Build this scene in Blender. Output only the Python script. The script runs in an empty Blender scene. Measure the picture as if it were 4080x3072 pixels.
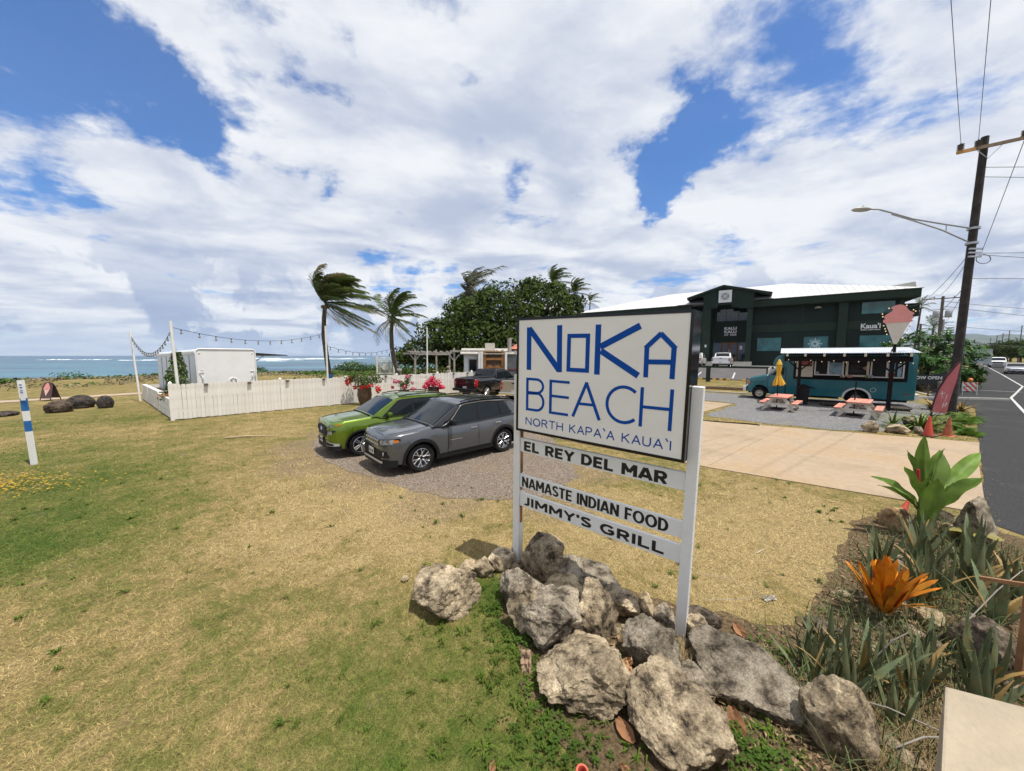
import bpy, bmesh, math, random
import numpy as np
from mathutils import Vector, Matrix, noise

rad = math.radians
sc = bpy.context.scene
COL = sc.collection
random.seed(7)
RNG = np.random.default_rng(7)

# ------------------------------------------------------------------ camera, light, exposure
CAM_H = 2.85
cam_d = bpy.data.cameras.new('camera')
cam = bpy.data.objects.new('camera', cam_d)
COL.objects.link(cam)
cam.location = (0, 0, CAM_H)
cam.rotation_euler = (rad(85.0), 0, 0)
cam_d.sensor_width = 36.0
cam_d.lens = 36.0 * 1365.0 / 4080.0
cam_d.clip_start = 0.05
cam_d.clip_end = 60000
sc.camera = cam

SUN_AZ, SUN_EL = rad(-31), rad(72)            # azimuth measured from +X towards +Y
sun_d = bpy.data.lights.new('sun', 'SUN')
sun_d.energy = 5.0
sun_d.angle = rad(0.6)
sun_d.color = (1.0, 0.955, 0.88)
sun = bpy.data.objects.new('sun', sun_d)
COL.objects.link(sun)
_sd = Vector((math.cos(SUN_EL) * math.cos(SUN_AZ), math.cos(SUN_EL) * math.sin(SUN_AZ), math.sin(SUN_EL)))
sun.rotation_euler = _sd.to_track_quat('Z', 'Y').to_euler()
sun.location = (30, 0, 60)

world = bpy.data.worlds.new('World')
sc.world = world
world.use_nodes = True


def build_world():
	nt = world.node_tree
	nt.nodes.clear()
	N, L = nt.nodes, nt.links
	out = N.new('ShaderNodeOutputWorld')
	bg = N.new('ShaderNodeBackground')
	bg.inputs['Strength'].default_value = 0.1
	L.new(bg.outputs[0], out.inputs[0])
	sky = N.new('ShaderNodeTexSky')
	sky.sky_type = 'NISHITA'
	sky.sun_disc = False
	sky.sun_elevation = SUN_EL
	sky.sun_rotation = rad(90) - SUN_AZ
	sky.air_density = 1.0
	sky.dust_density = 0.35
	sky.ozone_density = 2.2
	tc = N.new('ShaderNodeTexCoord')
	sep = N.new('ShaderNodeSeparateXYZ')
	L.new(tc.outputs['Generated'], sep.inputs[0])

	def math_(op, a, b=None, c=None, clamp=False):
		n = N.new('ShaderNodeMath')
		n.operation = op
		n.use_clamp = clamp
		for i, v in enumerate((a, b, c)):
			if v is None:
				continue
			if isinstance(v, (int, float)):
				n.inputs[i].default_value = v
			else:
				L.new(v, n.inputs[i])
		return n.outputs[0]

	def mapr(v, a, b, c=0.0, d=1.0, smooth=True):
		n = N.new('ShaderNodeMapRange')
		n.interpolation_type = 'SMOOTHSTEP' if smooth else 'LINEAR'
		L.new(v, n.inputs[0])
		for i, x in enumerate((a, b, c, d)):
			n.inputs[i + 1].default_value = x
		return n.outputs[0]

	def mixc(f, a, b):
		n = N.new('ShaderNodeMix')
		n.data_type = 'RGBA'
		for s, v in ((0, f), (6, a), (7, b)):
			if isinstance(v, (int, float)):
				n.inputs[s].default_value = v
			elif isinstance(v, tuple):
				n.inputs[s].default_value = v + (1.0,)
			else:
				L.new(v, n.inputs[s])
		return n.outputs[2]

	z = math_('MAXIMUM', sep.outputs[2], 0.0)
	zc = math_('ADD', z, 0.11)
	px = math_('DIVIDE', sep.outputs[0], zc)
	py = math_('DIVIDE', sep.outputs[1], zc)
	comb = N.new('ShaderNodeCombineXYZ')
	L.new(px, comb.inputs[0])
	L.new(py, comb.inputs[1])
	# clouds drawn out along the wind
	mp = N.new('ShaderNodeMapping')
	mp.inputs['Rotation'].default_value = (0, 0, rad(-38))
	mp.inputs['Scale'].default_value = (0.8, 1.0, 1.0)
	L.new(comb.outputs[0], mp.inputs[0])

	def nz(vec, scale, detail, rough, dist=0.0, loc=0.0):
		n = N.new('ShaderNodeTexNoise')
		n.inputs['Scale'].default_value = scale
		n.inputs['Detail'].default_value = detail
		n.inputs['Roughness'].default_value = rough
		n.inputs['Distortion'].default_value = dist
		if loc:
			a = N.new('ShaderNodeVectorMath')
			a.operation = 'ADD'
			a.inputs[1].default_value = (loc, loc * 0.7, 0)
			L.new(vec, a.inputs[0])
			vec = a.outputs[0]
		L.new(vec, n.inputs['Vector'])
		return n.outputs

	n1 = nz(mp.outputs[0], 0.95, 9, 0.55, 0.3, 3.1)[0]
	n2 = nz(mp.outputs[0], 2.6, 8, 0.55, 0.3, 11.7)[0]
	nfine = nz(mp.outputs[0], 7.0, 10, 0.66, 0.15, 5.3)[0]
	# warped direction for the cloud gaps
	wn = nz(tc.outputs['Generated'], 4.5, 6, 0.6, 0.0)[1]
	wa = N.new('ShaderNodeVectorMath')
	wa.operation = 'MULTIPLY_ADD'
	wa.inputs[1].default_value = (0.34, 0.34, 0.34)
	wa.inputs[2].default_value = (-0.17, -0.17, -0.17)
	L.new(wn, wa.inputs[0])
	wd = N.new('ShaderNodeVectorMath')
	wd.operation = 'ADD'
	L.new(tc.outputs['Generated'], wd.inputs[0])
	L.new(wa.outputs[0], wd.inputs[1])
	holes = HOLES
	total = None
	for (hx, hy, hz, r0, amp) in holes:
		d = N.new('ShaderNodeVectorMath')
		d.operation = 'DISTANCE'
		L.new(wd.outputs[0], d.inputs[0])
		d.inputs[1].default_value = (hx, hy, hz)
		b = mapr(d.outputs['Value'], 0.0, r0, amp, 0.0)
		total = b if total is None else math_('ADD', total, b)
	cov = math_('ADD', math_('MULTIPLY', n1, 0.62), math_('MULTIPLY', n2, 0.36))
	cov = math_('ADD', cov, math_('MULTIPLY', nfine, 0.20))
	cov = math_('SUBTRACT', cov, total)
	alpha = mapr(cov, 0.405, 0.525)
	alpha = math_('MULTIPLY_ADD', alpha, 0.92, 0.05)
	# light and shade inside the cloud sheet
	n3 = nz(mp.outputs[0], 1.5, 7, 0.5, 0.4, 21.0)[0]
	shade = math_('ADD', math_('MULTIPLY', n3, 0.84), math_('MULTIPLY', nfine, 0.16))
	shade = mapr(shade, 0.36, 0.60)
	ccol = mixc(shade, (4.7, 5.3, 6.7), (8.6, 8.75, 9.0))
	# a bank of low grey cloud over the sea and pale haze on the horizon
	low = mapr(z, 0.02, 0.30, 1.0, 0.0)
	bn = nz(tc.outputs['Generated'], 7.0, 8, 0.58, 0.3, 2.0)[0]
	bank = math_('MULTIPLY', mapr(bn, 0.485, 0.545), low)
	ccol = mixc(bank, ccol, (3.0, 3.8, 5.8))
	tint = N.new('ShaderNodeMix')
	tint.data_type = 'RGBA'
	tint.blend_type = 'MULTIPLY'
	tint.inputs[0].default_value = 1.0
	L.new(sky.outputs[0], tint.inputs[6])
	tint.inputs[7].default_value = (0.46, 0.92, 1.42, 1)
	col = mixc(alpha, tint.outputs[2], ccol)
	hz = mapr(z, 0.0, 0.09, 0.60, 0.0)
	col = mixc(hz, col, (4.0, 5.2, 7.4))
	L.new(col, bg.inputs[0])


# gaps of blue between the clouds: direction (x, y, z), angular radius, strength
HOLES = [
	(-0.677, 0.560, 0.477, 0.192, 0.141),
	(-0.631, 0.611, 0.478, 0.160, 0.150),
	(-0.585, 0.666, 0.463, 0.128, 0.141),
	(-0.484, 0.654, 0.582, 0.128, 0.085),
	(-0.143, 0.733, 0.665, 0.160, 0.103),
	(-0.376, 0.752, 0.541, 0.104, 0.141),
	(-0.437, 0.706, 0.558, 0.072, 0.103),
	(-0.094, 0.847, 0.523, 0.112, 0.122),
	(-0.443, 0.829, 0.341, 0.120, 0.160),
	(-0.497, 0.803, 0.330, 0.096, 0.122),
	(-0.299, 0.914, 0.276, 0.128, 0.160),
	(-0.370, 0.884, 0.285, 0.080, 0.094),
	(0.351, 0.838, 0.418, 0.160, 0.216),
	(0.399, 0.799, 0.451, 0.128, 0.141),
	(0.498, 0.796, 0.344, 0.104, 0.160),
	(0.334, 0.865, 0.373, 0.096, 0.141),
	(0.513, 0.705, 0.490, 0.208, 0.075),
	(0.635, 0.665, 0.393, 0.144, 0.070),
	(-0.784, 0.565, 0.255, 0.128, 0.122),
	(-0.742, 0.623, 0.248, 0.112, 0.085),
	(0.012, 0.883, 0.469, 0.104, 0.113),
	(0.075, 0.958, 0.276, 0.080, 0.085),
	(-0.146, 0.968, 0.205, 0.096, 0.113),
	(0.417, 0.681, 0.602, 0.240, 0.056),
]
build_world()

sc.view_settings.view_transform = 'Standard'
sc.view_settings.look = 'None'
sc.view_settings.exposure = 0.12
sc.view_settings.gamma = 1.0
sc.view_settings.use_curve_mapping = False
sc.cycles.max_bounces = 6
sc.cycles.use_denoising = True

# ------------------------------------------------------------------ helpers: materials
MATS = {}


def mat(name, col, rough=0.6, metal=0.0, var=0.10, vs=4.0, bump=0.0, bs=40.0, coat=0.0, spec=0.5, dirt=None,
		trans=0.0, emit=None, rnd=0.0):
	if name in MATS:
		return MATS[name]
	m = bpy.data.materials.new(name)
	m.use_nodes = True
	nt = m.node_tree
	N, L = nt.nodes, nt.links
	b = N['Principled BSDF']
	b.inputs['Roughness'].default_value = rough
	b.inputs['Metallic'].default_value = metal
	b.inputs['Specular IOR Level'].default_value = spec
	b.inputs['Coat Weight'].default_value = coat
	b.inputs['Coat Roughness'].default_value = 0.04
	tc = N.new('ShaderNodeTexCoord')
	nz = N.new('ShaderNodeTexNoise')
	nz.inputs['Scale'].default_value = vs
	nz.inputs['Detail'].default_value = 6
	L.new(tc.outputs['Object'], nz.inputs['Vector'])
	mr = N.new('ShaderNodeMapRange')
	mr.inputs[1].default_value = 0.3
	mr.inputs[2].default_value = 0.7
	mr.inputs[3].default_value = 1 - var
	mr.inputs[4].default_value = 1 + var
	L.new(nz.outputs[0], mr.inputs[0])
	fac = mr.outputs[0]
	if rnd:
		oi = N.new('ShaderNodeObjectInfo')
		r2 = N.new('ShaderNodeMapRange')
		r2.inputs[3].default_value = 1 - rnd
		r2.inputs[4].default_value = 1 + rnd
		L.new(oi.outputs['Random'], r2.inputs[0])
		mu = N.new('ShaderNodeMath')
		mu.operation = 'MULTIPLY'
		L.new(fac, mu.inputs[0])
		L.new(r2.outputs[0], mu.inputs[1])
		fac = mu.outputs[0]
	vm = N.new('ShaderNodeVectorMath')
	vm.operation = 'SCALE'
	vm.inputs[0].default_value = col
	L.new(fac, vm.inputs['Scale'])
	c = vm.outputs[0]
	if dirt:
		dc, amt, ds = dirt
		n2 = N.new('ShaderNodeTexNoise')
		n2.inputs['Scale'].default_value = ds
		n2.inputs['Detail'].default_value = 8
		n2.inputs['Roughness'].default_value = 0.65
		L.new(tc.outputs['Object'], n2.inputs['Vector'])
		m2 = N.new('ShaderNodeMapRange')
		m2.inputs[1].default_value = 0.48
		m2.inputs[2].default_value = 0.72
		m2.inputs[4].default_value = amt
		L.new(n2.outputs[0], m2.inputs[0])
		mx = N.new('ShaderNodeMix')
		mx.data_type = 'RGBA'
		L.new(m2.outputs[0], mx.inputs[0])
		L.new(c, mx.inputs[6])
		mx.inputs[7].default_value = dc + (1,)
		c = mx.outputs[2]
	L.new(c, b.inputs['Base Color'])
	if bump:
		n3 = N.new('ShaderNodeTexNoise')
		n3.inputs['Scale'].default_value = bs
		n3.inputs['Detail'].default_value = 5
		L.new(tc.outputs['Object'], n3.inputs['Vector'])
		bp = N.new('ShaderNodeBump')
		bp.inputs['Strength'].default_value = bump
		bp.inputs['Distance'].default_value = 0.02
		L.new(n3.outputs[0], bp.inputs['Height'])
		L.new(bp.outputs[0], b.inputs['Normal'])
	if trans:
		tr = N.new('ShaderNodeBsdfTranslucent')
		L.new(c, tr.inputs[0])
		ms = N.new('ShaderNodeMixShader')
		ms.inputs[0].default_value = trans
		L.new(b.outputs[0], ms.inputs[1])
		L.new(tr.outputs[0], ms.inputs[2])
		L.new(ms.outputs[0], N['Material Output'].inputs[0])
	if emit:
		b.inputs['Emission Color'].default_value = emit[0] + (1,)
		b.inputs['Emission Strength'].default_value = emit[1]
	MATS[name] = m
	return m


# ------------------------------------------------------------------ helpers: meshes and objects
class MB:
	"""collects simple solids and links them as one mesh object"""

	def __init__(self):
		self.v, self.f, self.m = [], [], []

	def add(self, vs, fs, mi=0):
		o = len(self.v)
		self.v += [tuple(p) for p in vs]
		self.f += [tuple(i + o for i in q) for q in fs]
		self.m += [mi] * len(fs)
		return self

	def box(self, c, s, rot=None, mi=0):
		c = Vector(c)
		vs = []
		for dx in (-.5, .5):
			for dy in (-.5, .5):
				for dz in (-.5, .5):
					p = Vector((dx * s[0], dy * s[1], dz * s[2]))
					if rot is not None:
						p = rot @ p
					vs.append(c + p)
		return self.add(vs, [(0, 1, 3, 2), (4, 6, 7, 5), (0, 4, 5, 1), (2, 3, 7, 6), (0, 2, 6, 4), (1, 5, 7, 3)], mi)

	def bx(self, x0, x1, y0, y1, z0, z1, mi=0):
		return self.box(((x0 + x1) / 2, (y0 + y1) / 2, (z0 + z1) / 2), (abs(x1 - x0), abs(y1 - y0), abs(z1 - z0)), None, mi)

	def beam(self, p0, p1, w, h, mi=0, up=(0, 0, 1)):
		p0, p1 = Vector(p0), Vector(p1)
		d = p1 - p0
		x = d.normalized()
		u = Vector(up)
		y = u.cross(x)
		if y.length < 1e-4:
			y = Vector((0, 1, 0)).cross(x)
		y.normalize()
		z = x.cross(y)
		rot = Matrix((x, y, z)).transposed()
		return self.box((p0 + p1) / 2, (d.length, w, h), rot, mi)

	def tube(self, pts, r, n=8, mi=0, cap=True):
		pts = [Vector(p) for p in pts]
		rs = r if isinstance(r, (list, tuple)) else [r] * len(pts)
		vs, fs = [], []
		ref = None
		for i, p in enumerate(pts):
			t = (pts[min(i + 1, len(pts) - 1)] - pts[max(i - 1, 0)]).normalized()
			if ref is None:
				ref = Vector((0, 0, 1)) if abs(t.z) < .9 else Vector((1, 0, 0))
			a = (ref - t * ref.dot(t)).normalized()
			ref = a
			b = t.cross(a)
			for k in range(n):
				an = 2 * math.pi * k / n
				vs.append(p + (a * math.cos(an) + b * math.sin(an)) * rs[i])
		for i in range(len(pts) - 1):
			for k in range(n):
				k2 = (k + 1) % n
				fs.append((i * n + k, i * n + k2, (i + 1) * n + k2, (i + 1) * n + k))
		if cap:
			fs.append(tuple(reversed(range(n))))
			fs.append(tuple((len(pts) - 1) * n + k for k in range(n)))
		return self.add(vs, fs, mi)

	def lathe(self, prof, n=16, M=None, mi=0, close=True):
		vs, fs = [], []
		M = M or Matrix()
		for (r, z) in prof:
			for k in range(n):
				a = 2 * math.pi * k / n
				vs.append(M @ Vector((r * math.cos(a), r * math.sin(a), z)))
		for i in range(len(prof) - 1):
			for k in range(n):
				k2 = (k + 1) % n
				fs.append((i * n + k, i * n + k2, (i + 1) * n + k2, (i + 1) * n + k))
		if close:
			fs.append(tuple(reversed(range(n))))
			fs.append(tuple((len(prof) - 1) * n + k for k in range(n)))
		return self.add(vs, fs, mi)

	def prism(self, poly, d0, d1, fn, mi=0):
		"""outline poly [(a,b)] swept from d0 to d1; fn(a,b,d) gives the point"""
		n = len(poly)
		vs = [fn(a, b, d0) for a, b in poly] + [fn(a, b, d1) for a, b in poly]
		fs = [tuple(reversed(range(n))), tuple(range(n, 2 * n))]
		fs += [(i, (i + 1) % n, n + (i + 1) % n, n + i) for i in range(n)]
		return self.add(vs, fs, mi)

	def grid(self, fn, nu, nv, mi=0):
		vs = [fn(i / nu, j / nv) for i in range(nu + 1) for j in range(nv + 1)]
		fs = [(i * (nv + 1) + j, (i + 1) * (nv + 1) + j, (i + 1) * (nv + 1) + j + 1, i * (nv + 1) + j + 1)
			  for i in range(nu) for j in range(nv)]
		return self.add(vs, fs, mi)

	def build(self, name, mats, parent=None, smooth=None, bevel=0.0, loc=None, fix=True):
		me = bpy.data.meshes.new(name)
		me.from_pydata(self.v, [], self.f)
		ml = mats if isinstance(mats, (list, tuple)) else [mats]
		for m in ml:
			me.materials.append(m)
		if len(ml) > 1:
			me.polygons.foreach_set('material_index', self.m)
		if fix or bevel:
			bm = bmesh.new()
			bm.from_mesh(me)
			if bevel:
				bmesh.ops.bevel(bm, geom=bm.edges[:], offset=bevel, segments=2, affect='EDGES', profile=.6)
			if fix:
				bmesh.ops.recalc_face_normals(bm, faces=bm.faces[:])
			bm.to_mesh(me)
			bm.free()
		if smooth is not None:
			me.shade_smooth()
			me.set_sharp_from_angle(angle=rad(smooth))
		return link(name, me, parent, loc)


def link(name, me, parent=None, loc=None):
	o = bpy.data.objects.new(name, me)
	COL.objects.link(o)
	if parent is not None:
		o.parent = parent
	if loc is not None:
		o.location = loc
	return o


def tag(o, label=None, cat=None, group=None, kind=None):
	if label:
		o['label'] = label
	if cat:
		o['category'] = cat
	if group:
		o['group'] = group
	if kind:
		o['kind'] = kind
	return o


def thing(name, label, cat, loc=(0, 0, 0), rz=0.0, group=None):
	o = bpy.data.objects.new(name, None)
	o.empty_display_size = 0.2
	COL.objects.link(o)
	o.location = loc
	o.rotation_euler = (0, 0, rz)
	return tag(o, label, cat, group)


def copy_tree(o, parent=None):
	c = o.copy()
	COL.objects.link(c)
	if parent is not None:
		c.parent = parent
	for ch in list(o.children):
		copy_tree(ch, c)
	return c


def np_mesh(name, verts, faces_n, idx, mats, attr=None, parent=None):
	"""fast mesh from numpy: verts (N,3), idx flat loop indices, faces_n loops per face"""
	me = bpy.data.meshes.new(name)
	nf = len(idx) // faces_n
	me.vertices.add(len(verts))
	me.vertices.foreach_set('co', np.asarray(verts, np.float32).ravel())
	me.loops.add(len(idx))
	me.loops.foreach_set('vertex_index', np.asarray(idx, np.int32))
	me.polygons.add(nf)
	me.polygons.foreach_set('loop_start', np.arange(0, nf * faces_n, faces_n, dtype=np.int32))
	me.polygons.foreach_set('loop_total', np.full(nf, faces_n, np.int32))
	for m in (mats if isinstance(mats, (list, tuple)) else [mats]):
		me.materials.append(m)
	if attr is not None:
		a = me.attributes.new('tint', 'FLOAT', 'POINT')
		a.data.foreach_set('value', np.asarray(attr, np.float32))
	me.update(calc_edges=True)
	return link(name, me, parent)


def text_part(body, size, m, parent, M, name='lettering', bold=0.0, xs=1.0, width=None, height=None, depth=0.004,
			  align='LEFT', spacing=1.0):
	cu = bpy.data.curves.new('t', 'FONT')
	cu.body = body
	cu.size = size
	cu.extrude = depth / 2
	cu.offset = bold
	cu.align_x = align
	cu.space_character = spacing
	cu.resolution_u = 3
	o = bpy.data.objects.new('t', cu)
	COL.objects.link(o)
	dg = bpy.context.evaluated_depsgraph_get()
	dg.update()
	me = bpy.data.meshes.new_from_object(o.evaluated_get(dg))
	bpy.data.objects.remove(o)
	bpy.data.curves.remove(cu)
	co = np.zeros(len(me.vertices) * 3, np.float32)
	me.vertices.foreach_get('co', co)
	co = co.reshape(-1, 3)
	mn, mx = co.min(0), co.max(0)
	if align == 'LEFT':
		co[:, 0] -= mn[0]
	co[:, 1] -= mn[1]
	if width:
		co[:, 0] *= width / (mx[0] - mn[0])
	else:
		co[:, 0] *= xs
	if height:
		co[:, 1] *= height / (mx[1] - mn[1])
	me.vertices.foreach_set('co', co.ravel())
	me.transform(M)
	me.materials.clear()
	me.materials.append(m)
	me.update()
	me.name = name
	return link(name, me, parent)


def sstep(a, b, x):
	t = np.clip((np.asarray(x, float) - a) / (b - a), 0, 1)
	return t * t * (3 - 2 * t)


def lerp(a, b, t):
	return a + (b - a) * t


def pl(tab, x):
	"""piecewise-linear lookup"""
	if x <= tab[0][0]:
		return tab[0][1]
	for (x0, y0), (x1, y1) in zip(tab, tab[1:]):
		if x <= x1:
			return y0 + (y1 - y0) * (x - x0) / (x1 - x0)
	return tab[-1][1]


def in_poly(x, y, poly):
	x, y = np.asarray(x), np.asarray(y)
	ins = np.zeros(x.shape, bool)
	n = len(poly)
	for i in range(n):
		x0, y0 = poly[i]
		x1, y1 = poly[(i + 1) % n]
		c = ((y0 > y) != (y1 > y)) & (x < (x1 - x0) * (y - y0) / (y1 - y0 + 1e-12) + x0)
		ins ^= c
	return ins


# ------------------------------------------------------------------ terrain
def road_off(x, y):
	return 0.6 * (x - 8.54) - 0.8 * (y - 5.94)


def gz(x, y):
	x, y = np.asarray(x, float), np.asarray(y, float)
	q = 0.572 * x + 0.82 * y
	t = 0.82 * x - 0.572 * y
	ramp = np.interp(q, [30, 35.5, 46, 60], [0.0, 0.62, 1.38, 1.45])
	off = road_off(x, y)
	mask = sstep(-40, -24, t) * (1 - sstep(-7.5, -2.6, off))
	s = 0.8 * x + 0.605 * y
	rise = np.interp(s, [45, 80, 120], [0.0, 0.3, 0.5]) * sstep(-9, -3, off)
	sea = -0.64 * x + 0.77 * y
	drop = -2.6 * sstep(60, 74, sea) - 4.0 * sstep(74, 130, sea)
	dune = 0.28 * sstep(52, 58, sea) * (1 - sstep(58, 66, sea))
	return ramp * mask * (1 - sstep(50, 60, sea)) + rise + drop + dune


def gzs(x, y):
	return float(gz(x, y))


def new_mat(name):
	m = bpy.data.materials.new(name)
	m.use_nodes = True
	MATS[name] = m
	return m, m.node_tree.nodes, m.node_tree.links, m.node_tree.nodes['Principled BSDF']


LAWN_SPOTS = ((-7.6, 5.0, 3.0, .40), (-9.5, 7.5, 3.5, .22), (-0.9, 2.6, 1.7, .26), (0.3, 1.9, 1.5, .28), (-2.6, 3.2, 1.6, .14),
			  (-0.2, 3.9, .8, .30), (0.1, 3.3, .6, .34), (-13, 9, 5, .18), (-21, 15, 8, .10), (2, 5.5, 2.5, -.26), (-2.5, 6.2, 3.0, -.30),
			  (-5.5, 3.2, 1.6, -.12), (5, 5, 3, -.34), (-4, 9, 3.5, -.18), (-10, 14, 3, -.10), (-8, 12.5, 3, .0),
			  (-17, 15.5, 2, .20), (4.5, 9.3, 1.2, .1))


def lawn_nodes(N, L):
	"""dry lawn: straw, olive and green patches by place"""
	geo = N.new('ShaderNodeNewGeometry')
	pos = geo.outputs['Position']

	def nz(scale, detail=5, rough=.6):
		n = N.new('ShaderNodeTexNoise')
		n.inputs['Scale'].default_value = scale
		n.inputs['Detail'].default_value = detail
		n.inputs['Roughness'].default_value = rough
		L.new(pos, n.inputs['Vector'])
		return n.outputs[0]

	def mt(op, a, b, cl=False):
		n = N.new('ShaderNodeMath')
		n.operation = op
		n.use_clamp = cl
		for i, v in enumerate((a, b)):
			if isinstance(v, (int, float)):
				n.inputs[i].default_value = v
			else:
				L.new(v, n.inputs[i])
		return n.outputs[0]

	g = mt('ADD', mt('MULTIPLY', nz(.45), .55), mt('MULTIPLY', mt('ADD', mt('MULTIPLY', mt('SUBTRACT', nz(1.7, 7, .68), .5), 1.75), .5), .55))
	for (x, y, r, a) in LAWN_SPOTS:
		d = N.new('ShaderNodeVectorMath')
		d.operation = 'DISTANCE'
		L.new(pos, d.inputs[0])
		d.inputs[1].default_value = (x, y, 0)
		mr = N.new('ShaderNodeMapRange')
		mr.interpolation_type = 'SMOOTHSTEP'
		L.new(d.outputs['Value'], mr.inputs[0])
		mr.inputs[2].default_value = r
		mr.inputs[3].default_value = a
		mr.inputs[4].default_value = 0
		g = mt('ADD', g, mr.outputs[0])
	g = mt('ADD', g, mt('MULTIPLY', mt('SUBTRACT', nz(8.0, 6, .7), .5), .75))
	cr = N.new('ShaderNodeValToRGB')
	e = cr.color_ramp.elements
	e[0].position, e[0].color = .36, (.375, .282, .13, 1)
	e[1].position, e[1].color = 1.0, (.07, .108, .018, 1)
	for p, c in ((.50, (.30, .225, .092, 1)), (.64, (.205, .178, .060, 1)), (.80, (.13, .14, .034, 1))):
		k = e.new(p)
		k.color = c
	L.new(g, cr.inputs[0])
	return cr.outputs[0], pos, nz, mt


def lawn_soil(N, L, b):
	geo = N.new('ShaderNodeNewGeometry')
	n = N.new('ShaderNodeTexNoise')
	n.inputs['Scale'].default_value = 26
	n.inputs['Detail'].default_value = 9
	n.inputs['Roughness'].default_value = .75
	L.new(geo.outputs['Position'], n.inputs['Vector'])
	cr = N.new('ShaderNodeValToRGB')
	e = cr.color_ramp.elements
	e[0].position, e[0].color = .36, (.045, .03, .018, 1)
	e[1].position, e[1].color = .66, (.23, .165, .095, 1)
	L.new(n.outputs[0], cr.inputs[0])
	L.new(cr.outputs[0], b.inputs['Base Color'])
	b.inputs['Roughness'].default_value = 1
	b.inputs['Specular IOR Level'].default_value = .05
	bp = N.new('ShaderNodeBump')
	bp.inputs['Strength'].default_value = 1
	bp.inputs['Distance'].default_value = .03
	L.new(n.outputs[0], bp.inputs['Height'])
	L.new(bp.outputs[0], b.inputs['Normal'])


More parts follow.
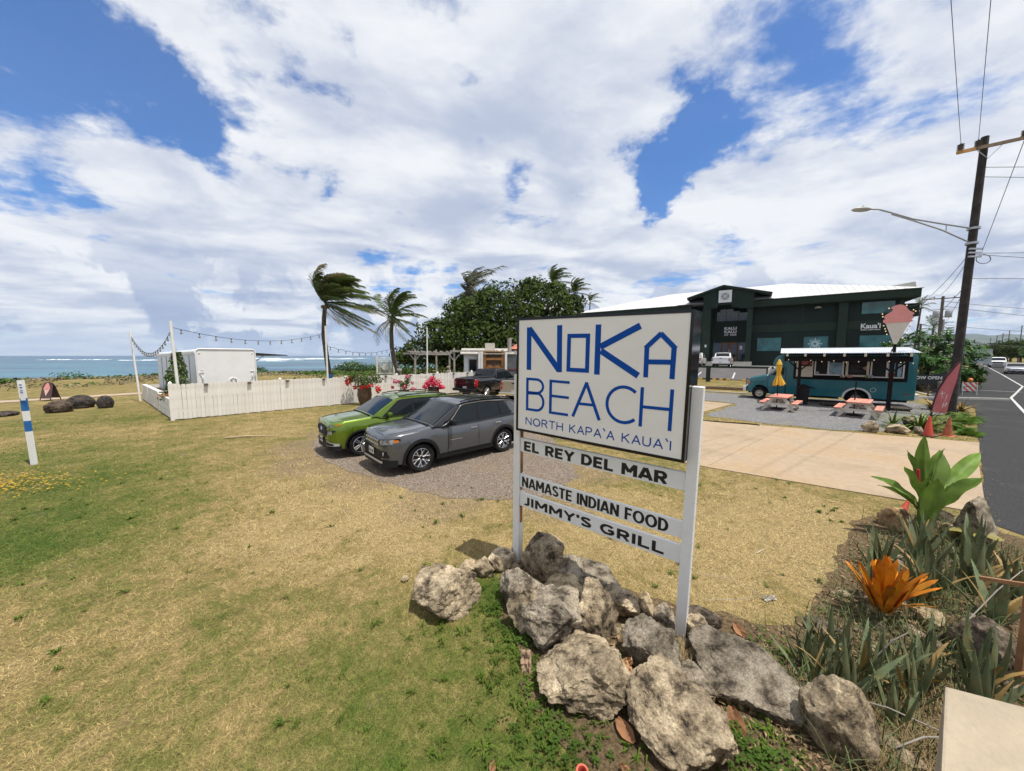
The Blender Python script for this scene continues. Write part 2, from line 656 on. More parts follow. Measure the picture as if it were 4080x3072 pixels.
def make_ground_mats():
	m, N, L, b = new_mat('lawn')
	col, pos, nz, mt = lawn_nodes(N, L)
	f = N.new('ShaderNodeMapRange')
	L.new(nz(55, 4, .7), f.inputs[0])
	f.inputs[1].default_value, f.inputs[2].default_value = .3, .7
	f.inputs[3].default_value, f.inputs[4].default_value = .30, 1.15
	sc_ = N.new('ShaderNodeVectorMath')
	sc_.operation = 'SCALE'
	L.new(col, sc_.inputs[0])
	L.new(f.outputs[0], sc_.inputs['Scale'])
	# bare soil and small grey stones showing through
	so = N.new('ShaderNodeMapRange')
	L.new(nz(1.4, 8, .7), so.inputs[0])
	so.inputs[1].default_value, so.inputs[2].default_value = .60, .72
	bare = so.outputs[0]
	for (bx, by, br) in ((-6.3, 10.6, 1.5), (-5.2, 9.0, 1.5), (-3.4, 7.8, 1.2), (-1.4, 6.5, 1.2), (.8, 6.6, 1.2), (1.8, 8.2, 1.1), (-6.6, 12.6, 1.2)):
		d = N.new('ShaderNodeVectorMath')
		d.operation = 'DISTANCE'
		L.new(pos, d.inputs[0])
		d.inputs[1].default_value = (bx, by, 0)
		mr = N.new('ShaderNodeMapRange')
		mr.interpolation_type = 'SMOOTHSTEP'
		L.new(mt('ADD', d.outputs['Value'], mt('MULTIPLY', mt('SUBTRACT', nz(5, 6, .7), .5), 1.6)), mr.inputs[0])
		mr.inputs[1].default_value, mr.inputs[2].default_value = br * .55, br
		mr.inputs[3].default_value, mr.inputs[4].default_value = .85, 0
		bare = mt('MAXIMUM', bare, mr.outputs[0])
	mx = N.new('ShaderNodeMix')
	mx.data_type = 'RGBA'
	L.new(bare, mx.inputs[0])
	L.new(sc_.outputs[0], mx.inputs[6])
	mx.inputs[7].default_value = (.19, .14, .09, 1)
	L.new(mx.outputs[2], b.inputs['Base Color'])
	b.inputs['Roughness'].default_value = .95
	b.inputs['Specular IOR Level'].default_value = .1
	bp = N.new('ShaderNodeBump')
	bp.inputs['Strength'].default_value = .6
	bp.inputs['Distance'].default_value = .03
	L.new(nz(38, 6, .7), bp.inputs['Height'])
	L.new(bp.outputs[0], b.inputs['Normal'])

	m, N, L, b = new_mat('grass_blade')
	col, pos, nz, mt = lawn_nodes(N, L)
	at = N.new('ShaderNodeAttribute')
	at.attribute_name = 'tint'
	s2 = N.new('ShaderNodeVectorMath')
	s2.operation = 'SCALE'
	L.new(col, s2.inputs[0])
	L.new(at.outputs['Fac'], s2.inputs['Scale'])
	L.new(s2.outputs[0], b.inputs['Base Color'])
	b.inputs['Roughness'].default_value = .8
	b.inputs['Specular IOR Level'].default_value = .15

	def stony(name, c0, c1, c2, scale, bump, patch=None):
		m, N, L, b = new_mat(name)
		geo = N.new('ShaderNodeNewGeometry')
		vo = N.new('ShaderNodeTexVoronoi')
		vo.inputs['Scale'].default_value = scale
		L.new(geo.outputs['Position'], vo.inputs['Vector'])
		cr = N.new('ShaderNodeValToRGB')
		e = cr.color_ramp.elements
		e[0].color, e[1].color = c0 + (1,), c1 + (1,)
		k = e.new(.5)
		k.color = c2 + (1,)
		sp = N.new('ShaderNodeSeparateColor')
		L.new(vo.outputs['Color'], sp.inputs[0])
		L.new(sp.outputs[0], cr.inputs[0])
		n = N.new('ShaderNodeTexNoise')
		n.inputs['Scale'].default_value = .8
		n.inputs['Detail'].default_value = 8
		L.new(geo.outputs['Position'], n.inputs['Vector'])
		mr = N.new('ShaderNodeMapRange')
		L.new(n.outputs[0], mr.inputs[0])
		mr.inputs[1].default_value, mr.inputs[2].default_value = .52, .72
		mx = N.new('ShaderNodeMix')
		mx.data_type = 'RGBA'
		L.new(mr.outputs[0], mx.inputs[0])
		L.new(cr.outputs[0], mx.inputs[6])
		mx.inputs[7].default_value = (patch or c1) + (1,)
		L.new(mx.outputs[2], b.inputs['Base Color'])
		b.inputs['Roughness'].default_value = .9
		b.inputs['Specular IOR Level'].default_value = .15
		bp = N.new('ShaderNodeBump')
		bp.inputs['Strength'].default_value = bump
		bp.inputs['Distance'].default_value = .02
		L.new(vo.outputs['Distance'], bp.inputs['Height'])
		L.new(bp.outputs[0], b.inputs['Normal'])

	stony('gravel', (.095, .073, .055), (.27, .22, .175), (.18, .138, .105), 42, .9, (.20, .145, .095))
	stony('gravel_blue', (.09, .09, .092), (.25, .25, .25), (.16, .16, .165), 30, .9, (.19, .175, .15))
	stony('asphalt', (.026, .026, .027), (.055, .055, .056), (.038, .038, .039), 90, .3, (.055, .053, .052))
	stony('parking_asphalt', (.075, .072, .072), (.125, .12, .118), (.1, .096, .095), 50, .3, (.13, .12, .115))

	# concrete with rusty soil stains
	m, N, L, b = new_mat('driveway_concrete')
	geo = N.new('ShaderNodeNewGeometry')
	cr = N.new('ShaderNodeValToRGB')
	e = cr.color_ramp.elements
	e[0].position, e[0].color = .34, (.285, .21, .14, 1)
	e[1].position, e[1].color = .66, (.34, .235, .135, 1)
	k = e.new(.5)
	k.color = (.345, .26, .17, 1)
	n = N.new('ShaderNodeTexNoise')
	n.inputs['Scale'].default_value = .55
	n.inputs['Detail'].default_value = 9
	n.inputs['Roughness'].default_value = .62
	L.new(geo.outputs['Position'], n.inputs['Vector'])
	L.new(n.outputs[0], cr.inputs[0])
	n2 = N.new('ShaderNodeTexNoise')
	n2.inputs['Scale'].default_value = 7
	n2.inputs['Detail'].default_value = 8
	n2.inputs['Roughness'].default_value = .7
	L.new(geo.outputs['Position'], n2.inputs['Vector'])
	mr = N.new('ShaderNodeMapRange')
	L.new(n2.outputs[0], mr.inputs[0])
	mr.inputs[1].default_value, mr.inputs[2].default_value = .3, .7
	mr.inputs[3].default_value, mr.inputs[4].default_value = .85, 1.1
	s2 = N.new('ShaderNodeVectorMath')
	s2.operation = 'SCALE'
	L.new(cr.outputs[0], s2.inputs[0])
	L.new(mr.outputs[0], s2.inputs['Scale'])
	L.new(s2.outputs[0], b.inputs['Base Color'])
	b.inputs['Roughness'].default_value = .85
	bp = N.new('ShaderNodeBump')
	bp.inputs['Strength'].default_value = .25
	bp.inputs['Distance'].default_value = .01
	L.new(n2.outputs[0], bp.inputs['Height'])
	L.new(bp.outputs[0], b.inputs['Normal'])

	# sea
	m, N, L, b = new_mat('sea_water')
	geo = N.new('ShaderNodeNewGeometry')
	sp = N.new('ShaderNodeMapping')
	sp.inputs['Rotation'].default_value = (0, 0, rad(-40))
	sp.inputs['Scale'].default_value = (.25, 1, 1)
	L.new(geo.outputs['Position'], sp.inputs[0])
	n = N.new('ShaderNodeTexNoise')
	n.inputs['Scale'].default_value = .045
	n.inputs['Detail'].default_value = 10
	n.inputs['Roughness'].default_value = .62
	L.new(sp.outputs[0], n.inputs['Vector'])
	cr = N.new('ShaderNodeValToRGB')
	e = cr.color_ramp.elements
	e[0].position, e[0].color = .40, (.015, .046, .085, 1)
	e[1].position, e[1].color = .62, (.05, .165, .205, 1)
	k = e.new(.5)
	k.color = (.028, .098, .15, 1)
	L.new(n.outputs[0], cr.inputs[0])
	# darker blue out beyond the reef
	ln = N.new('ShaderNodeVectorMath')
	ln.operation = 'LENGTH'
	L.new(geo.outputs['Position'], ln.inputs[0])
	dm = N.new('ShaderNodeMapRange')
	L.new(ln.outputs['Value'], dm.inputs[0])
	dm.inputs[1].default_value, dm.inputs[2].default_value = 350, 1100
	mx = N.new('ShaderNodeMix')
	mx.data_type = 'RGBA'
	L.new(dm.outputs[0], mx.inputs[0])
	L.new(cr.outputs[0], mx.inputs[6])
	mx.inputs[7].default_value = (.016, .07, .135, 1)
	L.new(mx.outputs[2], b.inputs['Base Color'])
	b.inputs['Roughness'].default_value = .28
	b.inputs['Specular IOR Level'].default_value = .22
	n3 = N.new('ShaderNodeTexNoise')
	n3.inputs['Scale'].default_value = .6
	n3.inputs['Detail'].default_value = 8
	L.new(sp.outputs[0], n3.inputs['Vector'])
	bp = N.new('ShaderNodeBump')
	bp.inputs['Strength'].default_value = 1.0
	bp.inputs['Distance'].default_value = .8
	L.new(n3.outputs[0], bp.inputs['Height'])
	L.new(bp.outputs[0], b.inputs['Normal'])

	# weathered limestone
	def rock(name, lite, mid, dark, bump=.8, k0=.40, k1=.60):
		m, N, L, b = new_mat(name)
		tc = N.new('ShaderNodeTexCoord')
		oi = N.new('ShaderNodeObjectInfo')
		va = N.new('ShaderNodeVectorMath')
		va.operation = 'ADD'
		L.new(tc.outputs['Object'], va.inputs[0])
		L.new(oi.outputs['Location'], va.inputs[1])
		n = N.new('ShaderNodeTexNoise')
		n.inputs['Scale'].default_value = 7
		n.inputs['Detail'].default_value = 10
		n.inputs['Roughness'].default_value = .72
		L.new(va.outputs[0], n.inputs['Vector'])
		cr = N.new('ShaderNodeValToRGB')
		e = cr.color_ramp.elements
		e[0].position, e[0].color = k0, dark + (1,)
		e[1].position, e[1].color = k1, lite + (1,)
		k = e.new((k0 + k1) / 2)
		k.color = mid + (1,)
		L.new(n.outputs[0], cr.inputs[0])
		n2 = N.new('ShaderNodeTexNoise')
		n2.inputs['Scale'].default_value = 2.2
		n2.inputs['Detail'].default_value = 7
		L.new(va.outputs[0], n2.inputs['Vector'])
		mr = N.new('ShaderNodeMapRange')
		L.new(n2.outputs[0], mr.inputs[0])
		mr.inputs[1].default_value, mr.inputs[2].default_value = .35, .65
		mr.inputs[3].default_value, mr.inputs[4].default_value = .65, 1.2
		n4 = N.new('ShaderNodeTexNoise')
		n4.inputs['Scale'].default_value = 60
		n4.inputs['Detail'].default_value = 6
		n4.inputs['Roughness'].default_value = .75
		L.new(va.outputs[0], n4.inputs['Vector'])
		m4 = N.new('ShaderNodeMapRange')
		L.new(n4.outputs[0], m4.inputs[0])
		m4.inputs[1].default_value, m4.inputs[2].default_value = .3, .7
		m4.inputs[3].default_value, m4.inputs[4].default_value = .45, 1.45
		rr = N.new('ShaderNodeMapRange')
		rr.inputs[3].default_value, rr.inputs[4].default_value = .80, 1.18
		L.new(oi.outputs['Random'], rr.inputs[0])
		m0 = N.new('ShaderNodeMath')
		m0.operation = 'MULTIPLY'
		L.new(mr.outputs[0], m0.inputs[0])
		L.new(rr.outputs[0], m0.inputs[1])
		mm = N.new('ShaderNodeMath')
		mm.operation = 'MULTIPLY'
		L.new(m0.outputs[0], mm.inputs[0])
		L.new(m4.outputs[0], mm.inputs[1])
		s = N.new('ShaderNodeVectorMath')
		s.operation = 'SCALE'
		L.new(cr.outputs[0], s.inputs[0])
		L.new(mm.outputs[0], s.inputs['Scale'])
		L.new(s.outputs[0], b.inputs['Base Color'])
		b.inputs['Roughness'].default_value = .95
		b.inputs['Specular IOR Level'].default_value = .15
		n3 = N.new('ShaderNodeTexNoise')
		n3.inputs['Scale'].default_value = 34
		n3.inputs['Detail'].default_value = 13
		n3.inputs['Roughness'].default_value = .75
		L.new(va.outputs[0], n3.inputs['Vector'])
		bp = N.new('ShaderNodeBump')
		bp.inputs['Strength'].default_value = bump
		bp.inputs['Distance'].default_value = .03
		L.new(n3.outputs[0], bp.inputs['Height'])
		L.new(bp.outputs[0], b.inputs['Normal'])

	rock('limestone', (.52, .42, .285), (.33, .26, .17), (.065, .05, .036), .9, .38, .60)
	rock('limestone_grey', (.43, .37, .285), (.27, .225, .165), (.075, .06, .045), .9, .38, .60)
	rock('limestone_ochre', (.46, .33, .19), (.34, .215, .11), (.12, .075, .04))
	rock('limestone_pale', (.58, .47, .31), (.45, .35, .22), (.20, .15, .09), .5)
	rock('rock_dark', (.27, .22, .16), (.16, .125, .09), (.055, .045, .035))
	rock('lava', (.085, .07, .06), (.05, .042, .037), (.02, .018, .017))
	rock('lava_brown', (.15, .115, .085), (.10, .075, .055), (.045, .035, .03))


make_ground_mats()

# ------------------------------------------------------------------ ground, shore, sea
GRAVEL = [(-6.9, 11.9), (-6.3, 10.6), (-5.7, 9.7), (-4.9, 9.0), (-4.0, 8.3), (-3.0, 7.6), (-2.05, 6.95), (-1.3, 6.7), (-.5, 6.55),
		  (.3, 6.6), (.9, 7.0), (1.5, 7.8), (1.6, 9.2), (1.4, 11.6), (.2, 13.2), (-1.2, 14.8), (-3.0, 15.4), (-4.8, 14.6), (-6.2, 13.2)]
DRIVE = [(8.54, 5.94), (5.04, 8.49), (1.55, 11.55), (-1.0, 14.7), (-3.6, 18.6), (-2.6, 25.5), (5.0, 25.6), (11.6, 21.5), (12.97, 20.0),
		 (9.6, 17.1), (7.6, 15.9), (8.4, 15.0), (11.31, 13.11), (13.3, 12.06), (15.29, 11.0), (12.28, 8.8)]
PICNIC = [(9.2, 16.2), (10.9, 14.0), (13.0, 12.75), (14.6, 12.9), (17.0, 14.2), (20.5, 16.4), (23.5, 17.6), (24.4, 20.6), (18.6, 26.0),
		  (13.6, 28.6), (8.5, 28.8), (5.4, 27.2), (11.7, 22.6), (13.4, 20.1)]


def jitter_poly(poly, amp, step, seed):
	r = random.Random(seed)
	out = []
	for i in range(len(poly)):
		a, b = Vector(poly[i]), Vector(poly[(i + 1) % len(poly)])
		n = max(1, int((b - a).length / step))
		for k in range(n):
			p = a.lerp(b, k / n)
			out.append((p.x + r.uniform(-amp, amp), p.y + r.uniform(-amp, amp)))
	return out


def flat_sheet(name, poly, z, m, kind='structure', thick=0.0):
	mb = MB()
	if thick:
		mb.prism(poly, z - thick, z, lambda a, b, d: (a, b, d))
	else:
		mb.add([(x, y, z) for x, y in poly], [tuple(range(len(poly)))])
	o = mb.build(name, m)
	if kind:
		o['kind'] = kind
	return o


def build_ground():
	def axis(lo, f0, f1, hi, fine, n):
		a = f0 - (f0 - lo) * (np.linspace(1, 0, n, endpoint=False) ** 2.2)
		b = np.arange(f0, f1, fine)
		c = f1 + (hi - f1) * (np.linspace(0, 1, n) ** 2.2)
		return np.concatenate([a, b, c])
	xs = axis(-900, -75, 90, 5200, .8, 26)
	ys = axis(-250, -6, 95, 4200, .8, 26)
	X, Y = np.meshgrid(xs, ys, indexing='ij')
	Z = gz(X, Y)
	near = np.exp(-((X / 30) ** 2 + ((Y - 10) / 30) ** 2))
	Z = Z - .004 * near - .02 * (1 - near)
	# the roadway is cut a little below the lawn so that its sheet lies clear of it
	off = road_off(X, Y)
	Z = Z - .30 * sstep(.5, 1.6, off)
	V = np.stack([X, Y, Z], -1).reshape(-1, 3)
	nx, ny = X.shape
	i, j = np.meshgrid(np.arange(nx - 1), np.arange(ny - 1), indexing='ij')
	a = (i * ny + j).ravel()
	idx = np.stack([a, a + ny, a + ny + 1, a + 1], -1).ravel()
	o = np_mesh('ground', V, 4, idx, MATS['lawn'])
	o.data.shade_smooth()
	o['kind'] = 'structure'


build_ground()

mb = MB()
S_ = 12000.0
mb.add([(-S_, 20, -1.25), (60, 20, -1.25), (8000, 6800, -1.25), (S_, S_, -1.25), (-S_, S_, -1.25)], [(0, 1, 2, 3, 4)])
mb.build('sea', MATS['sea_water'])['kind'] = 'structure'


def foam_rows():
	m = mat('sea_foam', (.80, .84, .86), rough=.9, var=.06, spec=.1)
	rows = [(-262, 300, 150, 34, 1.2), (-120, 395, 75, 20, .8), (-330, 480, 260, 16, 1.0), (-25, 520, 300, 34, 1.9),
			(-140, 620, 200, 18, 1.3), (-10, 410, 70, 16, .9), (60, 640, 260, 26, 1.7), (-420, 330, 60, 12, .8), (-70, 145, 10, 2.2, .5),
			(-36, 190, 16, 1.5, .3), (-200, 250, 70, 4, .5), (-230, 390, 120, 6, .7), (-34, 330, 60, 5, .6)]
	r = random.Random(3)
	for i, (cx, cy, ln, wd, h) in enumerate(rows):
		mb = MB()
		n = 90
		ph = r.uniform(0, 50)
		for k in range(n):
			t = k / (n - 1) - .5
			x = cx + t * ln * .98
			y = cy + t * ln * .16 + 4 * noise.noise((t * 5, ph, 0))
			g = max(0.0, noise.noise((t * 7, ph, 3)) * .8 + noise.noise((t * 26, ph, 5)) * .6 + .45) * (1 - (2 * t) ** 6)
			if g < .08:
				continue
			w = ln / n * .75
			d = wd * g * .45
			hh = h * g
			mb.add([(x - w, y - d * .5, -1.23), (x + w, y - d * .5, -1.23), (x + w, y - d * .1, -1.23 + hh), (x - w, y - d * .1, -1.23 + hh),
					(x + w, y + d * .6, -1.23), (x - w, y + d * .6, -1.23)], [(0, 1, 2, 3), (3, 2, 4, 5)])
		o = mb.build('breaking_wave', m, fix=False)
		o['kind'] = 'stuff'


foam_rows()

# far mountains
def mountains():
	m = mat('mountain_slope', (.055, .075, .055), rough=1, var=.25, vs=.004)
	mb = MB()
	prof = [(3300, 2), (3560, 60), (3750, 88), (3860, 150), (3960, 128), (4100, 178), (4300, 230), (4480, 238), (4650, 262), (4900, 240), (5200, 270), (5700, 230), (6300, 250)]
	n = 90

	def pt(u, v):
		x = 3300 + u * 3000
		h = pl(prof, x) * (.92 + .16 * noise.noise((x * .006, 3, v * 3)))
		y = 2900 + v * 1500 + 90 * noise.noise((x * .004, v * 4, 9))
		return (x, y, -3 + max(0, h * math.sin(min(1, v * 1.25) * math.pi / 2) * (1 + .25 * noise.noise((x * .012, v * 6, 1)))))
	mb.grid(pt, n, 14)
	mb.build('mountains', m, smooth=60)['kind'] = 'structure'


mountains()

# ------------------------------------------------------------------ road
def road_pt(s, off, dz):
	"""s metres along the left edge of the road, off metres to the right of it"""
	x = 8.54 + .8 * s + .6 * off
	y = 5.94 + .6 * s - .8 * off
	return (x, y, gzs(8.54 + .8 * s, 5.94 + .6 * s) + dz)


def strip(name, s0, s1, o0, o1, dz, m, step=3.0, wig=0.0):
	mb = MB()
	n = max(2, int((s1 - s0) / step))
	vs, fs = [], []
	for i in range(n + 1):
		s = s0 + (s1 - s0) * i / n
		a = o0(s) if callable(o0) else o0
		b = o1(s) if callable(o1) else o1
		a += wig * noise.noise((s * .8, 1, 0)) + wig * .5 * noise.noise((s * 3.1, 4, 0))
		vs += [road_pt(s, a, dz + .0006 * max(0, s)), road_pt(s, b, dz + .0006 * max(0, s))]
		if i:
			fs.append((2 * i - 2, 2 * i - 1, 2 * i + 1, 2 * i))
	mb.add(vs, fs)
	o = mb.build(name, m, fix=False)
	o['kind'] = 'structure'
	return o


strip('road', -6, 700, lambda s: max(0.0, -1.45 * (s + .55)) if s < 0 else -2.0 * float(sstep(20.5, 25, s)) * (1 - float(sstep(70, 90, s))), lambda s: 12.5 + max(0, -2 * s) if s < 100 else max(4.5, 12.5 - (s - 100) * .07), .004, MATS['asphalt'], .5, .07)
WHITE = mat('road_paint', (.46, .46, .44), rough=.7, var=.15, vs=3, dirt=((.2, .2, .2), .6, 5))
YELLOW = mat('road_paint_yellow', (.55, .36, .04), rough=.7, var=.15, vs=3, dirt=((.2, .17, .1), .5, 5))
edge = lambda s: 1.45 if s < 30 else (1.45 + 1.15 * (s - 30) / 14 if s < 44 else 2.6 - min(1.2, (s - 44) * .012))
strip('edge_line', 2, 420, lambda s: edge(s) - .055, lambda s: edge(s) + .055, .010, WHITE, 1.0)
strip('centre_line', 0, 130, 6.3, 6.42, .010, YELLOW, 4.0)
strip('centre_line', 0, 130, 6.55, 6.67, .010, YELLOW, 4.0)
for k, s_ in ((1, 36.5),):
	strip('bay_line', s_, s_ + .14, lambda s: (1.6, .3)[k], lambda s: (4.2, 2.2)[k], .010, WHITE, .1)

# ------------------------------------------------------------------ concrete drive in slabs with joints
def clip_poly(poly, a, b, c):
	"""keep a*x+b*y<=c"""
	out = []
	for i in range(len(poly)):
		p, q = poly[i], poly[(i + 1) % len(poly)]
		dp, dq = a * p[0] + b * p[1] - c, a * q[0] + b * q[1] - c
		if dp <= 0:
			out.append(p)
		if dp * dq < 0:
			t = dp / (dp - dq)
			out.append((p[0] + (q[0] - p[0]) * t, p[1] + (q[1] - p[1]) * t))
	return out


def build_drive():
	root = thing('driveway', None, None)
	root['kind'] = 'structure'
	# joints run across (along the road) and lengthwise
	ja = (.80, .60)                 # along road
	jb = (-.64, .77)                # away from the road
	cuts_b = [-2.0, 3.4, 8.6, 13.9, 19.0, 40]
	cuts_a = [-8, 14.7, 60]
	g = .005
	for i in range(len(cuts_b) - 1):
		for k in range(len(cuts_a) - 1):
			P = clip_poly(DRIVE, jb[0], jb[1], cuts_b[i + 1] - g)
			P = clip_poly(P, -jb[0], -jb[1], -(cuts_b[i] + g)) if len(P) > 2 else P
			P = clip_poly(P, ja[0], ja[1], cuts_a[k + 1] - g) if len(P) > 2 else P
			P = clip_poly(P, -ja[0], -ja[1], -(cuts_a[k] + g)) if len(P) > 2 else P
			if len(P) < 3:
				continue
			mb = MB()
			mb.prism(P, -.06, .018, lambda a, b, d: (a, b, d))
			mb.build('slab', MATS['driveway_concrete'], root)


build_drive()
BED = [(-.30, 4.62), (-.05, 4.2), (-.22, 3.75), (.0, 3.3), (.12, 2.7), (.3, 2.3), (.7, 1.95), (1.0, 1.6), (1.6, 1.2), (3.4, 1.0), (6.2, 3.0), (8.0, 5.0), (7.7, 5.75), (6.9, 6.0), (5.9, 5.7), (4.6, 4.6), (3.5, 3.75), (2.9, 3.35), (2.3, 3.55), (1.75, 3.75), (1.3, 4.05), (.9, 4.5), (.3, 4.65)]
SOILM, N_, L_, b_ = new_mat('bed_soil')
lawn_soil(N_, L_, b_)
flat_sheet('planting_bed', jitter_poly(BED, .06, .14, 5), .006, SOILM)
flat_sheet('gravel_lot', jitter_poly(GRAVEL, .09, .25, 1), .003, MATS['gravel'])
flat_sheet('gravel_yard', jitter_poly(PICNIC, .12, .4, 2), .003, MATS['gravel_blue'])
PUD = mat('puddle_water', (.035, .025, .015), rough=.04, var=.1, spec=.6)
flat_sheet('puddle', [(9.0 + 1.15 * math.cos(a) * (1 + .15 * math.sin(3 * a)) - .35 * math.sin(a), 14.45 + .42 * math.sin(a) * (1 + .2 * math.cos(2 * a)) - .6 * math.cos(a)) for a in np.linspace(0, 6.283, 40)[:-1]], .022, PUD)
PATH = mat('path_concrete', (.36, .27, .19), rough=.9, var=.15, vs=1.5)
mbp = MB()
vs, fs = [], []
for i, (x, y) in enumerate(((-75, -15), (-45, 9.5), (-31.5, 21.0), (-28.2, 25.8), (-20, 35), (-5, 49))):
	for d in (-.85, .85):
		vs.append((x - .64 * d, y + .77 * d, gzs(x, y) + .012))
	if i:
		fs.append((2 * i - 2, 2 * i - 1, 2 * i + 1, 2 * i))
mbp.add(vs, fs).build('beach_path', PATH, fix=False)['kind'] = 'structure'

# parking court in front of the green building
def tq(t, q, dz=0.0):
	x, y = .82 * t + .572 * q, -.572 * t + .82 * q
	return (x, y, gzs(x, y) + dz)


mb = MB()
mb.grid(lambda u, v: tq(lerp(-26, (.313 * lerp(36.2, 54.6, v) - 2.7) / .95, u), lerp(36.2, 54.6, v), .035), 24, 20)
mb.build('parking_court', MATS['parking_asphalt'], fix=False)['kind'] = 'structure'
mb = MB()
for t in (-7, -3.8, -.8, 2.2, 5.2, 8.2, 11.2):
	mb.grid(lambda u, v: tq(lerp(t, t + .13, u), lerp(48.6, 53.2, v), .05), 1, 6)
	mb.grid(lambda u, v: tq(lerp(t - .6, t - .47, u), lerp(37.0, 41.6, v), .05), 1, 6)
o = mb.build('bay_lines', WHITE, fix=False)
o['kind'] = 'structure'

# ------------------------------------------------------------------ the large sign
WHITE_PAINT = mat('white_paint', (.70, .69, .66), rough=.55, var=.06, vs=2.5, bump=.05, bs=30, dirt=((.36, .32, .26), .35, 2.2))
POST_PAINT = mat('post_paint', (.76, .76, .75), rough=.45, var=.05, vs=3, dirt=((.5, .47, .42), .35, 3))
PANEL_FACE = mat('panel_face', (.80, .78, .75), rough=.35, var=.03, vs=1.2, dirt=((.66, .63, .58), .4, 1.0))
BLUE_PRINT = mat('blue_print', (.001, .062, .33), rough=.5, var=.04, spec=.15)
BLACK_PRINT = mat('black_print', (.006, .006, .008), rough=.45, var=.1)
BLACK_GLOSS = mat('black_gloss', (.004, .004, .007), rough=.14, var=.1, spec=.4, bump=.12, bs=2.2)
RUST = mat('rust', (.30, .12, .03), rough=.9, var=.5, vs=9)
STEEL = mat('galvanised_steel', (.42, .43, .45), rough=.45, metal=.6, var=.15, vs=6)
DARK = mat('dark_void', (.006, .006, .007), rough=.9, var=.1)

SU = Vector((0.7895275, -0.61318105, -0.02559935))
SN = Vector((-0.61365758, -0.78933781, -0.01924058))
SK = Vector((0.00840857, -0.0309002, 0.99948711))
SO = Vector((0.051, 4.33, 1.898))


